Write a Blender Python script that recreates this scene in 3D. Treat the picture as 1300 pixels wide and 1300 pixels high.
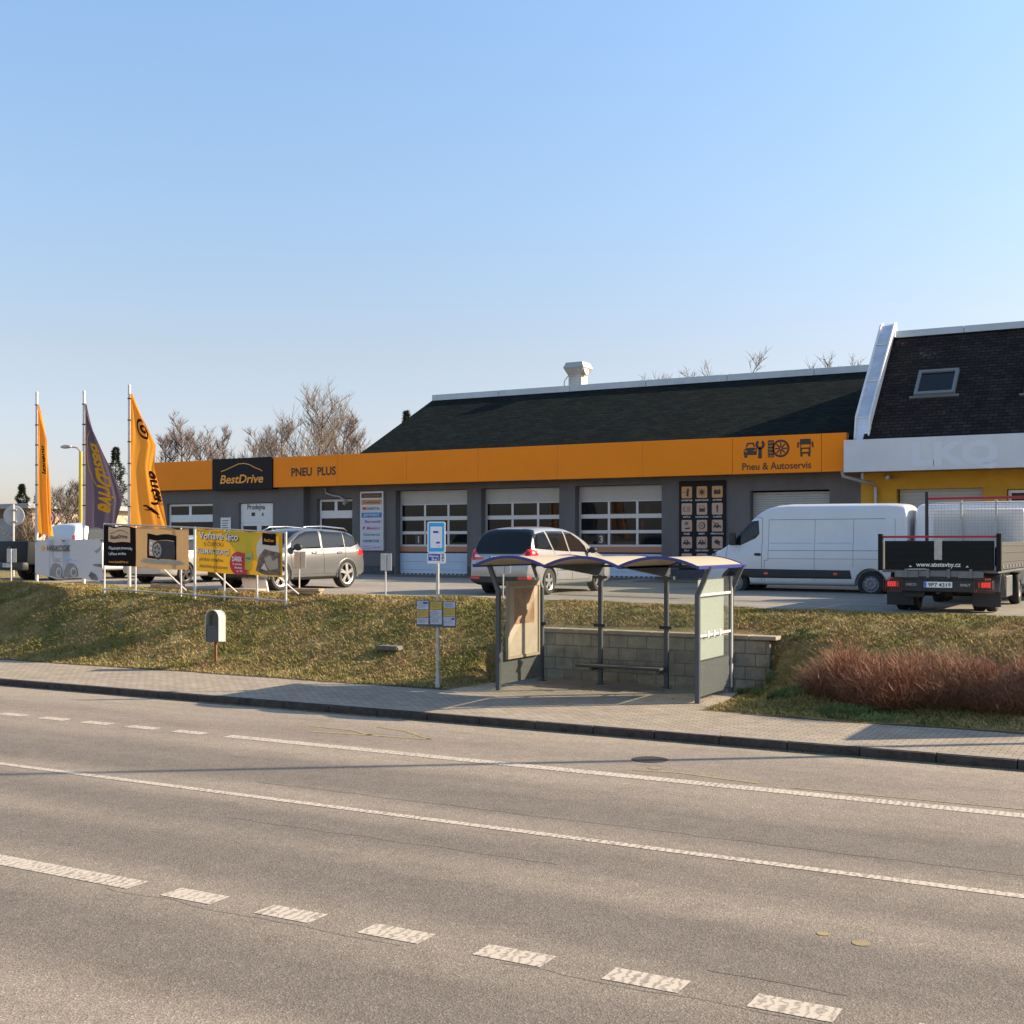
import bpy, bmesh, math, random
import numpy as np
from mathutils import Vector, Matrix, noise
R = math.radians
PI = math.pi
random.seed(11)
rng = np.random.default_rng(5)
for o in list(bpy.data.objects):
    bpy.data.objects.remove(o)
SC = bpy.context.scene
COL = SC.collection

# ------------------------------------------------------------------ camera, sky, sun, exposure
cam = bpy.data.cameras.new('camera')
co = bpy.data.objects.new('camera', cam)
COL.objects.link(co)
co.location = (0, 0, 2.9)
co.rotation_euler = (R(90), 0, R(29.1))
cam.sensor_width = 36
cam.lens = 36 * 1560 / 1300
cam.shift_y = 40 / 1300
cam.clip_start = 0.1
cam.clip_end = 3000
SC.camera = co
SUN_AZ, SUN_EL = 54.0, 26.5
w = bpy.data.worlds.new('World')
SC.world = w
w.use_nodes = True
nt = w.node_tree
bg = nt.nodes['Background']
sky = nt.nodes.new('ShaderNodeTexSky')
sky.sky_type = 'NISHITA'
sky.sun_disc = False
sky.sun_elevation = R(SUN_EL)
sky.sun_rotation = R(SUN_AZ)
sky.air_density = 1.0
sky.dust_density = 0.9
sky.ozone_density = 2.5
geo = nt.nodes.new('ShaderNodeTexCoord')
sepz = nt.nodes.new('ShaderNodeSeparateXYZ')
nt.links.new(geo.outputs['Generated'], sepz.inputs[0])
air = nt.nodes.new('ShaderNodeValToRGB')
for i_ in range(4):
    air.color_ramp.elements.new(0.5)
for e_, (p_, c_) in zip(air.color_ramp.elements, [(0.0, (0.62, 0.54, 0.60)), (0.06, (0.68, 0.57, 0.61)), (0.15, (0.80, 0.64, 0.58)), (0.26, (0.87, 0.80, 0.74)), (0.42, (0.96, 0.96, 0.93)), (1.0, (0.96, 0.96, 0.93))]):
    e_.position = p_
    e_.color = (*c_, 1)
nt.links.new(sepz.outputs[2], air.inputs[0])
hazemix = nt.nodes.new('ShaderNodeMixRGB')
hazemix.blend_type = 'MULTIPLY'
hazemix.inputs[0].default_value = 1.0
nt.links.new(sky.outputs[0], hazemix.inputs[1])
nt.links.new(air.outputs[0], hazemix.inputs[2])
nt.links.new(hazemix.outputs[0], bg.inputs[0])
bg.inputs[1].default_value = 0.15
sl = bpy.data.lights.new('sun', 'SUN')
sl.energy = 5.0
sl.angle = R(0.5)
sl.color = (1.0, 0.83, 0.60)
so = bpy.data.objects.new('sun', sl)
COL.objects.link(so)
d = Vector((math.sin(R(SUN_AZ)) * math.cos(R(SUN_EL)), math.cos(R(SUN_AZ)) * math.cos(R(SUN_EL)), math.sin(R(SUN_EL))))
so.rotation_euler = d.to_track_quat('Z', 'Y').to_euler()
so.location = d * 60
SC.view_settings.view_transform = 'Standard'
SC.view_settings.look = 'None'
SC.view_settings.exposure = 1.0
SC.view_settings.gamma = 1.0
SC.render.engine = 'CYCLES'

# ------------------------------------------------------------------ materials
def mat(name, col, rough=0.6, metal=0.0, spec=0.5, var=0.0, vscale=4.0, bump=0.0, bscale=20.0, coat=0.0, col2=None, detail=4.0, vstretch=None):
    m = bpy.data.materials.new(name)
    m.use_nodes = True
    n = m.node_tree.nodes
    l = m.node_tree.links
    b = n['Principled BSDF']
    b.inputs['Base Color'].default_value = (*col, 1)
    b.inputs['Roughness'].default_value = rough
    b.inputs['Metallic'].default_value = metal
    b.inputs['Specular IOR Level'].default_value = spec
    b.inputs['Coat Weight'].default_value = coat
    tc = n.new('ShaderNodeTexCoord')
    vec = tc.outputs['Object']
    if vstretch:
        mp = n.new('ShaderNodeMapping')
        mp.inputs['Scale'].default_value = vstretch
        l.new(vec, mp.inputs[0])
        vec = mp.outputs[0]
    if var > 0 or col2:
        t = n.new('ShaderNodeTexNoise')
        t.inputs['Scale'].default_value = vscale
        t.inputs['Detail'].default_value = detail
        t.inputs['Roughness'].default_value = 0.65
        l.new(vec, t.inputs['Vector'])
        r = n.new('ShaderNodeValToRGB')
        r.color_ramp.elements[0].position = 0.32
        r.color_ramp.elements[1].position = 0.68
        c2 = col2 if col2 else tuple(min(1, c * (1 + var)) for c in col)
        c1 = col if col2 else tuple(c * (1 - var) for c in col)
        r.color_ramp.elements[0].color = (*c1, 1)
        r.color_ramp.elements[1].color = (*c2, 1)
        l.new(t.outputs['Fac'], r.inputs[0])
        l.new(r.outputs[0], b.inputs['Base Color'])
    if bump > 0:
        t = n.new('ShaderNodeTexNoise')
        t.inputs['Scale'].default_value = bscale
        t.inputs['Detail'].default_value = 5
        l.new(vec, t.inputs['Vector'])
        bp = n.new('ShaderNodeBump')
        bp.inputs['Strength'].default_value = bump
        bp.inputs['Distance'].default_value = 0.02
        l.new(t.outputs['Fac'], bp.inputs['Height'])
        l.new(bp.outputs[0], b.inputs['Normal'])
    return m

def N(m, typ, **kw):
    nd = m.node_tree.nodes.new(typ)
    for k, v in kw.items():
        if hasattr(nd, k) and not k.startswith('i_'):
            setattr(nd, k, v)
    return nd

def glassmat(name, tint, trans, rough=0.02, ior=1.5):
    m = bpy.data.materials.new(name)
    m.use_nodes = True
    n = m.node_tree.nodes
    l = m.node_tree.links
    n.remove(n['Principled BSDF'])
    out = n['Material Output']
    tr = n.new('ShaderNodeBsdfTransparent')
    tr.inputs[0].default_value = (*tint, 1)
    df = n.new('ShaderNodeBsdfDiffuse')
    df.inputs[0].default_value = (0.012, 0.014, 0.016, 1) if trans < 0.7 else (0.35, 0.37, 0.36, 1)
    m1 = n.new('ShaderNodeMixShader')
    m1.inputs[0].default_value = trans
    l.new(df.outputs[0], m1.inputs[1])
    l.new(tr.outputs[0], m1.inputs[2])
    gl = n.new('ShaderNodeBsdfGlossy')
    gl.inputs['Roughness'].default_value = rough
    fr = n.new('ShaderNodeFresnel')
    fr.inputs[0].default_value = ior
    m2 = n.new('ShaderNodeMixShader')
    ge = n.new('ShaderNodeNewGeometry')
    fa = n.new('ShaderNodeMath')
    fa.operation = 'SUBTRACT'
    fa.inputs[0].default_value = 1.0
    l.new(ge.outputs['Backfacing'], fa.inputs[1])
    fb_ = n.new('ShaderNodeMath')
    fb_.operation = 'MULTIPLY'
    l.new(fr.outputs[0], fb_.inputs[0])
    l.new(fa.outputs[0], fb_.inputs[1])
    l.new(fb_.outputs[0], m2.inputs[0])
    l.new(m1.outputs[0], m2.inputs[1])
    l.new(gl.outputs[0], m2.inputs[2])
    l.new(m2.outputs[0], out.inputs[0])
    return m

def clothmat(name, col, tl=0.45):
    m = bpy.data.materials.new(name)
    m.use_nodes = True
    n = m.node_tree.nodes
    l = m.node_tree.links
    n.remove(n['Principled BSDF'])
    a = n.new('ShaderNodeBsdfDiffuse')
    a.inputs[0].default_value = (*col, 1)
    b = n.new('ShaderNodeBsdfTranslucent')
    b.inputs[0].default_value = (*col, 1)
    x = n.new('ShaderNodeMixShader')
    x.inputs[0].default_value = tl
    l.new(a.outputs[0], x.inputs[1])
    l.new(b.outputs[0], x.inputs[2])
    l.new(x.outputs[0], n['Material Output'].inputs[0])
    return m

def ramp_stops(r, stops):
    e = r.color_ramp.elements
    while len(e) < len(stops):
        e.new(0.5)
    for i, (p, c) in enumerate(stops):
        e[i].position = p
        e[i].color = (*c, 1)

def asphalt_mat(name, dark, light, tracks=None, grain=0.5, stains=True):
    m = bpy.data.materials.new(name)
    m.use_nodes = True
    n = m.node_tree.nodes
    l = m.node_tree.links
    b = n['Principled BSDF']
    b.inputs['Roughness'].default_value = 0.85
    b.inputs['Specular IOR Level'].default_value = 0.3
    tc = n.new('ShaderNodeTexCoord')
    big = n.new('ShaderNodeTexNoise')
    big.inputs['Scale'].default_value = 0.45
    big.inputs['Detail'].default_value = 5
    mp = n.new('ShaderNodeMapping')
    mp.inputs['Scale'].default_value = (0.35, 1.6, 1)
    l.new(tc.outputs['Object'], mp.inputs[0])
    l.new(mp.outputs[0], big.inputs['Vector'])
    fac = big.outputs['Fac']
    if tracks:
        sp = n.new('ShaderNodeSeparateXYZ')
        l.new(tc.outputs['Object'], sp.inputs[0])
        mr = n.new('ShaderNodeMapRange')
        mr.inputs[1].default_value = tracks[0]
        mr.inputs[2].default_value = tracks[1]
        l.new(sp.outputs['Y'], mr.inputs[0])
        tr = n.new('ShaderNodeValToRGB')
        tr.color_ramp.interpolation = 'EASE'
        ramp_stops(tr, tracks[2])
        l.new(mr.outputs[0], tr.inputs[0])
        mx = n.new('ShaderNodeMath')
        mx.operation = 'MULTIPLY_ADD'
        l.new(big.outputs['Fac'], mx.inputs[0])
        mx.inputs[1].default_value = 0.7
        l.new(tr.outputs[0], mx.inputs[2])
        sb = n.new('ShaderNodeMath')
        sb.operation = 'SUBTRACT'
        l.new(mx.outputs[0], sb.inputs[0])
        sb.inputs[1].default_value = 0.35
        fac = sb.outputs[0]
    r = n.new('ShaderNodeValToRGB')
    ramp_stops(r, [(0.25, dark), (0.75, light)])
    l.new(fac, r.inputs[0])
    # aggregate: individual light and dark stones
    vo = n.new('ShaderNodeTexVoronoi')
    vo.inputs['Scale'].default_value = 75
    l.new(tc.outputs['Object'], vo.inputs['Vector'])
    sep = n.new('ShaderNodeSeparateColor')
    l.new(vo.outputs['Color'], sep.inputs[0])
    r2 = n.new('ShaderNodeValToRGB')
    ramp_stops(r2, [(0.0, (1 - grain,) * 3), (0.35, (0.92,) * 3), (0.85, (1.1,) * 3), (1.0, (1 + grain * 1.5,) * 3)])
    l.new(sep.outputs[0], r2.inputs[0])
    mul = n.new('ShaderNodeMixRGB')
    mul.blend_type = 'MULTIPLY'
    mul.inputs[0].default_value = 1
    l.new(r.outputs[0], mul.inputs[1])
    l.new(r2.outputs[0], mul.inputs[2])
    last = mul.outputs[0]
    st = n.new('ShaderNodeTexNoise')
    st.inputs['Scale'].default_value = 1.7
    st.inputs['Detail'].default_value = 3
    st.inputs['Roughness'].default_value = 0.4
    l.new(mp.outputs[0], st.inputs['Vector'])
    rs = n.new('ShaderNodeValToRGB')
    ramp_stops(rs, [(0.26, (0.88, 0.87, 0.86)), (0.44, (1, 1, 1)), (0.62, (1, 1, 1)), (0.74, (1.07, 1.06, 1.04))])
    l.new(st.outputs['Fac'], rs.inputs[0])
    ms = n.new('ShaderNodeMixRGB')
    ms.blend_type = 'MULTIPLY'
    ms.inputs[0].default_value = 1
    l.new(last, ms.inputs[1])
    l.new(rs.outputs[0], ms.inputs[2])
    last = ms.outputs[0]
    md = n.new('ShaderNodeTexNoise')
    md.inputs['Scale'].default_value = 3.5
    md.inputs['Detail'].default_value = 8
    md.inputs['Roughness'].default_value = 0.7
    l.new(tc.outputs['Object'], md.inputs['Vector'])
    r3 = n.new('ShaderNodeValToRGB')
    ramp_stops(r3, [(0.3, (0.88,) * 3), (0.7, (1.12,) * 3)])
    l.new(md.outputs['Fac'], r3.inputs[0])
    mul2 = n.new('ShaderNodeMixRGB')
    mul2.blend_type = 'MULTIPLY'
    mul2.inputs[0].default_value = 1
    l.new(last, mul2.inputs[1])
    l.new(r3.outputs[0], mul2.inputs[2])
    l.new(mul2.outputs[0], b.inputs['Base Color'])
    bp = n.new('ShaderNodeBump')
    bp.inputs['Strength'].default_value = 0.55
    bp.inputs['Distance'].default_value = 0.006
    l.new(vo.outputs['Distance'], bp.inputs['Height'])
    l.new(bp.outputs[0], b.inputs['Normal'])
    return m

def brick_mat(name, c1, c2, mortar, bw, bh, ms=0.02, plane='XY', bump=0.4, patch=0.25, rough=0.85, offset=0.5, scale=1.0):
    m = bpy.data.materials.new(name)
    m.use_nodes = True
    n = m.node_tree.nodes
    l = m.node_tree.links
    b = n['Principled BSDF']
    b.inputs['Roughness'].default_value = rough
    b.inputs['Specular IOR Level'].default_value = 0.08
    tc = n.new('ShaderNodeTexCoord')
    sp = n.new('ShaderNodeSeparateXYZ')
    l.new(tc.outputs['Object'], sp.inputs[0])
    cb = n.new('ShaderNodeCombineXYZ')
    l.new(sp.outputs[plane[0]], cb.inputs[0])
    l.new(sp.outputs[plane[1]], cb.inputs[1])
    br = n.new('ShaderNodeTexBrick')
    br.inputs['Color1'].default_value = (*c1, 1)
    br.inputs['Color2'].default_value = (*c2, 1)
    br.inputs['Mortar'].default_value = (*mortar, 1)
    br.inputs['Scale'].default_value = scale
    br.inputs['Mortar Size'].default_value = ms
    br.inputs['Brick Width'].default_value = bw
    br.inputs['Row Height'].default_value = bh
    br.offset = offset
    l.new(cb.outputs[0], br.inputs['Vector'])
    t = n.new('ShaderNodeTexNoise')
    t.inputs['Scale'].default_value = 2.2
    t.inputs['Detail'].default_value = 8
    t.inputs['Roughness'].default_value = 0.7
    l.new(tc.outputs['Object'], t.inputs['Vector'])
    r = n.new('ShaderNodeValToRGB')
    ramp_stops(r, [(0.3, (1 - patch,) * 3), (0.7, (1 + patch,) * 3)])
    l.new(t.outputs['Fac'], r.inputs[0])
    mu = n.new('ShaderNodeMixRGB')
    mu.blend_type = 'MULTIPLY'
    mu.inputs[0].default_value = 1
    l.new(br.outputs['Color'], mu.inputs[1])
    l.new(r.outputs[0], mu.inputs[2])
    l.new(mu.outputs[0], b.inputs['Base Color'])
    bp = n.new('ShaderNodeBump')
    bp.invert = True
    bp.inputs['Strength'].default_value = bump
    bp.inputs['Distance'].default_value = 0.01
    l.new(br.outputs['Fac'], bp.inputs['Height'])
    l.new(bp.outputs[0], b.inputs['Normal'])
    m['_mix'] = 1
    return m

def grass_mat(name, blade=False):
    m = bpy.data.materials.new(name)
    m.use_nodes = True
    n = m.node_tree.nodes
    l = m.node_tree.links
    b = n['Principled BSDF']
    b.inputs['Roughness'].default_value = 0.8
    b.inputs['Specular IOR Level'].default_value = 0.15
    tc = n.new('ShaderNodeTexCoord')
    a = n.new('ShaderNodeTexNoise')
    a.inputs['Scale'].default_value = 0.9
    a.inputs['Detail'].default_value = 9
    a.inputs['Roughness'].default_value = 0.72
    l.new(tc.outputs['Object'], a.inputs['Vector'])
    r = n.new('ShaderNodeValToRGB')
    k = 1.35 if blade else 1.0
    ramp_stops(r, [(0.32, tuple(k * c for c in (0.110, 0.118, 0.036))), (0.46, tuple(k * c for c in (0.195, 0.165, 0.055))),
                   (0.56, tuple(k * c for c in (0.275, 0.212, 0.088))), (0.70, tuple(k * c for c in (0.40, 0.31, 0.155)))])
    l.new(a.outputs['Fac'], r.inputs[0])
    pn = n.new('ShaderNodeTexNoise')
    pn.inputs['Scale'].default_value = 0.55
    pn.inputs['Detail'].default_value = 7
    pn.inputs['Roughness'].default_value = 0.7
    l.new(tc.outputs['Object'], pn.inputs['Vector'])
    pr = n.new('ShaderNodeValToRGB')
    ramp_stops(pr, [(0.50, (0, 0, 0)), (0.64, (1, 1, 1))])
    l.new(pn.outputs['Fac'], pr.inputs[0])
    pm = n.new('ShaderNodeMixRGB')
    l.new(pr.outputs[0], pm.inputs[0])
    l.new(r.outputs[0], pm.inputs[1])
    pm.inputs[2].default_value = (0.30 * k, 0.20 * k, 0.10 * k, 1)
    r = pm
    f = n.new('ShaderNodeTexNoise')
    f.inputs['Scale'].default_value = 14
    f.inputs['Detail'].default_value = 6
    f.inputs['Roughness'].default_value = 0.8
    l.new(tc.outputs['Object'], f.inputs['Vector'])
    r2 = n.new('ShaderNodeValToRGB')
    ramp_stops(r2, [(0.35, (0.55, 0.60, 0.5)), (0.65, (1.35, 1.28, 1.2))])
    l.new(f.outputs['Fac'], r2.inputs[0])
    mu = n.new('ShaderNodeMixRGB')
    mu.blend_type = 'MULTIPLY'
    mu.inputs[0].default_value = 0.85
    l.new(r.outputs[0], mu.inputs[1])
    l.new(r2.outputs[0], mu.inputs[2])
    l.new(mu.outputs[0], b.inputs['Base Color'])
    if not blade:
        bp = n.new('ShaderNodeBump')
        bp.inputs['Strength'].default_value = 1.0
        bp.inputs['Distance'].default_value = 0.05
        l.new(f.outputs['Fac'], bp.inputs['Height'])
        l.new(bp.outputs[0], b.inputs['Normal'])
    return m

M = {}
tr_stops = [(0.0, (0.62,) * 3), (0.18, (0.60,) * 3), (0.245, (0.2,) * 3), (0.33, (0.48,) * 3), (0.40, (0.15,) * 3), (0.455, (0.45,) * 3),
            (0.50, (0.25,) * 3), (0.57, (0.55,) * 3), (0.64, (0.2,) * 3), (0.70, (0.35,) * 3), (0.76, (0.6,) * 3), (0.86, (0.5,) * 3), (1.0, (0.8,) * 3)]
M['asphalt'] = asphalt_mat('road_asphalt', (0.165, 0.138, 0.112), (0.300, 0.247, 0.190), tracks=(3.0, 17.0, tr_stops), grain=0.32)
M['lot'] = asphalt_mat('lot_asphalt', (0.20, 0.18, 0.155), (0.33, 0.29, 0.24), grain=0.25)
M['pave'] = brick_mat('pavers', (0.37, 0.315, 0.245), (0.30, 0.252, 0.195), (0.16, 0.13, 0.10), 0.20, 0.10, ms=0.008, bump=0.5, patch=0.16)
M['kerb'] = mat('kerb_shaded_concrete', (0.032, 0.025, 0.02), 0.95, col2=(0.085, 0.064, 0.05), vscale=6, detail=8, bump=0.5, bscale=25)  # darkened: shade on the road-side face is put into the colour
M['kerbtoplit'] = mat('kerb_lit_top', (0.24, 0.21, 0.18), 0.9, var=0.2, vscale=8)  # same kerb made lighter: sunlight on its top is put into the colour
M['soil'] = mat('soil_edge', (0.05, 0.036, 0.022), 0.95, var=0.4, vscale=9, bump=0.6, bscale=30)
M['grassbase'] = grass_mat('grass_base')
M['grass'] = grass_mat('grass_blades', True)
M['farground'] = mat('far_ground', (0.13, 0.12, 0.05), 0.9, col2=(0.26, 0.21, 0.1), vscale=0.3)

def paint_marking():
    m = mat('road_paint', (0.62, 0.57, 0.49), 0.8)
    n = m.node_tree.nodes
    l = m.node_tree.links
    b = n['Principled BSDF']
    tc = n.new('ShaderNodeTexCoord')
    mp = n.new('ShaderNodeMapping')
    mp.inputs['Rotation'].default_value = (0, 0, R(-6))
    l.new(tc.outputs['Object'], mp.inputs[0])
    wv = n.new('ShaderNodeTexWave')
    wv.inputs['Scale'].default_value = 4.1
    wv.inputs['Distortion'].default_value = 7.5
    wv.inputs['Detail'].default_value = 4
    wv.inputs['Detail Scale'].default_value = 3
    l.new(mp.outputs[0], wv.inputs['Vector'])
    no = n.new('ShaderNodeTexNoise')
    no.inputs['Scale'].default_value = 30
    no.inputs['Detail'].default_value = 6
    l.new(tc.outputs['Object'], no.inputs['Vector'])
    ad = n.new('ShaderNodeMath')
    ad.operation = 'MULTIPLY_ADD'
    l.new(no.outputs['Fac'], ad.inputs[0])
    ad.inputs[1].default_value = 1.2
    l.new(wv.outputs['Fac'], ad.inputs[2])
    r = n.new('ShaderNodeValToRGB')
    sc_ = n.new('ShaderNodeTexNoise')
    sc_.inputs['Scale'].default_value = 0.9
    sc_.inputs['Detail'].default_value = 6
    l.new(tc.outputs['Object'], sc_.inputs['Vector'])
    a2 = n.new('ShaderNodeMath')
    a2.operation = 'MULTIPLY_ADD'
    l.new(sc_.outputs['Fac'], a2.inputs[0])
    a2.inputs[1].default_value = 0.8
    l.new(ad.outputs[0], a2.inputs[2])
    ad = n.new('ShaderNodeMath')
    ad.operation = 'MULTIPLY'
    ad.inputs[1].default_value = 0.55
    l.new(a2.outputs[0], ad.inputs[0])
    ramp_stops(r, [(0.48, (0.235, 0.19, 0.15)), (0.88, (0.50, 0.43, 0.34))])
    l.new(ad.outputs[0], r.inputs[0])
    l.new(r.outputs[0], b.inputs['Base Color'])
    return m
M['marking'] = paint_marking()
M['ochre'] = mat('faded_yellow_paint', (0.20, 0.165, 0.12), 0.85, col2=(0.36, 0.26, 0.09), vscale=7, detail=9)
M['iron'] = mat('manhole_iron', (0.06, 0.05, 0.045), 0.7, metal=0.4, var=0.3, vscale=40, bump=0.6, bscale=60)
M['wallgrey'] = mat('grey_render', (0.145, 0.132, 0.128), 0.9, var=0.13, vscale=1.0, bump=0.25, bscale=60, detail=9, vstretch=(1.6, 1.6, 0.5))
M['plinth'] = mat('dark_plinth', (0.075, 0.075, 0.08), 0.85, var=0.2, vscale=3)
M['orange'] = mat('orange_cladding', (0.95, 0.26, 0.006), 0.45, var=0.04, vscale=0.6, bump=0.06, bscale=1.2, spec=0.18)
M['orangedk'] = mat('orange_seam', (0.35, 0.12, 0.01), 0.5)
M['black'] = mat('black_panel', (0.014, 0.013, 0.014), 0.6, spec=0.2)
M['dark'] = mat('dark_plastic', (0.022, 0.023, 0.026), 0.55, var=0.15, vscale=20)
M['textblack'] = mat('lettering_dark', (0.045, 0.022, 0.012), 0.5)
M['textorange'] = mat('lettering_orange', (0.85, 0.34, 0.03), 0.45)
M['textwhite'] = mat('lettering_white', (0.82, 0.80, 0.76), 0.5)
M['white'] = mat('white_paint', (0.72, 0.71, 0.69), 0.4, var=0.05, vscale=3)
M['whitedoor'] = mat('white_door_panel', (0.62, 0.63, 0.64), 0.45, var=0.05, vscale=2)
M['bluedoor'] = mat('pale_blue_door_panel', (0.50, 0.60, 0.70), 0.4, var=0.05, vscale=2)
M['brownstripe'] = mat('brown_stripe', (0.48, 0.20, 0.10), 0.5)
M['alu'] = mat('door_aluminium', (0.50, 0.50, 0.50), 0.35, metal=0.3)
M['shutter'] = mat('shutter_beige', (0.46, 0.44, 0.40), 0.5, var=0.05, vscale=3)
M['glassdk'] = glassmat('dark_window_glass', (0.5, 0.42, 0.35), 0.25, ior=1.35)
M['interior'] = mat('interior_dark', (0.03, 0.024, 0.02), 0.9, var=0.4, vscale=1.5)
M['shelforange'] = mat('interior_orange', (0.85, 0.25, 0.04), 0.6, col2=(0.35, 0.10, 0.02), vscale=2.0)
M['rubblegrey'] = mat('concrete_block_grey', (0.2, 0.2, 0.19), 0.9, var=0.2, vscale=6)

def roof_mat(name, c1, c2, mort, bw, bh, lichen=None, amt=0.6):
    m = brick_mat(name, c1, c2, mort, bw, bh, ms=0.012, plane='XZ', bump=0.6, patch=0.35, rough=0.85)
    if lichen:
        n = m.node_tree.nodes
        l = m.node_tree.links
        b = n['Principled BSDF']
        src = b.inputs['Base Color'].links[0].from_socket
        tc = n.new('ShaderNodeTexCoord')
        t = n.new('ShaderNodeTexNoise')
        t.inputs['Scale'].default_value = 9
        t.inputs['Detail'].default_value = 8
        t.inputs['Roughness'].default_value = 0.8
        l.new(tc.outputs['Object'], t.inputs['Vector'])
        t2 = n.new('ShaderNodeTexNoise')
        t2.inputs['Scale'].default_value = 0.9
        t2.inputs['Detail'].default_value = 2
        l.new(tc.outputs['Object'], t2.inputs['Vector'])
        ad = n.new('ShaderNodeMath')
        ad.operation = 'ADD'
        l.new(t.outputs['Fac'], ad.inputs[0])
        l.new(t2.outputs['Fac'], ad.inputs[1])
        r = n.new('ShaderNodeValToRGB')
        ramp_stops(r, [(amt, (0, 0, 0)), (amt + 0.07, (1, 1, 1))])
        ml = n.new('ShaderNodeMath')
        ml.operation = 'MULTIPLY'
        ml.inputs[1].default_value = 0.5
        l.new(ad.outputs[0], ml.inputs[0])
        l.new(ml.outputs[0], r.inputs[0])
        mx = n.new('ShaderNodeMixRGB')
        l.new(r.outputs[0], mx.inputs[0])
        l.new(src, mx.inputs[1])
        mx.inputs[2].default_value = (*lichen, 1)
        l.new(mx.outputs[0], b.inputs['Base Color'])
    return m
M['roofgreen'] = roof_mat('dark_green_shingles', (0.007, 0.010, 0.008), (0.016, 0.020, 0.015), (0.003, 0.004, 0.004), 0.33, 0.09, lichen=(0.018, 0.026, 0.017), amt=0.60)
M['roofbrown'] = roof_mat('weathered_dark_shingles', (0.022, 0.018, 0.015), (0.038, 0.030, 0.026), (0.009, 0.008, 0.008), 0.28, 0.11, lichen=(0.16, 0.15, 0.13), amt=0.60)
M['flash'] = mat('ridge_flashing', (0.42, 0.47, 0.50), 0.4, metal=0.35, var=0.08, vscale=2)
M['parapet'] = mat('parapet_sheet_metal', (0.66, 0.66, 0.67), 0.32, metal=0.45, var=0.12, vscale=1.5, bump=0.1, bscale=3)
M['fasciawhite'] = mat('white_fascia_board', (0.58, 0.60, 0.62), 0.5, var=0.05, vscale=0.8)
M['ghost'] = mat('ghost_lettering', (0.615, 0.645, 0.695), 0.5)
M['yellow'] = mat('yellow_render', (0.60, 0.31, 0.03), 0.9, var=0.1, vscale=1.5, bump=0.25, bscale=80)
M['skyframe'] = mat('skylight_frame', (0.16, 0.17, 0.17), 0.5)
M['pipe'] = mat('downpipe_grey', (0.42, 0.42, 0.42), 0.45, metal=0.3)
M['galv'] = mat('galvanised_steel', (0.46, 0.45, 0.42), 0.5, metal=0.5, var=0.15, vscale=15)
M['galvwhite'] = mat('white_painted_pole', (0.58, 0.55, 0.52), 0.4, var=0.1, vscale=6)
M['rust'] = mat('rusty_pole', (0.22, 0.085, 0.045), 0.8, var=0.3, vscale=20)
M['shelterframe'] = mat('shelter_grey_paint', (0.062, 0.070, 0.080), 0.38, var=0.1, vscale=10)
M['blue'] = mat('blue_trim', (0.028, 0.036, 0.20), 0.4)
M['polycarb'] = clothmat('shelter_roof_sheet', (0.56, 0.48, 0.36), 0.3)
M['clear'] = glassmat('clear_glass', (0.95, 0.97, 0.95), 0.93, ior=1.4)
M['milk'] = clothmat('milky_poster_back', (0.52, 0.55, 0.52), 0.25)
M['posterframe'] = mat('poster_frame', (0.30, 0.25, 0.18), 0.5)
M['poster'] = mat('faded_poster', (0.38, 0.30, 0.22), 0.35, col2=(0.24, 0.12, 0.07), vscale=2.6, detail=5)
M['posterpale'] = mat('faded_poster_pale', (0.40, 0.345, 0.28), 0.35, var=0.1, vscale=4)
M['wood'] = mat('bench_wood', (0.06, 0.05, 0.045), 0.7, var=0.2, vscale=6, vstretch=(1, 12, 12))
M['plank'] = mat('timber_offcut', (0.33, 0.25, 0.15), 0.8, var=0.2, vscale=8)
M['block'] = brick_mat('concrete_blocks', (0.31, 0.275, 0.22), (0.23, 0.205, 0.165), (0.145, 0.128, 0.10), 0.40, 0.245, ms=0.010, plane='XZ', bump=0.6, patch=0.4)
M['cap'] = mat('wall_coping', (0.30, 0.25, 0.19), 0.85, var=0.25, vscale=4, bump=0.4, bscale=20)
M['stone'] = mat('stone', (0.14, 0.125, 0.10), 0.9, var=0.3, vscale=9, bump=0.5, bscale=15)
M['binwhite'] = mat('bin_weathered_white', (0.43, 0.43, 0.38), 0.5, var=0.08, vscale=6)
M['bingrey'] = mat('bin_dark_grey', (0.085, 0.085, 0.09), 0.5, var=0.1, vscale=10)
M['signwhite'] = mat('sign_white', (0.85, 0.85, 0.85), 0.35)
M['signblue'] = mat('sign_blue', (0.02, 0.42, 0.80), 0.3)
M['signnavy'] = mat('sign_navy', (0.03, 0.07, 0.38), 0.3)
M['signback'] = mat('sign_back', (0.52, 0.51, 0.49), 0.5, var=0.05, vscale=9)
M['signred'] = mat('sign_red', (0.6, 0.03, 0.03), 0.4)
M['timeyellow'] = mat('timetable_yellow', (0.72, 0.48, 0.02), 0.5, col2=(0.45, 0.30, 0.02), vscale=60, vstretch=(0.3, 1, 1))
M['timepaper'] = mat('timetable_paper', (0.62, 0.66, 0.74), 0.4, col2=(0.36, 0.42, 0.55), vscale=50, vstretch=(0.3, 1, 1))
M['timeframe'] = mat('timetable_frame', (0.08, 0.09, 0.10), 0.5)
M['flagorange'] = clothmat('flag_orange', (0.92, 0.37, 0.05), 0.45)
M['flagpurple'] = clothmat('flag_purple', (0.135, 0.103, 0.135), 0.35)
M['flagprint'] = clothmat('flag_print_dark', (0.03, 0.015, 0.01), 0.1)
M['flagprinto'] = clothmat('flag_print_orange', (0.85, 0.42, 0.03), 0.3)
M['bannerwhite'] = clothmat('banner_white', (0.46, 0.47, 0.50), 0.06)
M['bannerblack'] = clothmat('banner_black', (0.022, 0.017, 0.016), 0.02)
M['bannertan'] = clothmat('banner_tan', (0.62, 0.38, 0.17), 0.2)
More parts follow.
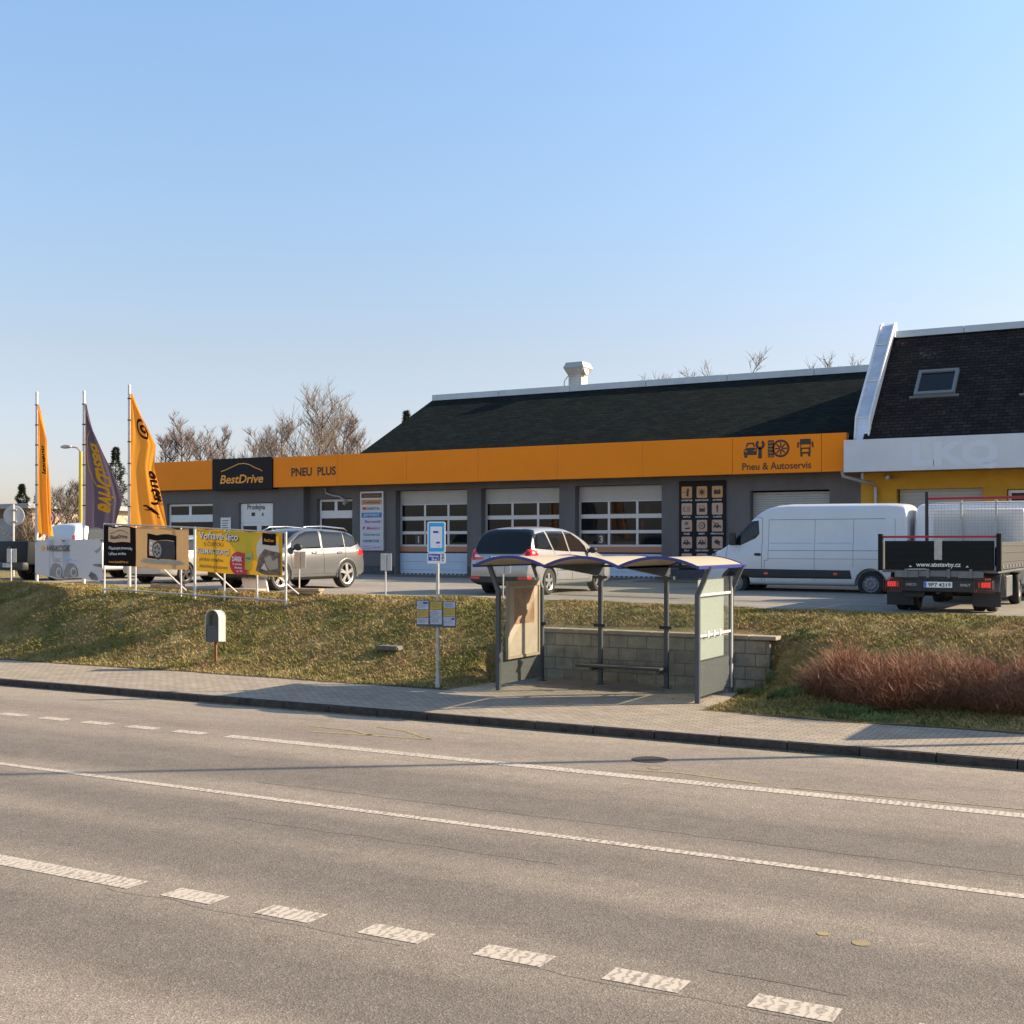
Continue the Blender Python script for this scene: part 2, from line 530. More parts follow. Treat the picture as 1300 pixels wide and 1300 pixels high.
M['banneryellow'] = clothmat('banner_yellow', (0.78, 0.42, 0.035), 0.2)
M['banneryel2'] = clothmat('banner_bright_yellow', (0.68, 0.55, 0.07), 0.2)
M['tyre'] = mat('tyre_rubber', (0.020, 0.019, 0.019), 0.8, var=0.2, vscale=30)
M['rim'] = mat('alloy_rim', (0.62, 0.61, 0.60), 0.3, metal=0.75)
M['rimdark'] = mat('dark_rim', (0.05, 0.05, 0.05), 0.4, metal=0.4)
M['steelrim'] = mat('steel_rim', (0.22, 0.22, 0.23), 0.5, metal=0.4)
M['carbeige'] = mat('champagne_silver_paint', (0.325, 0.325, 0.315), 0.3, metal=0.35, coat=0.6, var=0.03, vscale=2)
M['cargrey'] = mat('warm_grey_metallic', (0.135, 0.137, 0.138), 0.35, metal=0.35, coat=0.6, var=0.03, vscale=2)
M['carsilver'] = mat('silver_paint', (0.36, 0.35, 0.34), 0.3, metal=0.4, coat=0.5)
M['carwhite'] = mat('van_white_paint', (0.62, 0.63, 0.63), 0.32, coat=0.4, var=0.04, vscale=1.2)
M['cardark'] = mat('dark_green_black_paint', (0.012, 0.015, 0.016), 0.6, spec=0.2)
M['carglass'] = glassmat('car_glass', (0.22, 0.26, 0.26), 0.3)
M['tint'] = glassmat('tinted_car_glass', (0.1, 0.1, 0.12), 0.12)
M['chrome'] = mat('chrome', (0.7, 0.7, 0.7), 0.15, metal=1)
M['taillight'] = mat('tail_light_red', (0.80, 0.018, 0.03), 0.2, coat=0.8)
M['litlamp'] = mat('lit_red_lamp', (0.8, 0.02, 0.03), 0.2)
M['litlamp'].node_tree.nodes['Principled BSDF'].inputs['Emission Color'].default_value = (1.0, 0.05, 0.06, 1)
M['litlamp'].node_tree.nodes['Principled BSDF'].inputs['Emission Strength'].default_value = 0.35
M['tailwhite'] = mat('lamp_clear', (0.75, 0.72, 0.70), 0.15, coat=0.8)
M['indicator'] = mat('indicator_amber', (0.75, 0.12, 0.02), 0.25, coat=0.5)
M['truckblack'] = mat('truck_board_black', (0.012, 0.013, 0.013), 0.6, spec=0.2, var=0.15, vscale=5, vstretch=(1, 1, 14))
M['trucksteel'] = mat('truck_grey_steel', (0.17, 0.175, 0.18), 0.45, metal=0.4, var=0.15, vscale=6)
M['truckred'] = mat('truck_red_rail', (0.42, 0.02, 0.03), 0.45)
M['aluboard'] = mat('bare_aluminium_board', (0.045, 0.043, 0.038), 0.7, metal=0.0, var=0.1, vscale=5, vstretch=(1, 1, 14))
M['plateblue'] = mat('plate_blue', (0.03, 0.2, 0.7), 0.4)
M['bark'] = mat('bare_bark', (0.13, 0.092, 0.078), 0.9, var=0.3, vscale=2)
M['barktan'] = mat('bare_bark_tan', (0.17, 0.125, 0.085), 0.9, var=0.3, vscale=2)
M['barkgrey'] = mat('bare_bark_grey', (0.14, 0.11, 0.088), 0.9, var=0.3, vscale=2)
M['needle'] = mat('conifer_needles', (0.018, 0.034, 0.014), 0.8, col2=(0.06, 0.075, 0.03), vscale=1.4)
M['shrub'] = mat('red_brown_twigs', (0.085, 0.03, 0.018), 0.8, col2=(0.42, 0.18, 0.09), vscale=22, detail=8)
M['shrubpale'] = mat('pale_twigs', (0.34, 0.22, 0.12), 0.8)
M['weed'] = mat('green_weed_leaf', (0.08, 0.125, 0.03), 0.7, col2=(0.16, 0.20, 0.06), vscale=8)
M['cream'] = mat('cream_render', (0.56, 0.45, 0.34), 0.9, var=0.08, vscale=1.0)
M['garagegrey'] = mat('garage_grey', (0.30, 0.31, 0.33), 0.8, var=0.08, vscale=1)
M['lampyellow'] = mat('yellow_pole', (0.70, 0.44, 0.04), 0.5)
M['litter'] = mat('paper_scrap', (0.7, 0.7, 0.68), 0.7)
M['dummy'] = M['white']

# ------------------------------------------------------------------ builders
OFF = {}
def link(o, parent):
    COL.objects.link(o)
    if parent:
        o.parent = parent
    return o

def tag(o, label=None, cat=None, group=None, kind=None):
    if label: o['label'] = label
    if cat: o['category'] = cat
    if group: o['group'] = group
    if kind: o['kind'] = kind
    return o

def thing(name, label, cat, loc=(0, 0, 0), rz=0.0, group=None):
    o = bpy.data.objects.new(name, None)
    o.empty_display_size = 0.2
    COL.objects.link(o)
    o.location = loc
    o.rotation_euler = (0, 0, rz)
    OFF[o.name] = Vector(loc)
    return tag(o, label, cat, group)

class MB:
    def __init__(s):
        s.v = []
        s.f = []
        s.mi = []
    def add(s, vs, fs, m=0):
        b = len(s.v)
        s.v += [tuple(v) for v in vs]
        s.f += [tuple(i + b for i in f) for f in fs]
        s.mi += [m] * len(fs)
        return s
    def box(s, x0, x1, y0, y1, z0, z1, m=0):
        x0, x1 = min(x0, x1), max(x0, x1)
        y0, y1 = min(y0, y1), max(y0, y1)
        z0, z1 = min(z0, z1), max(z0, z1)
        v = [(x0, y0, z0), (x1, y0, z0), (x1, y1, z0), (x0, y1, z0), (x0, y0, z1), (x1, y0, z1), (x1, y1, z1), (x0, y1, z1)]
        return s.add(v, [(0, 3, 2, 1), (4, 5, 6, 7), (0, 1, 5, 4), (1, 2, 6, 5), (2, 3, 7, 6), (3, 0, 4, 7)], m)
    def bbox(s, x0, x1, y0, y1, z0, z1, b=0.01, m=0):
        # box with bevelled vertical and horizontal edges
        bm = bmesh.new()
        bmesh.ops.create_cube(bm, size=1)
        for v in bm.verts:
            v.co = Vector(((x0 + x1) / 2 + v.co.x * abs(x1 - x0), (y0 + y1) / 2 + v.co.y * abs(y1 - y0), (z0 + z1) / 2 + v.co.z * abs(z1 - z0)))
        bmesh.ops.bevel(bm, geom=bm.edges[:], offset=b, segments=2, affect='EDGES', profile=0.5)
        s.frombm(bm, m)
        return s
    def frombm(s, bm, m=0):
        bm.verts.index_update()
        s.add([v.co[:] for v in bm.verts], [[v.index for v in f.verts] for f in bm.faces], m)
        bm.free()
        return s
    def cyl(s, p, q, r0, r1=None, n=10, caps=True, m=0):
        p = Vector(p); q = Vector(q)
        r1 = r0 if r1 is None else r1
        a = (q - p).normalized()
        u = a.orthogonal().normalized()
        w_ = a.cross(u)
        vs = []
        for c, r in ((p, r0), (q, r1)):
            for i in range(n):
                t = 2 * PI * i / n
                vs.append(c + (u * math.cos(t) + w_ * math.sin(t)) * r)
        fs = [(i, (i + 1) % n, n + (i + 1) % n, n + i) for i in range(n)]
        if caps:
            fs += [tuple(range(n - 1, -1, -1)), tuple(range(n, 2 * n))]
        return s.add(vs, fs, m)
    def tube(s, pts, r, n=8, m=0):
        pts = [Vector(p) for p in pts]
        rs = r if isinstance(r, (list, tuple)) else [r] * len(pts)
        rings = []
        u = None
        for i, p in enumerate(pts):
            a = (pts[min(i + 1, len(pts) - 1)] - pts[max(i - 1, 0)]).normalized()
            if u is None:
                u = a.orthogonal().normalized()
            u = (u - a * u.dot(a)).normalized()
            w_ = a.cross(u)
            rings.append([p + (u * math.cos(2 * PI * k / n) + w_ * math.sin(2 * PI * k / n)) * rs[i] for k in range(n)])
        vs = [v for rg in rings for v in rg]
        fs = []
        for i in range(len(pts) - 1):
            for k in range(n):
                fs.append((i * n + k, i * n + (k + 1) % n, (i + 1) * n + (k + 1) % n, (i + 1) * n + k))
        fs += [tuple(range(n - 1, -1, -1)), tuple(range((len(pts) - 1) * n, len(pts) * n))]
        return s.add(vs, fs, m)
    def prism(s, poly, fn, h0, h1, m=0):
        # poly: 2D points; fn(u,v,h)->3D
        n = len(poly)
        vs = [fn(u, v, h0) for u, v in poly] + [fn(u, v, h1) for u, v in poly]
        fs = [tuple(range(n - 1, -1, -1)), tuple(range(n, 2 * n))] + [(i, (i + 1) % n, n + (i + 1) % n, n + i) for i in range(n)]
        return s.add(vs, fs, m)
    def lathe(s, prof, c, axis='y', n=28, m=0):
        # prof: (radius, along)
        c = Vector(c)
        vs = []
        for r, a in prof:
            for k in range(n):
                t = 2 * PI * k / n
                if axis == 'y':
                    vs.append(c + Vector((r * math.cos(t), a, r * math.sin(t))))
                elif axis == 'z':
                    vs.append(c + Vector((r * math.cos(t), r * math.sin(t), a)))
                else:
                    vs.append(c + Vector((a, r * math.cos(t), r * math.sin(t))))
        fs = []
        for i in range(len(prof) - 1):
            for k in range(n):
                fs.append((i * n + k, i * n + (k + 1) % n, (i + 1) * n + (k + 1) % n, (i + 1) * n + k))
        return s.add(vs, fs, m)
    def grid(s, fn, nu, nv, m=0):
        vs = [fn(i / nu, j / nv) for j in range(nv + 1) for i in range(nu + 1)]
        fs = [(j * (nu + 1) + i, j * (nu + 1) + i + 1, (j + 1) * (nu + 1) + i + 1, (j + 1) * (nu + 1) + i) for j in range(nv) for i in range(nu)]
        return s.add(vs, fs, m)
    def mesh(s, name, mats, off=None, smooth=False, fixn=True):
        me = bpy.data.meshes.new(name)
        v = s.v
        if off is not None:
            v = [(a - off[0], b - off[1], c - off[2]) for a, b, c in v]
        me.from_pydata(v, [], s.f)
        for m_ in (mats if isinstance(mats, (list, tuple)) else [mats]):
            me.materials.append(M[m_] if isinstance(m_, str) else m_)
        me.polygons.foreach_set('material_index', s.mi)
        if fixn and len(s.f) < 60000:
            bm = bmesh.new()
            bm.from_mesh(me)
            bmesh.ops.recalc_face_normals(bm, faces=bm.faces[:])
            bm.to_mesh(me)
            bm.free()
        if smooth:
            me.polygons.foreach_set('use_smooth', [True] * len(me.polygons))
            if smooth != 'all':
                try:
                    me.set_sharp_from_angle(angle=R(40))
                except Exception:
                    pass
        me.update()
        return me

def root_of(p):
    while p.parent:
        p = p.parent
    return p

def obj(name, mb, mats, parent=None, world=False, smooth=False, fixn=True):
    off = None
    if world and parent:
        off = OFF[root_of(parent).name]
    me = mb.mesh(name, mats, off, smooth, fixn)
    return link(bpy.data.objects.new(name, me), parent)

def structure(name, mb, mats, smooth=False):
    return tag(obj(name, mb, mats, smooth=smooth), kind='structure')

def copy_tree(o, parent=None, off=None):
    c = o.copy()
    COL.objects.link(c)
    c.parent = parent
    if parent is None:
        OFF[c.name] = Vector(o.location)
    for ch in list(o.children):
        copy_tree(ch, c)
    return c

# text: returns 2D triangulated lettering as MB-able lists
_tc = {}
def text2d(body, size=1.0, bold=0.0, shear=0.0, align='CENTER', spacing=1.0, width=None):
    key = (body, bold, shear, spacing)
    if key not in _tc:
        cu = bpy.data.curves.new('tmp', 'FONT')
        cu.body = body
        cu.size = 1.0
        cu.offset = bold
        cu.shear = shear
        cu.space_character = spacing
        cu.resolution_u = 3
        ob = bpy.data.objects.new('tmp', cu)
        COL.objects.link(ob)
        dg = bpy.context.evaluated_depsgraph_get()
        me = bpy.data.meshes.new_from_object(ob.evaluated_get(dg))
        vs = [(v.co.x, v.co.y) for v in me.vertices]
        fs = [tuple(p.vertices) for p in me.polygons]
        bpy.data.objects.remove(ob)
        bpy.data.curves.remove(cu)
        bpy.data.meshes.remove(me)
        x0 = min(v[0] for v in vs); x1 = max(v[0] for v in vs)
        _tc[key] = ([(v[0] - x0, v[1]) for v in vs], fs, x1 - x0)
    vs, fs, wd = _tc[key]
    sx = size
    if width:
        sx = width / wd
    ox = {'LEFT': 0, 'CENTER': -wd * sx / 2, 'RIGHT': -wd * sx}[align]
    return [(x * sx + ox, y * size) for x, y in vs], fs, wd * sx

def textmb(mb, body, size, fn, h=0.0, m=0, **kw):
    vs, fs, wd = text2d(body, size, **kw)
    mb.add([fn(u, v, h) for u, v in vs], fs, m)
    return mb

def front(x0, y0, z0, sx=1.0):
    # plane facing -Y (towards the road); u right = +X, v up, h towards viewer
    return lambda u, v, h: (x0 + u * sx, y0 - h, z0 + v)

def circle(cx, cy, r, n=20, a0=0, a1=360):
    full = abs(a1 - a0) >= 360
    k = n if full else n + 1
    return [(cx + r * math.cos(R(a0 + (a1 - a0) * i / n)), cy + r * math.sin(R(a0 + (a1 - a0) * i / n))) for i in range(k)]

def ring(mb, fn, cx, cy, r0, r1, h, n=24, a0=0, a1=360, m=0):
    vs = []
    for i in range(n + 1):
        t = R(a0 + (a1 - a0) * i / n)
        vs += [fn(cx + r0 * math.cos(t), cy + r0 * math.sin(t), h), fn(cx + r1 * math.cos(t), cy + r1 * math.sin(t), h)]
    mb.add(vs, [(2 * i, 2 * i + 1, 2 * i + 3, 2 * i + 2) for i in range(n)], m)

def stroke(mb, fn, pts, wd, h, m=0):
    vs = []
    for i, p in enumerate(pts):
        a = Vector(pts[min(i + 1, len(pts) - 1)]) - Vector(pts[max(i - 1, 0)])
        a.normalize()
        nx, ny = -a.y * wd / 2, a.x * wd / 2
        vs += [fn(p[0] + nx, p[1] + ny, h), fn(p[0] - nx, p[1] - ny, h)]
    mb.add(vs, [(2 * i, 2 * i + 1, 2 * i + 3, 2 * i + 2) for i in range(len(pts) - 1)], m)

def flat(mb, fn, poly, h, m=0):
    mb.add([fn(u, v, h) for u, v in poly], [tuple(range(len(poly)))], m)

def rrect(x0, x1, y0, y1, r, n=5):
    p = []
    for cx, cy, a in ((x1 - r, y1 - r, 0), (x0 + r, y1 - r, 90), (x0 + r, y0 + r, 180), (x1 - r, y0 + r, 270)):
        for i in range(n + 1):
            t = R(a + 90 * i / n)
            p.append((cx + r * math.cos(t), cy + r * math.sin(t)))
    return p

def sm(t):
    t = min(1, max(0, t))
    return t * t * (3 - 2 * t)

def lerp(a, b, t):
    return a + (b - a) * t

# ------------------------------------------------------------------ terrain functions
def zlot(X, Y):
    front_ = 1.46 - 0.0095 * max(X, -32)
    return lerp(front_, 1.68, sm((Y - 30) / 9))

def y_edge(X):          # inner edge of the pavement
    t = sm((X + 13) / 6)
    return lerp(19.75, 19.25, t) + 0.10 * noise.noise(Vector((X * 0.5, 3, 0)))

def y_crest(X):
    return lerp(22.75, 24.3, sm((X + 24.5) / 7)) + 0.20 * noise.noise(Vector((X * 0.25, 9, 0))) + 1.1 * sm((-26 - X) / 3)

def y_lot(X):
    return lerp(23.9, 24.95, sm((X + 20) / 5)) + 0.75 * sm((-25 - X) / 2) + 0.12 * noise.noise(Vector((X * 0.8, 1, 0)))

AX0, AX1, AY = -12.0, -6.8, 22.44
def zterr(X, Y):
    ye, yc = y_edge(X), y_crest(X)
    t = (Y - ye) / (yc - ye)
    zl = zlot(X, Y)
    z = 0.115 + (zl - 0.10) * sm(t) * (1.0) if t < 1 else zl + 0.015
    z += 0.05 * noise.noise(Vector((X * 0.7, Y * 0.7, 1))) * sm(t * 4) + 0.018 * noise.noise(Vector((X * 3, Y * 3, 5))) * sm(t * 6)
    if X > -6.5:
        k = sm((X + 6.5) / 1.5) * sm((22.2 - Y) / 1.0)
        z = lerp(z, 0.13 + (Y - ye) * 0.10, k * 0.8)
    # alcove of the bus stop
    kx = sm((X - (AX0 - 0.7)) / 0.7) * sm(((AX1 + 1.3) - X) / 1.3)
    if X < AX0 or X > AX1 - 0.05:
        kx *= sm((22.7 - Y) / 1.4)
    if Y < AY or X < AX0 or X > AX1 - 0.05:
        z = lerp(z, 0.06 if X < AX1 - 0.6 else 0.13, kx)
    yl = y_lot(X)
    if Y > yl:
        z = min(z, zl - 0.02 - 0.05 * sm((Y - yl) / 0.6))
    return z

# ------------------------------------------------------------------ ground, road, pavement
mb = MB()
mb.add([(-1500, -800, -0.4), (1500, -800, -0.4), (1500, 40, -0.4), (-1500, 40, -0.4)], [(0, 1, 2, 3)])
mb.add([(-1500, 95, 1.5), (1500, 95, 1.5), (1500, 2500, 1.5), (-1500, 2500, 1.5)], [(0, 1, 2, 3)])
structure('ground', mb, 'farground')

mb = MB()
mb.add([(-160, -6, 0), (60, -6, 0), (60, 16.9, 0), (-160, 16.9, 0)], [(0, 1, 2, 3)])
structure('road', mb, 'asphalt')

def strips(name, segs, mat_, z=0.004):
    mb = MB()
    for x0, x1, yc, wd in segs:
        mb.add([(x0, yc - wd / 2, z), (x1, yc - wd / 2, z), (x1, yc + wd / 2, z), (x0, yc + wd / 2, z)], [(0, 1, 2, 3)])
    return structure(name, mb, mat_)
segs = [(-12.74, 20, 14.08, 0.23), (-90, 40, 10.86, 0.125), (-90, -7.84, 7.56, 0.25)]
x = -13.18
for i in range(40):
    segs.append((x - 0.62, x, 14.08, 0.23))
    x -= 1.0
x = -7.46
for i in range(16):
    segs.append((x, x + 0.54, 7.56, 0.25))
    x += 1.0
strips('road_markings', segs, 'marking')
# faded surveyor's paint
mb = MB()
for pts, wd in (([(-11.9, 15.05), (-10.9, 15.2), (-9.9, 15.3)], 0.10), ([(-12.3, 15.5), (-11.4, 15.45), (-10.9, 15.2)], 0.08), ([(-9.9, 15.3), (-10.6, 15.75), (-11.3, 15.95)], 0.07),
                ([(-6.3, 14.5), (-5.7, 14.6), (-4.6, 14.42)], 0.07), ([(-4.2, 14.35), (-2, 14.4), (1, 14.38)], 0.03)):
    stroke(mb, lambda u, v, h: (u, v, h), pts, wd, 0.004)
for cx, cy, r in ((-2.12, 9.02, 0.07), (-2.42, 9.1, 0.05), (-6.1, 14.75, 0.09)):
    flat(mb, lambda u, v, h: (u, v, h), circle(cx, cy, r, 10), 0.004)
structure('faded_paint_marks', mb, 'ochre')
# cracks and joints
mb = MB()
def crack(x0, x1, yc, amp, wd, step=0.12):
    pts = []
    x = x0
    while x < x1:
        pts.append((x, yc + amp * noise.noise(Vector((x * 2.3, yc * 7, 0))) + amp * 0.4 * noise.noise(Vector((x * 9, yc, 4)))))
        x += step
    stroke(mb, lambda u, v, h: (u, v, h), pts, wd, 0.0035)
crack(-10, 3, 11.55, 0.04, 0.010)
crack(-8.0, -4.9, 7.36, 0.05, 0.006)
crack(-4.2, -1.6, 7.38, 0.05, 0.006)
crack(-2.9, -1.9, 7.95, 0.06, 0.008)
crack(-9, -5, 9.9, 0.05, 0.008)
structure('road_cracks', mb, mat('crack_tar', (0.115, 0.10, 0.082), 0.9))
# manhole
mb = MB()
mb.lathe([(0.0, 0.006), (0.18, 0.006), (0.19, 0.004), (0.20, 0.006), (0.24, 0.006), (0.25, 0.001)], (-6.40, 15.3, 0), 'z', 32)
tag(obj('manhole_cover', mb, 'iron'), 'round dark iron manhole cover set in the road before the bus shelter', 'manhole cover')

# kerb stones (stone by stone inside one setting mesh)
mb = MB()
x = -120.0
while x < 40:
    dz = 0.004 * random.uniform(-1, 1)
    dy = 0.004 * random.uniform(-1, 1)
    mb.bbox(x + 0.006, x + 0.994, 16.9 + dy, 17.05 + dy, -0.1, 0.125 + dz, 0.012) if x > -45 and x < 8 else mb.box(x, x + 1.0, 16.9, 17.05, -0.1, 0.125)
    x += 1.0
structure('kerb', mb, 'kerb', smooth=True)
mb = MB()
x = -60.0
while x < 20:
    e0 = 0.012 * random.random()
    mb.add([(x + 0.012, 16.93 + e0, 0.1315), (x + 0.988, 16.93 + 0.012 * random.random(), 0.1315), (x + 0.988, 17.056, 0.1315), (x + 0.012, 17.056, 0.1315)], [(0, 1, 2, 3)])
    x += 1.0
structure('kerb_lit_top', mb, 'kerbtoplit')  # thin sheet in the lighter colour that paints the top as lit
mb = MB()
mb.box(-120, 40, 16.78, 16.9, -0.02, 0.006)
structure('gutter_grime', mb, mat('gutter_grime_mat', (0.075, 0.06, 0.04), 0.95, col2=(0.20, 0.18, 0.10), vscale=7, detail=9))
# pavement following the grass edge
mb = MB()
xs = np.arange(-120, 40.1, 0.5)
vs = []
for X in xs:
    ye = y_edge(X)
    if AX0 - 0.05 < X < AX1 - 0.2:
        ye = AY + 0.1
    vs += [(X, 17.05, 0.12), (X, ye + 0.08, 0.125 + (0.03 if ye > 21 else 0))]
mb.add(vs, [(2 * i, 2 * i + 2, 2 * i + 3, 2 * i + 1) for i in range(len(xs) - 1)])
structure('pavement', mb, 'pave')
mb = MB()
vs = []
for X in np.arange(-60, 20, 0.08):
    a = y_edge(X) + 0.02
    k = noise.noise(Vector((X * 3.1, 0, 2)))
    k2 = noise.noise(Vector((X * 2.3, 7, 2)))
    if AX0 - 0.1 < X < AX1 + 0.3:
        continue
    vs += [(X, a - 0.05 - 0.05 * k, 0.128), (X, a + 0.12 + 0.05 * k2, 0.134)]
fs = []
for i in range(len(vs) // 2 - 1):
    if vs[2 * i + 2][0] - vs[2 * i][0] < 0.2:
        fs.append((2 * i, 2 * i + 2, 2 * i + 3, 2 * i + 1))
mb.add(vs, fs)
structure('soil_edge', mb, 'soil')

# grass bank and ground behind
def terrain():
    xs = np.concatenate([np.arange(-150, -44, 2.0), np.arange(-44, 6, 0.16), np.arange(6, 60, 2.0)])
    ys = np.concatenate([np.arange(19.0, 25.6, 0.12), np.arange(25.6, 40, 1.0), np.arange(40, 100.1, 6)])
    mb = MB()
    nx, ny = len(xs), len(ys)
    vs = []
    for Y in ys:
        for X in xs:
            yy = Y
            z = zterr(float(X), float(yy)) if Y < 26 else zlot(X, Y) - 0.07
            if Y < y_edge(X):
                z = 0.06
            if X < -34 and Y > 25:
                z = zlot(X, Y) + 0.03 * (-34 - X) * 0.2
            vs.append((X, Y, z))
    fs = [(j * nx + i, j * nx + i + 1, (j + 1) * nx + i + 1, (j + 1) * nx + i) for j in range(ny - 1) for i in range(nx - 1)]
    mb.add(vs, fs)
    o = obj('grass_bank', mb, 'grassbase', smooth='all', fixn=False)
    return tag(o, kind='structure')
terrain()

# parking lot sheet
mb = MB()
xs = np.arange(-33, 26.1, 0.6)
vs = []
ts = [0, 0.05, 0.15, 0.3, 0.45, 0.6, 0.8, 1.0]
for X in xs:
    y0 = y_lot(X) + 0.04
    for t in ts:
        Y = lerp(y0, 60, t ** 1.6)
        vs.append((X, Y, zlot(X, Y) + 0.004))
n = len(ts)
mb.add(vs, [(i * n + j, (i + 1) * n + j, (i + 1) * n + j + 1, i * n + j + 1) for i in range(len(xs) - 1) for j in range(n - 1)])
structure('parking_lot', mb, 'lot', smooth='all')
mb = MB()
mb.add([(-140, 36, 1.62 + 0.2), (-34, 36, 1.80), (-34, 46, 1.80), (-140, 46, 1.84)], [(0, 1, 2, 3)])
structure('side_road', mb, 'lot')
# darker patches laid over the lot
mb = MB()
def lot_patch(x0, x1, y0, y1):
    def fn(u, v):
        X = lerp(x0, x1, u); Y = lerp(y0, y1, v)
        return (X, Y, zlot(X, Y) + 0.009)
    mb.grid(fn, 6, 6)
lot_patch(-14.2, -10.9, 27.6, 28.1)
lot_patch(-16, -5, 36.6, 39.4)
lot_patch(-28, -17, 37.0, 39.4)
structure('dark_lot_patch', mb, asphalt_mat('darker_lot_asphalt', (0.10, 0.095, 0.085), (0.15, 0.14, 0.12), grain=0.3))

# grass blades
def grass():
    n = 190000
    X = rng.uniform(-42, 3, n * 2)
    Y = rng.uniform(19.4, 25.3, n * 2)
    vs = np.zeros((0, 3))
    P, keep = [], []
    cnt = 0
    for x, y in zip(X, Y):
        if cnt >= n:
            break
        ye = y_edge(x)
        if y < ye + 0.04 or y > y_lot(x) + 0.12 * noise.noise(Vector((x * 4, 0, 0))):
            continue
        if AX0 - 0.05 < x < AX1 - 0.35 and y < AY + 0.35:
            continue
        if noise.noise(Vector((x * 1.7, y * 1.7, 8))) < -0.35 and random.random() < 0.7:
            continue
        P.append((x, y, zterr(x, y)))
        cnt += 1
    P = np.array(P)
    k = len(P)
    nz = np.array([noise.noise(Vector((p[0] * 1.3, p[1] * 1.3, 3))) for p in P])
    h = (0.022 + 0.036 * rng.random(k) + 0.06 * np.clip(nz, 0, 1) * rng.random(k) ** 2)
    edge = np.array([sm((y_lot(p[0]) - p[1]) / 0.4) for p in P])
    h *= 0.6 + 0.5 * edge
    ang = rng.uniform(0, 2 * PI, k)
    la = rng.uniform(0, 2 * PI, k)
    lean = rng.uniform(0.5, 2.4, k) * h
    wd = rng.uniform(0.005, 0.011, k)
    ax = np.stack([np.cos(ang) * wd, np.sin(ang) * wd, np.zeros(k)], 1)
    tip = P + np.stack([np.cos(la) * lean, np.sin(la) * lean, h], 1)
    mid = P + np.stack([np.cos(la) * lean * 0.35, np.sin(la) * lean * 0.35, h * 0.62], 1)
    V = np.empty((k * 5, 3))
    P2 = P.copy(); P2[:, 2] -= 0.01
    V[0::5] = P2 - ax; V[1::5] = P2 + ax; V[2::5] = mid + ax * 0.8; V[3::5] = mid - ax * 0.8; V[4::5] = tip
    me = bpy.data.meshes.new('grass')
    me.vertices.add(k * 5)
    me.vertices.foreach_set('co', V.ravel())
    base = np.arange(k) * 5
    quads = np.stack([base, base + 1, base + 2, base + 3], 1)
    tris = np.stack([base + 3, base + 2, base + 4], 1)
    loops = np.concatenate([quads.ravel(), tris.ravel()])
    me.loops.add(len(loops))
    me.loops.foreach_set('vertex_index', loops.astype(np.int32))
    st = np.concatenate([np.arange(k) * 4, k * 4 + np.arange(k) * 3])
    me.polygons.add(2 * k)
    me.polygons.foreach_set('loop_start', st.astype(np.int32))
    me.update(calc_edges=True)
    me.validate()
    me.materials.append(M['grass'])
    o = bpy.data.objects.new('grass', me)
    COL.objects.link(o)
    tag(o, 'short dry winter grass covering the bank beside the pavement', 'grass', kind='stuff')
grass()

# ------------------------------------------------------------------ tyre service building
def wall_open(mb, x0, x1, z0, z1, y, ops, depth=0.35):
    xs = sorted(set([x0, x1] + [o[0] for o in ops] + [o[1] for o in ops]))
    zs = sorted(set([z0, z1] + [o[2] for o in ops] + [o[3] for o in ops]))
    for i in range(len(xs) - 1):
        for j in range(len(zs) - 1):
            cx, cz = (xs[i] + xs[i + 1]) / 2, (zs[j] + zs[j + 1]) / 2
            if any(o[0] < cx < o[1] and o[2] < cz < o[3] for o in ops):
                continue
            mb.add([(xs[i], y, zs[j]), (xs[i + 1], y, zs[j]), (xs[i + 1], y, zs[j + 1]), (xs[i], y, zs[j + 1])], [(0, 1, 2, 3)])
    for a, b, c, d_ in ops:
        mb.add([(a, y, c), (a, y + depth, c), (a, y + depth, d_), (a, y, d_)], [(0, 1, 2, 3)])
        mb.add([(b, y, c), (b, y, d_), (b, y + depth, d_), (b, y + depth, c)], [(0, 1, 2, 3)])
        mb.add([(a, y, d_), (a, y + depth, d_), (b, y + depth, d_), (b, y, d_)], [(0, 1, 2, 3)])
        mb.add([(a, y, c), (b, y, c), (b, y + depth, c), (a, y + depth, c)], [(0, 1, 2, 3)])

B = thing('tyre_service_building', 'long grey single-storey tyre workshop with an orange fascia and dark green roof', 'building', (-25, 40, 1.68))
ZT = 6.3
mb = MB()
wall_open(mb, -31.78, -9.42, 1.55, ZT, 40.0, [(-31.4, -29.61, 2.0, 4.72), (-27.5, -24.22, 1.66, 4.98), (-23.6, -20.29, 1.66, 4.98), (-19.65, -16.29, 1.66, 4.98), (-13.1, -10.43, 1.66, 4.67)])
wall_open(mb, -40.03, -31.78, 1.55, ZT, 39.62, [(-39.32, -36.67, 2.3, 4.63), (-35.22, -33.38, 1.7, 4.6)], 0.2)
mb.add([(-31.78, 39.62, 1.55), (-31.78, 40.0, 1.55), (-31.78, 40.0, ZT), (-31.78, 39.62, ZT)], [(0, 1, 2, 3)])
mb.add([(-40.03, 39.62, 1.2), (-40.03, 52, 1.2), (-40.03, 52, ZT), (-40.03, 39.62, ZT)], [(0, 1, 2, 3)])
mb.add([(-40.03, 52, 1.2), (-9.42, 52, 1.2), (-9.42, 52, ZT), (-40.03, 52, ZT)], [(0, 1, 2, 3)])
mb.add([(-29.4, 40.05, ZT), (-29.4, 51.8, ZT), (-29.4, 45.9, 9.25)], [(0, 1, 2)])
obj('wall', mb, 'wallgrey', B, True, fixn=False)
mb = MB()
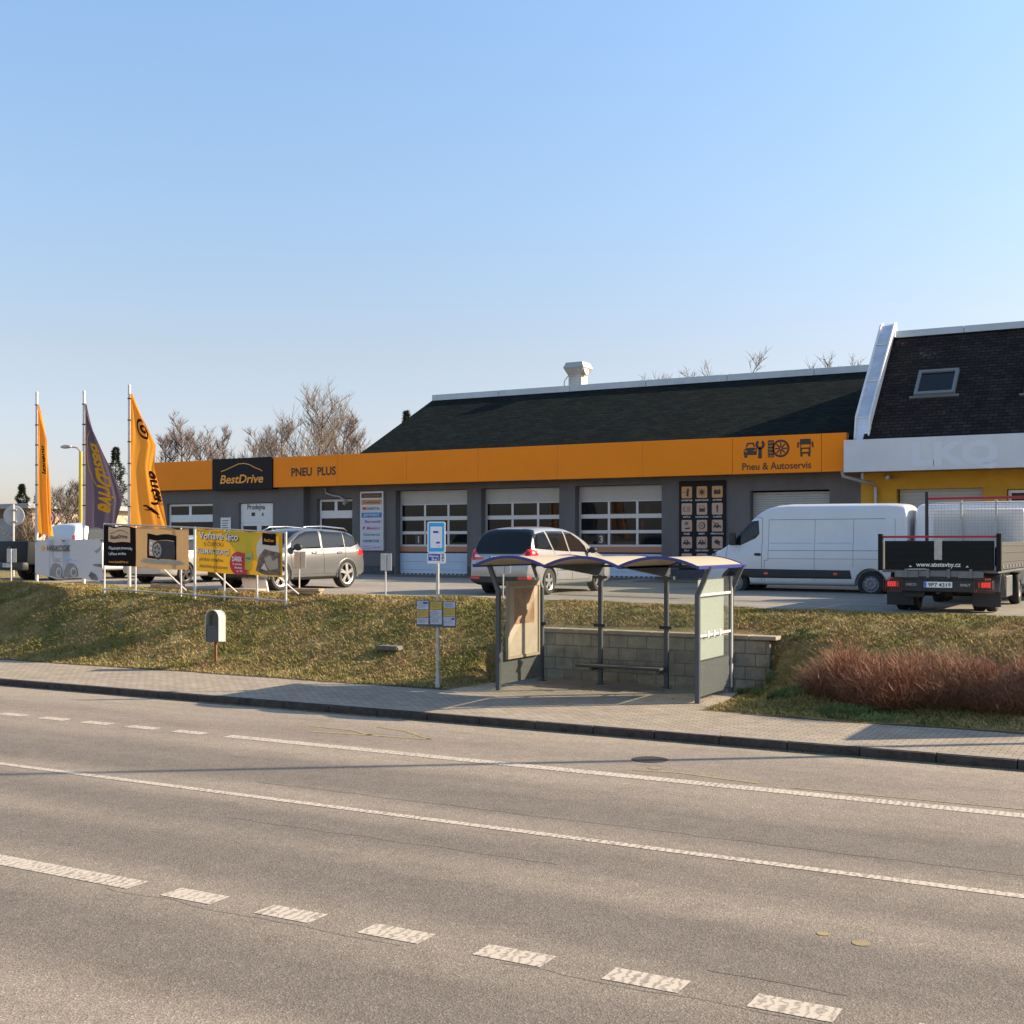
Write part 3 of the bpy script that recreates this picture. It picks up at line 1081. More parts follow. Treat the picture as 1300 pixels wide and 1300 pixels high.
for a, b, y in ((-40.05, -35.3, 39.60), (-33.3, -31.76, 39.60), (-31.76, -27.6, 39.98), (-24.17, -23.77, 39.98), (-20.24, -19.83, 39.98), (-16.24, -13.25, 39.98), (-10.38, -9.44, 39.98)):
    mb.box(a, b, y - 0.03, y + 0.1, 1.5, 2.02)
obj('plinth', mb, 'plinth', B, True)
# interior shell, back wall and floor seen through the door glass
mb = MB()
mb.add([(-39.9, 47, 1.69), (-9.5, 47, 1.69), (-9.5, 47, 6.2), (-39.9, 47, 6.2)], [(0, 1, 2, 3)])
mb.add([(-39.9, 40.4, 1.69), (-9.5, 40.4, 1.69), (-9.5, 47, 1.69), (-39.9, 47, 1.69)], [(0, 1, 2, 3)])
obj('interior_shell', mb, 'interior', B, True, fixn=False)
mb = MB()
mb.box(-21.15, -20.45, 40.62, 40.75, 3.5, 4.4).box(-18.15, -17.1, 40.62, 40.75, 3.95, 4.4).box(-17.95, -17.3, 40.62, 40.75, 3.4, 3.72).box(-31.2, -30.25, 40.55, 40.65, 3.55, 3.88)
mb.box(-39.1, -37.3, 40.0, 40.1, 3.1, 3.80).box(-36.95, -36.8, 40.0, 40.1, 3.1, 3.78)
obj('interior_rack', mb, 'shelforange', B, True)
# roofs
mb = MB()
mb.box(-40.0, -29.45, 39.7, 52, 6.30, 6.36)
obj('flat_roof', mb, 'plinth', B, True)
mb = MB()
def roofslope(xa, xb, y0, z0, y1, z1, th=0.12):
    n = 40
    for i in range(n):
        a, b = lerp(xa, xb, i / n), lerp(xa, xb, (i + 1) / n)
        mb.add([(a, y0, z0), (b, y0, z0), (b, y1, z1), (a, y1, z1), (a, y0, z0 - th), (b, y0, z0 - th), (b, y1, z1 - th), (a, y1, z1 - th)],
               [(0, 1, 2, 3), (7, 6, 5, 4), (0, 4, 5, 1)] + ([(0, 3, 7, 4)] if i == 0 else []) + ([(1, 5, 6, 2)] if i == n - 1 else []))
roofslope(-29.5, -9.35, 39.98, 6.34, 45.9, 9.30)
roofslope(-29.5, -9.35, 51.9, 6.34, 45.92, 9.30)
obj('roof', mb, 'roofgreen', B, True, fixn=False)
mb = MB()
x = -29.5
while x < -9.4:
    x2 = min(x + 3.4, -9.35)
    mb.box(x + 0.01, x2 - 0.01, 45.72, 46.1, 9.18 + 0.03, 9.46)
    x = x2
obj('ridge_cap', mb, 'flash', B, True)
# ventilation tower
mb = MB()
cx, cy = -22.9, 46.9
def frus(mb, z0, hw0, z1, hw1, cx=cx, cy=cy):
    vs = [(cx + sx * h, cy + sy * h, z) for z, h in ((z0, hw0), (z1, hw1)) for sx, sy in ((-1, -1), (1, -1), (1, 1), (-1, 1))]
    mb.add(vs, [(0, 1, 5, 4), (1, 2, 6, 5), (2, 3, 7, 6), (3, 0, 4, 7), (0, 3, 2, 1), (4, 5, 6, 7)])
frus(mb, 8.6, 0.30, 9.95, 0.30)
frus(mb, 9.951, 0.32, 10.0, 0.32)
frus(mb, 10.001, 0.31, 10.33, 0.47)
frus(mb, 10.331, 0.47, 10.55, 0.38)
v_ = obj('roof_ventilator', mb, 'galv', B, True)
mb = MB()
mb.tube([(-22.95, 46.5, 10.02), (-23.15, 46.44, 9.95), (-23.31, 46.42, 9.75), (-23.31, 46.42, 9.5), (-23.15, 46.42, 9.38)], 0.022)
obj('cable', mb, 'pipe', v_, True, smooth=True)
mb = MB()
mb.cyl((-22.62, 46.8, 10.2), (-22.45, 46.8, 10.22), 0.22, n=20)
obj('fan', mb, 'galv', v_, True, smooth=True)

# fascia
FZ0, FZ1, FY = 5.20, 6.43, 39.28
def fpanel(x0, x1, m, z0=FZ0, z1=FZ1, y=FY, name='fascia_panel'):
    mb = MB()
    mb.bbox(x0 + 0.006, x1 - 0.006, y, 39.6, z0, z1, 0.008)
    return obj(name, mb, m, B, True)
fpanel(-39.8, -36.34, 'orange')
sp_ = fpanel(-36.34, -33.08, 'black', FZ0 - 0.06, FZ1 + 0.03, FY - 0.06, 'sign_panel')
f3 = fpanel(-33.08, -13.47, 'orange')
f4 = fpanel(-13.47, -10.5, 'orange')
fpanel(-10.5, -9.7, 'orange')
mb = MB()
for xx in (-29.8, -26.5, -23.3, -20.0, -16.7):
    mb.box(xx - 0.005, xx + 0.005, FY - 0.0015, FY + 0.02, FZ0 + 0.01, FZ1 - 0.01)
obj('panel_joint', mb, 'orangedk', f3, True)
mb = MB()
mb.box(-39.7, -9.8, 39.35, 40.0, 6.30, 6.335)
mb.box(-39.7, -31.9, 39.3, 39.6, 5.22, 5.27)
mb.box(-31.9, -9.8, 39.35, 39.98, 5.22, 5.27)
obj('soffit', mb, 'dark', B, True)
fn = front(-34.72, FY - 0.06, 5.42)
mb = MB()
textmb(mb, 'BestDrive', 0.50, fn, 0.008, bold=0.022, shear=0.22, width=2.35)
stroke(mb, fn, [(-1.12, 0.50), (-0.85, 0.57), (-0.45, 0.70), (-0.15, 0.80), (0.15, 0.81), (0.45, 0.75), (0.72, 0.62), (0.95, 0.55), (1.12, 0.47)], 0.035, 0.008)
obj('lettering', mb, 'textorange', sp_, True)
mb = MB()
textmb(mb, 'PNEU  PLUS', 0.46, front(-31.0, FY, 5.64), 0.008, bold=0.03, width=2.25)
obj('lettering', mb, 'textblack', f3, True)
# icon panel: car with spanner, tyre, lorry, and the words below
mb = MB()
textmb(mb, 'Pneu & Autoservis', 0.33, front(-11.98, FY, 5.33), 0.008, bold=0.014, width=2.3)
fn = front(-12.72, FY, 5.98)
K = lambda poly, h=0.008, m=0: flat(mb, fn, poly, h, m)
K([(-0.36, -0.16), (0.08, -0.16), (0.08, 0.05), (0.0, 0.08), (-0.28, 0.08), (-0.36, 0.0)])
K([(-0.30, 0.10), (-0.24, 0.25), (-0.02, 0.25), (0.02, 0.10), (-0.02, 0.10), (-0.06, 0.20), (-0.20, 0.20), (-0.25, 0.10)])
K([(-0.34, -0.24), (-0.24, -0.24), (-0.24, -0.165), (-0.34, -0.165)])
K([(0.13, -0.28), (0.26, -0.28), (0.25, 0.06), (0.14, 0.06)])
ring(mb, fn, 0.195, 0.17, 0.07, 0.16, 0.008, n=18, a0=120, a1=420)
K([(-0.33, -0.04), (-0.25, -0.06), (-0.25, -0.02), (-0.33, 0.0)], 0.012, 1)
K([(-0.02, -0.04), (0.05, -0.02), (0.05, 0.02), (-0.02, -0.01)], 0.012, 1)
fn = front(-11.88, FY, 6.0)
K([(-0.38, -0.28), (-0.18, -0.28), (-0.18, 0.28), (-0.38, 0.28)])
for i in range(5):
    K([(-0.36, -0.26 + i * 0.11), (-0.21, -0.26 + i * 0.11), (-0.21, -0.21 + i * 0.11), (-0.36, -0.21 + i * 0.11)], 0.012, 2)
ring(mb, fn, 0.05, 0.0, 0.22, 0.29, 0.008, n=28)
ring(mb, fn, 0.05, 0.0, 0.035, 0.07, 0.008, n=12)
for i in range(8):
    a = i * PI / 4
    c_, s_ = math.cos(a), math.sin(a)
    stroke(mb, fn, [(0.05 + 0.07 * c_, 0.07 * s_), (0.05 + 0.2 * c_, 0.2 * s_)], 0.045, 0.008)
fn = front(-11.02, FY, 5.98)
K([(-0.19, 0.12), (0.19, 0.12), (0.17, 0.30), (-0.17, 0.30)])
K([(-0.17, -0.18), (0.17, -0.18), (0.17, 0.02), (-0.17, 0.02)])
K([(-0.17, 0.02), (-0.14, 0.02), (-0.14, 0.12), (-0.17, 0.12)])
K([(0.14, 0.02), (0.17, 0.02), (0.17, 0.12), (0.14, 0.12)])
K([(-0.16, -0.27), (-0.09, -0.27), (-0.09, -0.18), (-0.16, -0.18)])
K([(0.09, -0.27), (0.16, -0.27), (0.16, -0.18), (0.09, -0.18)])
K([(-0.27, 0.02), (-0.22, 0.02), (-0.20, 0.2), (-0.26, 0.2)])
K([(0.22, 0.02), (0.27, 0.02), (0.26, 0.2), (0.20, 0.2)])
K([(-0.12, -0.12), (0.12, -0.12), (0.10, -0.03), (-0.10, -0.03)], 0.012, 1)
obj('lettering', mb, ['textblack', 'orange', 'orangedk'], f4, True)

# sectional doors with three rows of panes
def sectional_door(x0, x1, number=None, stain=None):
    y = 40.33
    mb = MB()
    mb.bbox(x0, x1, y - 0.02, y + 0.06, 4.45, 4.97, 0.01)
    for i in range(1, 4):
        mb.box(x0, x1, y - 0.024, y - 0.018, 4.45 + i * 0.13 - 0.004, 4.45 + i * 0.13 + 0.004)
    dr = obj('sectional_door', mb, 'shutter', B, True)
    rows = [(3.96, 4.40), (3.38, 3.80), (2.86, 3.26)]
    cols = [x0 + 0.09, x0 + (x1 - x0) * 0.345, x0 + (x1 - x0) * 0.345 + 0.09, x0 + (x1 - x0) * 0.675, x0 + (x1 - x0) * 0.675 + 0.09, x1 - 0.05]
    mb = MB()
    for z0, z1 in ((4.40, 4.45), (3.80, 3.96), (3.26, 3.38), (2.78, 2.86)):
        mb.bbox(x0, x1, y - 0.03, y + 0.03, z0, z1, 0.008)
    for k in (0, 2, 4, 6):
        a = x0 if k == 0 else (cols[k - 1] if k < 6 else cols[5])
        b = cols[0] if k == 0 else (cols[k] if k < 6 else x1)
        for z0, z1 in rows:
            mb.box(a, b, y - 0.027, y + 0.027, z0, z1)
    obj('frame', mb, 'alu', dr, True)
    for z0, z1 in rows:
        for k in (0, 2, 4):
            mb = MB()
            mb.box(cols[k], cols[k + 1], y - 0.006, y + 0.006, z0, z1)
            obj('pane', mb, 'glassdk', dr, True)
    mb = MB()
    mb.bbox(x0, x1, y - 0.03, y + 0.05, 2.58, 2.779, 0.008)
    obj('coloured_stripe', mb, 'brownstripe', dr, True)
    mb = MB()
    mb.box(x0, x1, y - 0.012, y + 0.04, 2.525, 2.579)
    obj('seal', mb, 'dark', dr, True)
    mb = MB()
    for z0, z1 in ((2.19, 2.522), (1.88, 2.186), (1.735, 1.876)):
        mb.bbox(x0, x1, y - 0.03, y + 0.05, z0, z1, 0.008)
    obj('lower_panel', mb, 'bluedoor', dr, True)
    mb = MB()
    mb.box(x0, x1, y - 0.02, y + 0.04, 1.69, 1.735)
    k = x0 + 0.02
    obj('bottom_seal', mb, 'dark', dr, True)
    mb = MB()
    fn = front(0, y - 0.02, 0)
    while k < x1 - 0.14:
        flat(mb, fn, [(k, 1.69), (k + 0.09, 1.69), (k + 0.13, 1.74), (k + 0.04, 1.74)], 0.012)
        k += 0.19
    obj('warning_teeth', mb, 'shutter', dr, True)
    if number:
        mb = MB()
        fn = front(cols[1] - 0.27, y - 0.006, 2.93)
        flat(mb, fn, [(-0.15, -0.05), (0.15, -0.05), (0.15, 0.33), (-0.15, 0.33)], 0.004, 1)
        textmb(mb, number, 0.36, fn, 0.008, bold=0.02)
        obj('door_number', mb, [mat('number_tan' + number, (0.80, 0.50, 0.30), 0.6), M['plinth']], dr, True)
    return dr
sectional_door(-27.49, -24.23, '1')
sectional_door(-23.59, -20.30, '2')
sectional_door(-19.64, -16.30, '3')
# roller shutter behind the van
mb = MB()
z = 1.7
while z < 4.6:
    mb.bbox(-13.09, -10.44, 40.28, 40.32, z, z + 0.075, 0.012)
    z += 0.079
obj('roller_shutter', mb, 'shutter', B, True)

# windows and the shop door
def frame_rect(mb, x0, x1, z0, z1, y, t=0.09, d_=0.07):
    mb.box(x0, x1, y - d_ / 2, y + d_ / 2, z1 - t, z1).box(x0, x1, y - d_ / 2, y + d_ / 2, z0, z0 + t)
    mb.box(x0, x0 + t, y - d_ / 2, y + d_ / 2, z0 + t, z1 - t).box(x1 - t, x1, y - d_ / 2, y + d_ / 2, z0 + t, z1 - t)
def window(x0, x1, z0, z1, y, parent, split, low=None, framemat='white'):
    mb = MB()
    frame_rect(mb, x0, x1, z0, z1, y)
    for s_ in split:
        xm = lerp(x0, x1, s_)
        mb.box(xm - 0.07, xm + 0.07, y - 0.034, y + 0.034, (low or z0) + 0.09, z1 - 0.09)
    if low:
        mb.box(x0 + 0.09, x1 - 0.09, y - 0.05, y + 0.05, low - 0.22, low + 0.09)
    f = obj('window', mb, framemat, parent, True)
    mb = MB()
    mb.box(x0 + 0.09, x1 - 0.09, y - 0.005, y + 0.005, z0 + 0.09, (low - 0.22 if low else z1 - 0.09))
    if low:
        mb.box(x0 + 0.09, x1 - 0.09, y - 0.005, y + 0.005, low + 0.09, z1 - 0.09)
    obj('pane', mb, 'glassdk', f, True)
    return f
window(-39.30, -36.69, 2.32, 4.61, 39.78, B, [0.47], low=4.05)
window(-31.38, -29.63, 2.02, 4.70, 40.22, B, [0.47], low=4.15)
mb = MB()
mb.bbox(-35.2, -33.4, 39.72, 39.80, 3.76, 4.58, 0.01)
for z in (4.27, 3.97):
    mb.box(-35.2, -33.4, 39.714, 39.721, z, z + 0.02)
frame_rect(mb, -35.2, -34.2, 1.72, 3.758, 39.76, 0.12)
frame_rect(mb, -34.2, -33.4, 1.72, 3.758, 39.76, 0.12)
dr = obj('shop_door', mb, 'white', B, True)
mb = MB()
mb.box(-35.08, -34.32, 39.755, 39.765, 1.84, 3.64).box(-34.08, -33.52, 39.755, 39.765, 1.84, 3.64)
obj('pane', mb, 'glassdk', dr, True)
mb = MB()
textmb(mb, 'Prodejna', 0.30, front(-34.35, 39.71, 4.33), 0.004, bold=0.01, width=0.95)
fn = front(0, 39.71, 0)
flat(mb, fn, [(-34.6, 4.05), (-34.42, 4.05), (-34.42, 4.2), (-34.6, 4.2)], 0.006)
flat(mb, fn, [(-34.06, 4.05), (-34.0, 4.22), (-33.94, 4.05), (-33.97, 4.05), (-34.0, 4.14), (-34.03, 4.05)], 0.006)
obj('lettering', mb, 'textblack', dr, True)
mb = MB()
mb.bbox(-36.18, -35.62, 39.56, 39.61, 3.25, 4.0, 0.01)
n_ = obj('notice', mb, 'white', B, True)
mb = MB()
fn = front(0, 39.56, 0)
for i in range(5):
    flat(mb, fn, [(-36.1, 3.85 - i * 0.1), (-35.75 - 0.03 * (i % 3), 3.85 - i * 0.1), (-35.75 - 0.03 * (i % 3), 3.88 - i * 0.1), (-36.1, 3.88 - i * 0.1)], 0.006)
flat(mb, fn, [(-35.95, 3.33), (-35.8, 3.33), (-35.8, 3.45), (-35.95, 3.45)], 0.006)
obj('lettering', mb, 'textblack', n_, True)
# security camera and cable near the corner
mb = MB()
mb.tube([(-30.9, 39.9, 5.15), (-30.8, 39.85, 4.95), (-30.5, 39.85, 4.85), (-30.2, 39.9, 4.8), (-29.8, 39.93, 4.6)], 0.04)
mb.cyl((-29.8, 39.9, 4.58), (-29.8, 39.7, 4.5), 0.07)
obj('wall_camera', mb, 'pipe', B, True, smooth=True)

# tyre makers board
mb = MB()
mb.bbox(-29.15, -28.02, 39.90, 39.995, 2.62, 4.97, 0.01)
bd = obj('signboard', mb, 'alu', B, True)
rows = [('ZNAČKOVÉ PNEU', (0.10, 0.035, 0.015), (0.35, 0.18, 0.1), 0), ('Continental', (0.55, 0.27, 0.10), (0.22, 0.06, 0.02), 0), ('UNIROYAL', (0.6, 0.6, 0.6), (0.05, 0.05, 0.05), 1),
        ('SEMPERIT', (0.03, 0.20, 0.42), (0.55, 0.7, 0.8), 0), ('Barum', (0.55, 0.53, 0.6), (0.2, 0.05, 0.25), 2), ('Matador', (0.55, 0.52, 0.6), (0.5, 0.06, 0.2), 3),
        ('General', (0.52, 0.58, 0.64), (0.12, 0.16, 0.18), 0), ('HANKOOK', (0.52, 0.56, 0.64), (0.03, 0.03, 0.04), 0), ('', (0.5, 0.5, 0.6), (0.3, 0.12, 0.4), 4)]
zz = 4.90
for i, (t, c, tc_, k) in enumerate(rows):
    h_ = 0.2 if i else 0.19
    mb = MB()
    fn = front(-28.585, 39.90, zz - h_)
    flat(mb, fn, [(-0.49, 0), (0.49, 0), (0.49, h_), (-0.49, h_)], 0.006, 0)
    if t:
        textmb(mb, t, 0.15 if i else 0.12, front(-28.585 + (0.1 if k in (1, 3) else 0), 39.90, zz - h_ + 0.05), 0.012, m=1, bold=0.012, width=0.62 if k else 0.78)
    if k == 1:
        flat(mb, fn, [(-0.44, 0.05), (-0.24, 0.05), (-0.24, 0.16), (-0.44, 0.16)], 0.012, 2)
    if k == 2:
        ring(mb, fn, 0.38, 0.1, 0.03, 0.055, 0.012, 12, m=1)
    if k == 3:
        flat(mb, fn, [(-0.44, 0.05), (-0.36, 0.05), (-0.30, 0.16), (-0.40, 0.16)], 0.012, 1)
    if k == 4:
        for q in range(3):
            stroke(mb, fn, [(-0.42 + 0.5 * (q % 2), 0.15 - 0.05 * q), (-0.05 + 0.5 * (q % 2), 0.15 - 0.05 * q)], 0.018, 0.012, m=1)
    obj('name_plate', mb, [mat('plate%d' % i, c, 0.5), mat('platetext%d' % i, tc_, 0.5), M['signred']], bd, True)
    zz -= 0.257

# services board with three columns of symbols
mb = MB()
mb.bbox(-15.62, -13.94, 39.93, 39.995, 2.0, 5.05, 0.01)
sb_ = obj('services_board', mb, 'black', B, True)
caps = ['GEOMETRIE', 'KLIMATIZACE', 'BATERIE', 'SVĚTLA', 'DIAGNOSTIKA', 'TLUMIČE', 'OLEJE', 'BRZDY', 'PŘÍPRAVA NA STK', 'SKLA', 'TAŽNÁ ZAŘÍZENÍ', 'VÝFUKY', 'ČIŠTĚNÍ', 'SERVIS', 'PODVOZEK']
tilec = mat('icon_tile', (0.52, 0.33, 0.24), 0.5)
tiletop = mat('icon_tile_orange', (0.62, 0.30, 0.11), 0.5)
for r_ in range(5):
    for c_ in range(3):
        cx, cz = -15.62 + 0.29 + c_ * 0.55, 4.66 - r_ * 0.575
        fn = front(cx, 39.93, cz)
        mb = MB()
        flat(mb, fn, rrect(-0.19, 0.19, -0.20, 0.20, 0.04), 0.006, 0)
        k = r_ * 3 + c_
        h = 0.010
        if k == 0:
            flat(mb, fn, [(-0.02, -0.14), (0.06, -0.14), (0.09, 0.13), (0.01, 0.13)], h, 1); stroke(mb, fn, [(-0.16, 0.0), (0.0, 0.02)], 0.02, h, 1); stroke(mb, fn, [(0.05, -0.14), (0.14, -0.12)], 0.015, h, 1)
        elif k == 1:
            for q in range(4):
                a = q * PI / 4
                stroke(mb, fn, [(-0.13 * math.cos(a), -0.13 * math.sin(a)), (0.13 * math.cos(a), 0.13 * math.sin(a))], 0.025, h + q * 0.001, 1)
            ring(mb, fn, 0, 0, 0.05, 0.07, h + 0.006, 12, m=1)
        elif k == 2:
            flat(mb, fn, [(-0.12, -0.08), (0.12, -0.08), (0.12, 0.06), (-0.12, 0.06)], h, 1); flat(mb, fn, [(-0.10, 0.06), (-0.05, 0.06), (-0.05, 0.09), (-0.10, 0.09)], h, 1); flat(mb, fn, [(0.05, 0.06), (0.10, 0.06), (0.10, 0.09), (0.05, 0.09)], h, 1)
        elif k == 3:
            ring(mb, fn, -0.04, 0, 0.07, 0.095, h, 14, 90, 270, m=1)
            for q in range(4):
                stroke(mb, fn, [(0.0, -0.075 + q * 0.05), (0.13, -0.075 + q * 0.05)], 0.018, h, 1)
        elif k == 4:
            flat(mb, fn, [(-0.10, -0.10), (0.11, -0.10), (0.11, 0.02), (-0.10, 0.02)], h, 1); ring(mb, fn, 0, 0.02, 0.085, 0.10, h, 12, 0, 180, m=1)
        elif k == 5:
            flat(mb, fn, [(-0.02, -0.12), (0.02, -0.12), (0.035, 0.12), (-0.035, 0.12)], h, 1)
        elif k == 6:
            for q in range(3):
                stroke(mb, fn, [(-0.07, 0.12 - q * 0.04), (0.06, 0.12 - q * 0.04)], 0.025, h, 1)
            flat(mb, fn, [(-0.12, -0.08), (0.0, -0.07), (0.13, -0.05), (0.1, -0.11), (0.0, -0.12)], h, 1)
        elif k == 7:
            ring(mb, fn, 0, 0, 0.095, 0.12, h, 18, m=1); ring(mb, fn, 0, 0, 0.03, 0.045, h, 12, m=1); ring(mb, fn, 0, 0, 0.08, 0.12, h + 0.002, 8, -60, 60, m=1)
        elif k in (8, 9, 10, 12, 14):
            flat(mb, fn, [(-0.14, -0.08), (0.14, -0.08), (0.13, 0.0), (0.07, 0.02), (0.03, 0.09), (-0.07, 0.09), (-0.11, 0.01), (-0.14, 0.0)], h, 1)
            flat(mb, fn, circle(-0.08, -0.085, 0.035, 10), h + 0.002, 0); flat(mb, fn, circle(0.08, -0.085, 0.035, 10), h + 0.002, 0)
            flat(mb, fn, [(-0.05, 0.02), (0.02, 0.02), (0.0, 0.07), (-0.04, 0.07)], h + 0.002, 0)
            if k == 8: stroke(mb, fn, [(-0.17, 0.15), (-0.08, 0.06)], 0.02, h, 1)
            if k == 10: stroke(mb, fn, [(0.13, 0.12), (0.13, 0.0)], 0.02, h + 0.001, 1)
            if k == 9:
                for q in range(3): stroke(mb, fn, [(-0.08 + q * 0.07, 0.15), (-0.05 + q * 0.07, 0.15)], 0.02, h, 1)
        else:
            flat(mb, fn, [(-0.12, 0.02), (-0.04, 0.11), (0.12, 0.03), (0.06, -0.06), (-0.06, -0.04)], h, 1); ring(mb, fn, 0.05, -0.05, 0.03, 0.05, h + 0.002, 10, m=1)
        textmb(mb, caps[k], 0.075, front(cx, 39.93, cz - 0.30), 0.006, m=2, bold=0.012, width=min(0.46, 0.045 * len(caps[k])))
        obj('symbol_tile', mb, [tiletop if r_ == 0 else tilec, M['textblack'], M['textwhite']], sb_, True)

# ------------------------------------------------------------------ yellow building
Y2 = thing('yellow_building', 'yellow building with white fascia board and steep weathered dark roof behind the tipper truck', 'building', (-2, 40, 1.68))
mb = MB()
wall_open(mb, -9.415, 16, 1.5, 6.1, 39.99, [(-8.3, -5.72, 1.66, 4.62), (-5.03, -3.4, 2.6, 4.55), (-1, 2, 1.66, 4.62)])
mb.add([(-9.415, 39.99, 1.5), (-9.415, 46.5, 1.5), (-9.415, 46.5, 6.1), (-9.415, 39.99, 6.1)], [(0, 1, 2, 3)])
mb.add([(16, 39.99, 1.5), (16, 46.5, 1.5), (16, 46.5, 6.1), (16, 39.99, 6.1)], [(0, 1, 2, 3)])
mb.add([(-9.415, 46.5, 1.5), (16, 46.5, 1.5), (16, 46.5, 6.1), (-9.415, 46.5, 6.1)], [(0, 1, 2, 3)])
obj('wall', mb, 'yellow', Y2, True, fixn=False)
mb = MB()
mb.bbox(-9.65, 16, 38.72, 38.80, 5.13, 6.14, 0.01)
fb = obj('fascia_board', mb, 'fasciawhite', Y2, True)
mb = MB()
fn = front(0, 38.72, 0)
textmb(mb, 'LKQ', 0.93, front(-6.33, 38.72, 5.30), 0.006, bold=0.05, width=2.5)
obj('lettering', mb, 'ghost', fb, True)
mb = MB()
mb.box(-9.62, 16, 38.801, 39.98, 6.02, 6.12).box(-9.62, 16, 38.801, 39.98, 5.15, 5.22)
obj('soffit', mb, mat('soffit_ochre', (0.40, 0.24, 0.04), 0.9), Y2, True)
mb = MB()
roofslope(-9.1, 16, 38.9, 6.16, 42.9, 9.93)
roofslope(-9.1, 16, 46.9, 6.16, 42.91, 9.93)
rf = obj('roof', mb, 'roofbrown', Y2, True, fixn=False)
mb = MB()
x = -8.9
while x < 16:
    mb.box(x + 0.01, min(16, x + 2.2) - 0.01, 42.75, 43.1, 9.88, 10.1)
    x += 2.2
obj('ridge_cap', mb, 'flash', Y2, True)
# clad fire wall between the two roofs
mb = MB()
prof = [(39.05, 6.15), (39.22, 6.86), (42.72, 10.30), (43.1, 10.42), (46.6, 7.2), (46.8, 6.0)]
for a, b in ((-9.36, -8.98),):
    n_ = len(prof)
    vs = [(a, y, z) for y, z in prof] + [(b, y, z) for y, z in prof] + [(a, 42.9, 5.9), (b, 42.9, 5.9)]
    fs = [(i, i + 1, n_ + i + 1, n_ + i) for i in range(n_ - 1)] + [(i + 1, i, 2 * n_) for i in range(n_ - 1)] + [(n_ + i, n_ + i + 1, 2 * n_ + 1) for i in range(n_ - 1)]
    mb.add(vs, fs)
pw = obj('fire_wall_cladding', mb, 'parapet', Y2, True)
mb = MB()
def along(t):
    return (lerp(39.22, 42.72, t), lerp(6.86, 10.30, t))
for a, b in ((-9.41, -9.36), (-8.98, -8.93)):
    vs = []
    for y, z in prof[:4]:
        vs += [(a, y - 0.04, z + 0.05), (b, y - 0.04, z + 0.05), (a, y + 0.1, z - 0.22), (b, y + 0.1, z - 0.22)]
    for i in range(3):
        q = i * 4
        mb.add([vs[q], vs[q + 1], vs[q + 5], vs[q + 4], vs[q + 2], vs[q + 3], vs[q + 7], vs[q + 6]], [(0, 1, 2, 3), (7, 6, 5, 4), (0, 3, 7, 4), (1, 5, 6, 2), (0, 4, 5, 1), (3, 2, 6, 7)])
for t in (0.0, 0.38, 0.78):
    y, z = along(t)
    mb.box(-9.36, -8.98, y - 0.03, y + 0.02, z + 0.0, z + 0.03)
obj('edge_trim', mb, 'white', pw, True)
# skylights
def skylight(xc, t0=0.37, t1=0.60):
    def fn(u, v, h):
        t = lerp(t0, t1, v)
        return (xc + u, lerp(38.9, 42.9, t) - 0.68 * h, lerp(6.16, 9.93, t) + 0.73 * h)
    mb = MB()
    for a, b, c, d_ in ((-0.62, -0.52, 0, 1), (0.52, 0.62, 0, 1), (-0.52, 0.52, 0, 0.09), (-0.52, 0.52, 0.91, 1)):
        mb.prism([(a, c), (b, c), (b, d_), (a, d_)], fn, 0.0, 0.13)
    mb.prism([(-0.75, -0.06), (0.75, -0.06), (0.75, -0.002), (-0.75, -0.002)], fn, 0.0, 0.05)
    s_ = obj('skylight', mb, 'skyframe', rf, True)
    s_.parent = Y2
    mb = MB()
    mb.prism([(-0.52, 0.09), (0.52, 0.09), (0.52, 0.91), (-0.52, 0.91)], fn, 0.05, 0.07)
    obj('pane', mb, 'tint', s_, True)
skylight(-7.22)
skylight(-3.95, 0.34, 0.55)
skylight(0.5)
mb = MB()
z = 1.7
while z < 4.55:
    mb.box(-8.25, -5.75, 40.26, 40.3, z, z + 0.11)
    z += 0.118
obj('roller_shutter', mb, 'shutter', Y2, True)
window(-5.0, -3.43, 2.63, 4.53, 40.15, Y2, [0.5])
mb = MB()
mb.box(-0.98, 1.98, 40.26, 40.3, 1.7, 4.6)
obj('door', mb, 'whitedoor', Y2, True)
mb = MB()
mb.tube([(-9.72, 38.85, 5.16), (-9.72, 38.9, 5.02), (-9.2, 39.3, 4.86), (-9.0, 39.6, 4.82), (-8.92, 39.87, 4.7), (-8.92, 39.87, 1.7)], 0.06, 10)
mb.tube([(-9.2, 39.3, 5.14), (-9.2, 39.3, 4.92)], 0.055, 10)
for z in (4.4, 3.2, 2.2):
    mb.cyl((-8.92, 39.87, z), (-8.92, 39.87, z + 0.05), 0.075, n=12)
obj('downpipe', mb, 'pipe', Y2, True, smooth=True)
mb = MB()
mb.tube([(-8.6, 39.95, 4.95), (-8.35, 39.8, 4.98), (-8.2, 39.7, 5.02)], 0.025)
mb.cyl((-8.62, 39.9, 5.02), (-8.5, 39.62, 4.98), 0.07, n=12)
obj('wall_camera', mb, 'pipe', Y2, True, smooth=True)

# ------------------------------------------------------------------ vehicles
def poly_interp(pl, x):
    if x <= pl[0][0]: return pl[0][1]
    for (a, b), (c, d_) in zip(pl, pl[1:]):
        if x <= c:
            return lerp(b, d_, (x - a) / (c - a)) if c > a else d_
    return pl[-1][1]

def resample(pl, step):
    out = [pl[0]]
    for (a, b), (c, d_) in zip(pl, pl[1:]):
        L = math.hypot(c - a, d_ - b)
        n = max(1, int(round(L / step)))
        for i in range(1, n + 1):
            out.append((lerp(a, c, i / n), lerp(b, d_, i / n)))
    return out

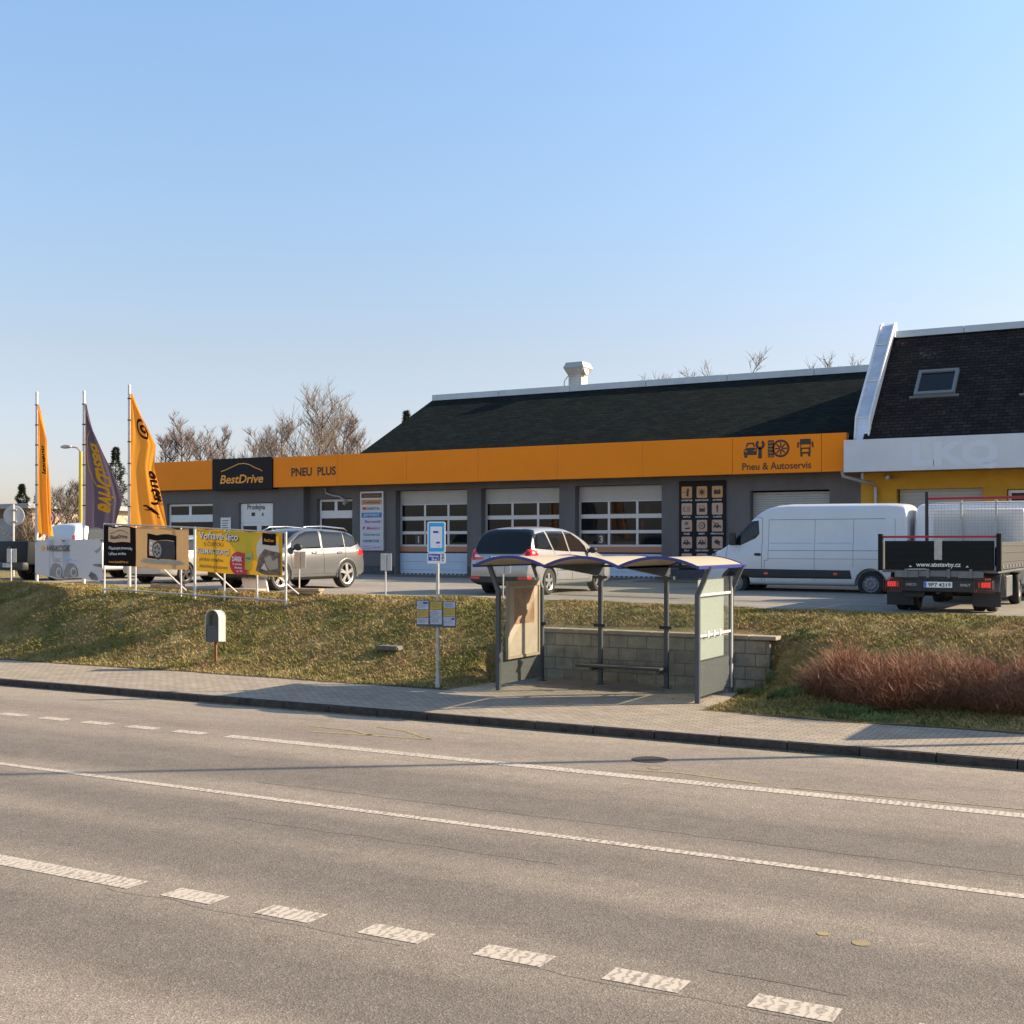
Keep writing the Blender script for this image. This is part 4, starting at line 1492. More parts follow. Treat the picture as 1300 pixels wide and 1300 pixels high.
def car_body(L, W, top, belt, zb, tum=0.28, rend=0.45, wend=0.86, wheels=(), rwell=0.40, step=0.16, roofcurve=0.04, shoulder=0.03):
    st = resample(top, step)
    mb = MB()
    n = None
    hw = W / 2
    for x, zt in st:
        e = max(0, (abs(x) - (L / 2 - rend)) / rend)
        w_ = hw * (1 - (1 - wend) * e ** 2.2)
        zbelt = min(poly_interp(belt, x), zt - 0.05)
        zbt = zb + 0.10 * e
        hb = zbelt - zbt
        hg = max(0.0, zt - zbelt)
        k = min(1, hg / 0.35)
        pts = [(0, zbt), (w_ * 0.55, zbt), (w_ - 0.05, zbt + 0.01), (w_ - 0.015, zbt + 0.12 * hb), (w_, zbt + 0.45 * hb), (w_ - 0.005, zbt + 0.72 * hb),
               (w_ - shoulder, zbt + 0.93 * hb), (w_ - shoulder - 0.03 - 0.02 * k, zbelt + 0.02 * k)]
        wt = w_ - shoulder - 0.05
        pts += [(wt - tum * hg * 0.45 - 0.03 * (1 - k), zbelt + hg * 0.45), (wt - tum * hg * 0.85 - 0.06 * (1 - k), zbelt + hg * 0.85),
                (wt - tum * hg - 0.10 - 0.05 * (1 - k), zt - roofcurve), (w_ * 0.45, zt - roofcurve * 0.35), (0, zt)]
        row = [(x, y, z) for y, z in pts] + [(x, -y, z) for y, z in pts[-2:0:-1]]
        n = len(row)
        mb.v += row
    for i in range(len(st) - 1):
        for k in range(n):
            mb.f.append((i * n + k, i * n + (k + 1) % n, (i + 1) * n + (k + 1) % n, (i + 1) * n + k))
            mb.mi.append(0)
    # end caps
    for i in (0, len(st) - 1):
        ring_ = [mb.v[i * n + k] for k in range(n)]
        cx = sum(v[0] for v in ring_) / n
        cz = sum(v[2] for v in ring_) / n
        b0 = len(mb.v)
        mb.v.append((cx, 0, cz))
        # inner ring to keep the cap flat
        for v in ring_:
            mb.v.append((v[0], v[1] * 0.7, lerp(cz, v[2], 0.7)))
        for k in range(n):
            k2 = (k + 1) % n
            mb.f.append((i * n + k, i * n + k2, b0 + 1 + k2, b0 + 1 + k)); mb.mi.append(0)
            mb.f.append((b0 + 1 + k, b0 + 1 + k2, b0)); mb.mi.append(0)
    me = mb.mesh('body', 'dummy')
    o = bpy.data.objects.new('tmpbody', me)
    COL.objects.link(o)
    s = o.modifiers.new('s', 'SUBSURF')
    s.levels = 2
    s.render_levels = 2
    dg = bpy.context.evaluated_depsgraph_get()
    full = bpy.data.meshes.new_from_object(o.evaluated_get(dg))
    # wheel wells
    o.modifiers.clear()
    o.data = full
    cut = MB()
    for wx in wheels:
        for sgn in (1, -1):
            cut.cyl((wx[0], sgn * (hw - 0.26), wx[1]), (wx[0], sgn * (hw + 0.3), wx[1]), rwell, n=36)
    cm = cut.mesh('cut', 'dark')
    c = bpy.data.objects.new('tmpcut', cm)
    COL.objects.link(c)
    b = o.modifiers.new('b', 'BOOLEAN')
    b.operation = 'DIFFERENCE'
    b.object = c
    b.solver = 'EXACT'
    try:
        b.material_mode = 'TRANSFER'
    except Exception:
        pass
    bpy.context.view_layer.update()
    dg = bpy.context.evaluated_depsgraph_get()
    cutm = bpy.data.meshes.new_from_object(o.evaluated_get(dg))
    bpy.data.objects.remove(o)
    bpy.data.objects.remove(c)
    return full, cutm

AXES = {'left': (0, 2, 1, 1), 'right': (0, 2, 1, -1), 'rear': (1, 2, 0, -1), 'front': (1, 2, 0, 1), 'top': (0, 1, 2, 1)}
def patch(full, poly, side, off=0.006, nmin=0.12):
    a, b, c, sg = AXES[side]
    bm = bmesh.new()
    bm.from_mesh(full)
    bm.normal_update()
    dead = [f for f in bm.faces if f.normal[c] * sg < nmin or (side in ('left', 'right') and f.calc_center_median()[1] * sg < 0.1)]
    bmesh.ops.delete(bm, geom=dead, context='FACES')
    cx = sum(p[0] for p in poly) / len(poly)
    cz = sum(p[1] for p in poly) / len(poly)
    for i in range(len(poly)):
        p, q = poly[i], poly[(i + 1) % len(poly)]
        nx, nz = (q[1] - p[1]), -(q[0] - p[0])
        if (cx - p[0]) * nx + (cz - p[1]) * nz > 0:
            nx, nz = -nx, -nz
        no = [0, 0, 0]; pc = [0, 0, 0]
        no[a], no[b] = nx, nz
        pc[a], pc[b] = p
        bmesh.ops.bisect_plane(bm, geom=bm.verts[:] + bm.edges[:] + bm.faces[:], plane_co=pc, plane_no=no, clear_outer=True)
    bm.normal_update()
    nv = {v: v.normal.copy() for v in bm.verts}
    # closed shell with a rim
    edges = [e for e in bm.edges if e.is_boundary]
    for v in bm.verts:
        v.co += nv[v] * off
    r = bmesh.ops.extrude_edge_only(bm, edges=edges)
    for v in [g for g in r['geom'] if isinstance(g, bmesh.types.BMVert)]:
        # move rim inwards towards the body
        best = nv.get(v)
        v.co += -(best if best else v.normal) * (off + 0.004) if (best or v.normal.length > 0) else Vector()
    mb = MB()
    mb.frombm(bm)
    return mb

def patches(full, items, off=0.006, nmin=0.12):
    mb = MB()
    for side, poly in items:
        p = patch(full, poly, side, off, nmin)
        b = len(mb.v)
        mb.v += p.v
        mb.f += [tuple(i + b for i in f) for f in p.f]
        mb.mi += [0] * len(p.f)
    return mb

def each(name, full, items, m, parent, **kw):
    for it in items:
        part(name, patches(full, [it], **kw), m, parent)

def seam(full, pts, side, wd=0.012, off=0.003):
    items = []
    for p, q in zip(pts, pts[1:]):
        dx, dz = q[0] - p[0], q[1] - p[1]
        L = math.hypot(dx, dz)
        nx, nz = -dz / L * wd / 2, dx / L * wd / 2
        items.append((side, [(p[0] + nx, p[1] + nz), (q[0] + nx, q[1] + nz), (q[0] - nx, q[1] - nz), (p[0] - nx, p[1] - nz)]))
    return items

def part(name, mb, m, parent, smooth='all'):
    return obj(name, mb, m, parent, False, smooth, fixn=False) if mb.v else None

def wheel(parent, x, y, r, side, rimmat='rim', spokes=5, wd=0.21, cover=False, rimr=0.66, darkback=True):
    # side = +1 outer face towards +y
    mb = MB()
    o_ = side * wd / 2
    prof = [(r * rimr, -wd / 2), (r * 0.93, -wd / 2), (r * 0.99, -wd * 0.40), (r, -wd * 0.2), (r, wd * 0.2), (r * 0.99, wd * 0.40), (r * 0.93, wd / 2), (r * 0.80, wd / 2 + 0.004), (r * rimr, wd / 2 - 0.008), (r * rimr, -wd / 2)]
    mb.lathe(prof, (x, y - o_, r), 'y', 36)
    for i in range(36):
        pass
    t = obj('wheel', mb, 'tyre', parent, smooth=True)
    mb = MB()
    yo = y - (0.012 if side > 0 else -0.012)
    R_ = r * rimr
    mb.lathe([(R_, -wd * 0.4), (R_ * 0.97, 0), (R_ * 0.97, 0.0)], (x, y - o_, r), 'y', 30)
    # back disc
    nrm = side
    def P_(a, rad, dep):
        return (x + rad * math.cos(a), yo - nrm * dep, r + rad * math.sin(a))
    def P2(a, rad, dep, da):
        c_, s_ = math.cos(a), math.sin(a)
        return (x + rad * c_ - da * s_, yo - nrm * dep, r + rad * s_ + da * c_)
    vs = [P_(2 * PI * k / 30, R_ * 0.98, 0.07) for k in range(30)]
    mb.add(vs, [tuple(range(30))], 1)
    lip = []
    for k in range(36):
        a = 2 * PI * k / 36
        lip += [P_(a, R_, 0.0), P_(a, R_ * 0.90, 0.012), P_(a, R_ * 0.88, 0.06)]
    mb.add(lip, [(3 * k + j, 3 * ((k + 1) % 36) + j, 3 * ((k + 1) % 36) + j + 1, 3 * k + j + 1) for k in range(36) for j in (0, 1)], 0)
    if cover:
        vs = []
        rr = [(0.90, 0.03), (0.7, 0.005), (0.45, 0.01), (0.40, 0.035), (0.18, 0.035), (0.15, -0.005), (0.0, -0.01)]
        for q, dp in rr:
            vs += [P_(2 * PI * k / 24, R_ * q, dp) for k in range(24)]
        mb.add(vs, [(i * 24 + k, i * 24 + (k + 1) % 24, (i + 1) * 24 + (k + 1) % 24, (i + 1) * 24 + k) for i in range(len(rr) - 1) for k in range(24)], 0)
        for k in range(spokes * 2):
            a = 2 * PI * k / (spokes * 2)
            mb.add([P_(a - 0.1, R_ * 0.68, 0.002), P_(a + 0.1, R_ * 0.68, 0.002), P_(a + 0.08, R_ * 0.82, 0.004), P_(a - 0.08, R_ * 0.82, 0.004)], [(0, 1, 2, 3)], 1)
    else:
        for k in range(spokes):
            for dlt in ((-0.13, 0.13) if spokes <= 6 else (0,)):
                a = 2 * PI * k / spokes + 0.3
                w1, w2 = (0.020, 0.030) if spokes <= 6 else (0.022, 0.028)
                a2 = a + dlt
                q = [P2(a, R_ * 0.12, 0.0, -w2), P2(a, R_ * 0.12, 0.0, w2), P2(a2, R_ * 0.93, 0.012, w1), P2(a2, R_ * 0.93, 0.012, -w1)]
                q2 = [(v[0], v[1] - nrm * 0.035, v[2]) for v in q]
                mb.add(q + q2, [(0, 1, 2, 3), (0, 4, 5, 1), (1, 5, 6, 2), (2, 6, 7, 3), (3, 7, 4, 0)], 0)
        vs = [P_(2 * PI * k / 16, R_ * 0.22, -0.004) for k in range(16)] + [P_(2 * PI * k / 16, R_ * 0.26, 0.03) for k in range(16)]
        mb.add(vs, [tuple(range(16))] + [(k, (k + 1) % 16, 16 + (k + 1) % 16, 16 + k) for k in range(16)], 0)
    obj('rim', mb, [rimmat, 'rimdark' if darkback else rimmat], t, smooth=True)
    return t

def mirror_part(parent, x, y, z, side, m, s=1.0, glass='signblue'):
    bm = bmesh.new()
    bmesh.ops.create_uvsphere(bm, u_segments=16, v_segments=10, radius=1)
    for v in bm.verts:
        v.co = Vector((x + v.co.x * 0.07 * s - (0.02 if v.co.x < 0 else 0), y + side * 0.02 + v.co.y * 0.12 * s, z + v.co.z * 0.085 * s))
    mb = MB()
    mb.frombm(bm)
    mb.cyl((x, y - side * 0.14, z - 0.07), (x, y, z - 0.02), 0.02)
    return obj('wing_mirror', mb, m, parent, smooth='all')

def number_plate(parent, x, y, z, text, yawdir=-1, w_=0.52, h=0.11, tilt=0):
    # on a face looking along local x*yawdir
    f = lambda u, v, hh: (x + yawdir * hh, y + u * (-yawdir) * -1 if yawdir > 0 else y - u, z + v)
    mb = MB()
    mb.prism(rrect(-w_ / 2, w_ / 2, -h / 2, h / 2, 0.012, 3), f, -0.01, 0.006, 0)
    flat(mb, f, [(-w_ / 2 + 0.004, -h / 2 + 0.004), (-w_ / 2 + 0.05, -h / 2 + 0.004), (-w_ / 2 + 0.05, h / 2 - 0.004), (-w_ / 2 + 0.004, h / 2 - 0.004)], 0.009, 1)
    p = obj('number_plate', mb, ['signwhite', 'plateblue'], parent)
    mb = MB()
    textmb(mb, text, h * 0.92, lambda u, v, hh: f(u + 0.03, v - h * 0.33, hh), 0.011, bold=0.012, width=w_ * 0.8)
    obj('lettering', mb, 'textblack', p)
    return p

def finish_body(name, full, cutm, paint, parent):
    cutm.materials.clear()
    cutm.materials.append(M[paint])
    cutm.materials.append(M['dark'])
    cutm.polygons.foreach_set('use_smooth', [True] * len(cutm.polygons))
    cutm.set_sharp_from_angle(angle=R(42))
    return link(bpy.data.objects.new(name, cutm), parent)

def both(items):
    return [('left', p) for p in items] + [('right', p) for p in items]

# --- large people carrier seen from its rear right corner
def make_mpv(label, cat, loc, rz, paint, plate=None, rails=True, tintrear=True):
    t = thing('parked_car', label, cat, loc, rz)
    top = [(-2.40, 0.50), (-2.41, 0.66), (-2.38, 0.86), (-2.34, 1.02), (-2.26, 1.16), (-2.12, 1.38), (-1.98, 1.58), (-1.82, 1.69), (-1.3, 1.735), (-0.6, 1.745), (0.0, 1.72),
           (0.45, 1.63), (0.9, 1.44), (1.25, 1.24), (1.5, 1.11), (1.85, 1.02), (2.15, 0.92), (2.32, 0.76), (2.40, 0.60), (2.41, 0.42)]
    belt = [(-2.4, 1.12), (-1.8, 1.10), (0, 1.03), (1.3, 1.0), (2.4, 0.85)]
    full, cutm = car_body(4.82, 1.88, top, belt, 0.22, wheels=((-1.42, 0.33), (1.43, 0.33)), rwell=0.385, tum=0.26)
    body = finish_body('body', full, cutm, paint, t)
    win = [[(-2.06, 1.17), (-1.98, 1.52), (-1.36, 1.60), (-1.12, 1.13)], [(-1.04, 1.12), (-1.26, 1.61), (-0.32, 1.62), (-0.22, 1.09)], [(-0.14, 1.09), (-0.24, 1.61), (0.15, 1.57), (0.55, 1.40), (0.82, 1.22), (0.86, 1.07)]]
    each('side_window', full, both(win), 'tint', t)
    part('quarter_window', patches(full, both([[(0.92, 1.06), (0.92, 1.20), (0.66, 1.37), (0.98, 1.17), (1.20, 1.06)][0:1] + [(0.92, 1.18), (1.22, 1.07)]])), 'tint', t)
    part('rear_window', patches(full, [('rear', [(-0.84, 1.03), (0.84, 1.03), (0.70, 1.66), (-0.70, 1.66)])], nmin=0.2), 'tint', t)
    part('windscreen', patches(full, [('front', [(-0.66, 1.14), (0.66, 1.14), (0.56, 1.62), (-0.56, 1.62)])], nmin=0.1), 'carglass', t)
    part('bumper', patches(full, [('rear', [(-0.9, 0.24), (0.9, 0.24), (0.9, 0.47), (-0.9, 0.47)]), ('front', [(-0.6, 0.24), (0.6, 0.24), (0.6, 0.52), (-0.6, 0.52)])], 0.012, 0.2), 'dark', t)
    for s_ in (1, -1):
        part('tail_light', patches(full, [('rear', [(s_ * 0.45, 0.90), (s_ * 0.95, 0.88), (s_ * 0.95, 1.14), (s_ * 0.72, 1.09)]), ('left' if s_ > 0 else 'right', [(-2.42, 0.87), (-1.98, 1.02), (-2.12, 1.15), (-2.42, 1.14)])], 0.010, 0.05), 'taillight', t)
        part('tail_light_lens', patches(full, [('rear', [(s_ * 0.52, 0.95), (s_ * 0.72, 0.95), (s_ * 0.72, 1.02), (s_ * 0.60, 1.0)])], 0.016, 0.05), 'tailwhite', t)
        part('reflector', patches(full, [('rear', [(s_ * 0.55, 0.40), (s_ * 0.86, 0.40), (s_ * 0.86, 0.46), (s_ * 0.55, 0.46)])], 0.018, 0.05), 'taillight', t)
        part('headlight', patches(full, [('front', [(s_ * 0.5, 0.68), (s_ * 0.9, 0.72), (s_ * 0.9, 0.88), (s_ * 0.6, 0.80)])], 0.008, 0.02), 'tailwhite', t)
    seams = []
    for sd in ('left', 'right'):
        seams += seam(full, [(-1.08, 1.12), (-1.06, 0.72), (-0.98, 0.45)], sd) + seam(full, [(-0.18, 1.08), (-0.16, 0.36)], sd) + seam(full, [(0.98, 1.02), (0.92, 0.62), (0.88, 0.36)], sd)
        seams += seam(full, [(-0.98, 0.36), (0.88, 0.36)], sd)
    part('door_seams', patches(full, seams, 0.003), 'dark', t)
    rub = []
    for sd in ('left', 'right'):
        rub += seam(full, [(-0.95, 0.62), (0.86, 0.62)], sd, 0.035)
    part('side_moulding', patches(full, rub, 0.012), 'chrome' if paint != 'carwhite' else paint, t)
    for s_ in (1, -1):
        sd = 'left' if s_ > 0 else 'right'
        for xx in (-0.9, 0.05):
            part('door_handle', patches(full, seam(full, [(xx - 0.13, 0.95), (xx + 0.06, 0.95)], sd, 0.04), 0.03), paint, t)
        mirror_part(t, 0.92, s_ * 0.98, 1.12, s_, 'dark')
        if rails:
            mb = MB()
            mb.tube([(-1.75, s_ * 0.62, 1.66), (-1.55, s_ * 0.63, 1.735), (-0.6, s_ * 0.645, 1.765), (0.1, s_ * 0.64, 1.725), (0.25, s_ * 0.64, 1.66)], 0.016)
            part('roof_rail', mb, 'chrome', t)
    for wx in (-1.42, 1.43):
        for s_ in (1, -1):
            wheel(t, wx, s_ * 0.925, 0.335, s_, 'rim', 5)
    if plate:
        number_plate(t, -2.385, 0.02, 0.93, plate)
    return t
make_mpv('champagne silver people carrier with dark rear window parked behind the bus shelter', 'car', (-15.22, 29.1, zlot(-15.2, 29)), R(90 - 0.6), 'carbeige', '7B0 8037', rails=False)

# --- grey SUV seen from its front left corner
def make_suv():
    t = thing('parked_suv', 'warm grey sport utility car with roof rails parked beside the yellow banner', 'car', (-21.62, 26.35, zlot(-21.6, 27) + 0.01), R(-90 - 1.5))
    top = [(-2.30, 0.50), (-2.31, 0.80), (-2.28, 0.98), (-2.20, 1.12), (-2.05, 1.32), (-1.90, 1.50), (-1.75, 1.58), (-1.3, 1.63), (-0.5, 1.66), (0.1, 1.635), (0.45, 1.55), (0.8, 1.37),
           (1.10, 1.17), (1.35, 1.09), (1.8, 1.03), (2.08, 0.95), (2.22, 0.82), (2.27, 0.62), (2.26, 0.42)]
    belt = [(-2.3, 1.10), (-1.5, 1.09), (0, 1.04), (1.2, 1.0), (2.3, 0.86)]
    full, cutm = car_body(4.56, 1.84, top, belt, 0.26, wheels=((-1.38, 0.36), (1.38, 0.36)), rwell=0.425, tum=0.30)
    finish_body('body', full, cutm, 'cargrey', t)
    win = [[(-2.0, 1.22), (-1.93, 1.38), (-1.55, 1.53), (-1.42, 1.53), (-1.38, 1.13), (-1.62, 1.13)], [(-1.34, 1.13), (-1.38, 1.54), (-0.48, 1.57), (-0.40, 1.10)], [(-0.32, 1.10), (-0.38, 1.57), (0.10, 1.55), (0.42, 1.46), (0.80, 1.26), (0.92, 1.08)]]
    each('side_window', full, both(win), 'carglass', t)
    part('rear_window', patches(full, [('rear', [(-0.6, 1.14), (0.6, 1.14), (0.56, 1.50), (-0.56, 1.50)])], nmin=0.2), 'tint', t)
    part('windscreen', patches(full, [('front', [(-0.68, 1.12), (0.68, 1.12), (0.56, 1.56), (-0.56, 1.56)])], nmin=0.1), 'carglass', t)
    part('grille', patches(full, [('front', [(-0.48, 0.70), (0.48, 0.70), (0.5, 0.84), (-0.5, 0.84)]), ('front', [(-0.85, 0.36), (0.85, 0.36), (0.75, 0.56), (-0.75, 0.56)])], 0.010, 0.15), 'dark', t)
    for s_ in (1, -1):
        part('headlight', patches(full, [('front', [(s_ * 0.5, 0.74), (s_ * 0.9, 0.78), (s_ * 0.9, 0.90), (s_ * 0.5, 0.84)])], 0.010, 0.02), 'tailwhite', t)
        part('tail_light', patches(full, [('rear', [(s_ * 0.5, 0.92), (s_ * 0.95, 0.90), (s_ * 0.95, 1.07), (s_ * 0.5, 1.05)]), ('left' if s_ > 0 else 'right', [(-2.32, 0.92), (-2.06, 0.95), (-2.06, 1.06), (-2.32, 1.06)])], 0.012, 0.05), 'taillight', t)
        mirror_part(t, 0.82, s_ * 0.98, 1.13, s_, 'dark', 1.1)
        mb = MB()
        mb.tube([(-1.75, s_ * 0.60, 1.58), (-1.6, s_ * 0.61, 1.645), (-0.6, s_ * 0.63, 1.695), (0.1, s_ * 0.63, 1.675), (0.35, s_ * 0.63, 1.58)], 0.02)
        part('roof_rail', mb, 'chrome', t)
        sd = 'left' if s_ > 0 else 'right'
        for xx in (-1.02, 0.05):
            part('door_handle', patches(full, seam(full, [(xx - 0.12, 0.98), (xx + 0.06, 0.98)], sd, 0.035), 0.03), 'cargrey', t)
    cl, sm_ = [], []
    for sd in ('left', 'right'):
        cl += [(sd, [(-1.0, 0.26), (0.98, 0.26), (0.98, 0.36), (-1.0, 0.36)])]
        sm_ += seam(full, [(-0.36, 1.09), (-0.38, 0.42)], sd) + seam(full, [(0.98, 1.04), (0.94, 0.60), (0.98, 0.40)], sd) + seam(full, [(-1.36, 1.12), (-1.30, 0.88), (-1.08, 0.70), (-0.98, 0.42)], sd) + seam(full, [(-0.98, 0.42), (0.98, 0.42)], sd)
        sm_ += seam(full, [(-2.1, 0.97), (-0.5, 0.935), (1.3, 0.90)], sd, 0.006)
    part('sill_moulding', patches(full, cl, 0.012), 'dark', t)
    part('door_seams', patches(full, sm_, 0.003), 'dark', t)
    arch = MB()
    for wx in (-1.38, 1.38):
        for s_ in (1, -1):
            vs = []
            for k in range(17):
                a = R(-8 + 196 * k / 16)
                for rr, yy in ((0.42, 0.905), (0.47, 0.925), (0.475, 0.90)):
                    vs.append((wx + rr * math.cos(a), s_ * yy, 0.36 + rr * math.sin(a)))
            arch.add(vs, [(3 * k + j, 3 * k + 3 + j, 3 * k + 4 + j, 3 * k + 1 + j) for k in range(16) for j in (0, 1)])
            wheel(t, wx, s_ * 0.915, 0.40, s_, 'rim', 5, 0.24, rimr=0.74)
    obj('wheel_arch_trim', arch, 'cargrey', t, smooth='all')
    number_plate(t, 2.285, 0, 0.50, '6P1 2248', 1)
    return t
make_suv()

# --- low silver car behind the tan banner
def make_sedan():
    t = thing('parked_saloon', 'low silver car with black spoked wheels parked behind the tan tyre banner', 'car', (-26.9, 28.3, zlot(-27, 28)), R(90))
    top = [(-2.2, 0.48), (-2.21, 0.72), (-2.15, 0.90), (-2.0, 0.98), (-1.7, 1.08), (-1.4, 1.28), (-1.0, 1.41), (-0.3, 1.45), (0.2, 1.40), (0.7, 1.18), (1.05, 1.0), (1.6, 0.93), (2.0, 0.83), (2.18, 0.66), (2.2, 0.42)]
    belt = [(-2.2, 0.92), (0, 0.90), (2.2, 0.78)]
    full, cutm = car_body(4.42, 1.76, top, belt, 0.2, wheels=((-1.3, 0.31), (1.35, 0.31)), rwell=0.36, tum=0.32)
    finish_body('body', full, cutm, 'carsilver', t)
    each('side_window', full, both([[(-1.55, 1.0), (-1.2, 1.28), (-0.4, 1.34), (-0.35, 0.97)], [(-0.28, 0.97), (-0.32, 1.34), (0.15, 1.30), (0.75, 1.0)]]), 'carglass', t)
    part('rear_window', patches(full, [('rear', [(-0.6, 1.05), (0.6, 1.05), (0.5, 1.36), (-0.5, 1.36)])], nmin=0.2), 'tint', t)
    part('windscreen', patches(full, [('front', [(-0.62, 1.03), (0.62, 1.03), (0.5, 1.36), (-0.5, 1.36)])], nmin=0.1), 'carglass', t)
    for s_ in (1, -1):
        part('tail_light', patches(full, [('rear', [(s_ * 0.5, 0.70), (s_ * 0.9, 0.68), (s_ * 0.9, 0.86), (s_ * 0.5, 0.84)]), ('left' if s_ > 0 else 'right', [(-2.3, 0.68), (-1.98, 0.72), (-2.0, 0.86), (-2.3, 0.86)])], 0.012, 0.05), 'taillight', t)
        mirror_part(t, 0.72, s_ * 0.93, 1.0, s_, 'carsilver')
    for wx in (-1.3, 1.35):
        for s_ in (1, -1):
            wheel(t, wx, s_ * 0.865, 0.315, s_, 'rimdark', 5, rimr=0.74)
            t.children[-1].name = 'wheel'
    number_plate(t, -2.225, 0, 0.56, '4P4 1160')
make_sedan()

# --- pickup with pale cab and dark bed at far left
def make_pickup():
    t = thing('parked_pickup', 'pickup with white cab and dark cargo bed parked behind the white banner', 'pickup', (-31.3, 28.0, zlot(-32, 28) - 0.03), R(82))
    top = [(-1.0, 0.5), (-1.0, 1.0), (-0.98, 1.5), (-0.85, 1.78), (-0.3, 1.84), (0.5, 1.84), (0.95, 1.76), (1.35, 1.48), (1.7, 1.16), (2.1, 1.08), (2.5, 1.0), (2.68, 0.8), (2.7, 0.45)]
    belt = [(-1, 1.15), (2.7, 0.95)]
    full, cutm = car_body(5.4, 1.86, top, belt, 0.3, wheels=((1.75, 0.36),), rwell=0.43, tum=0.24, rend=0.5)
    finish_body('body', full, cutm, 'carwhite', t)
    each('side_window', full, both([[(-0.55, 1.20), (-0.40, 1.70), (0.35, 1.74), (0.42, 1.18)], [(0.52, 1.18), (0.46, 1.74), (0.85, 1.70), (1.40, 1.22)]]), 'tint', t)
    part('windscreen', patches(full, [('front', [(-0.7, 1.2), (0.7, 1.2), (0.58, 1.76), (-0.58, 1.76)])], nmin=0.1), 'carglass', t)
    for s_ in (1, -1):
        part('brake_light', patches(full, [('rear', [(s_ * 0.68, 1.22), (s_ * 0.82, 1.22), (s_ * 0.80, 1.42), (s_ * 0.68, 1.42)])], 0.01, 0.05), 'taillight', t)
        mirror_part(t, 1.2, s_ * 0.98, 1.22, s_, 'carwhite', 1.2)
    mb = MB()
    bm = bmesh.new()
    bmesh.ops.create_cube(bm, size=1)
    for v in bm.verts:
        zz = v.co.z + 0.5
        v.co = Vector((-1.86 + v.co.x * 1.66 + (0.06 * (zz) if v.co.x < 0 else 0), v.co.y * (1.84 - 0.08 * zz), 0.52 + zz * 0.72))
    bmesh.ops.bevel(bm, geom=bm.edges[:], offset=0.05, segments=3, affect='EDGES', profile=0.5)
    mb.frombm(bm)
    obj('cargo_bed', mb, 'cardark', t, smooth=True)
    mb = MB()
    mb.bbox(-2.82, -2.6, -0.92, 0.92, 0.36, 0.60, 0.04)
    obj('bumper', mb, 'dark', t, smooth=True)
    mb = MB()
    mb.bbox(-2.68, -2.645, -0.10, 0.10, 0.98, 1.08, 0.02)
    obj('tailgate_handle', mb, 'dark', t, smooth=True)
    number_plate(t, -2.83, -0.1, 0.50, '3P6 7721')
    for wx in (-1.55, 1.75):
        for s_ in (1, -1):
            wheel(t, wx, s_ * 0.90, 0.37, s_, 'steelrim', 5, 0.24, rimr=0.6)
make_pickup()

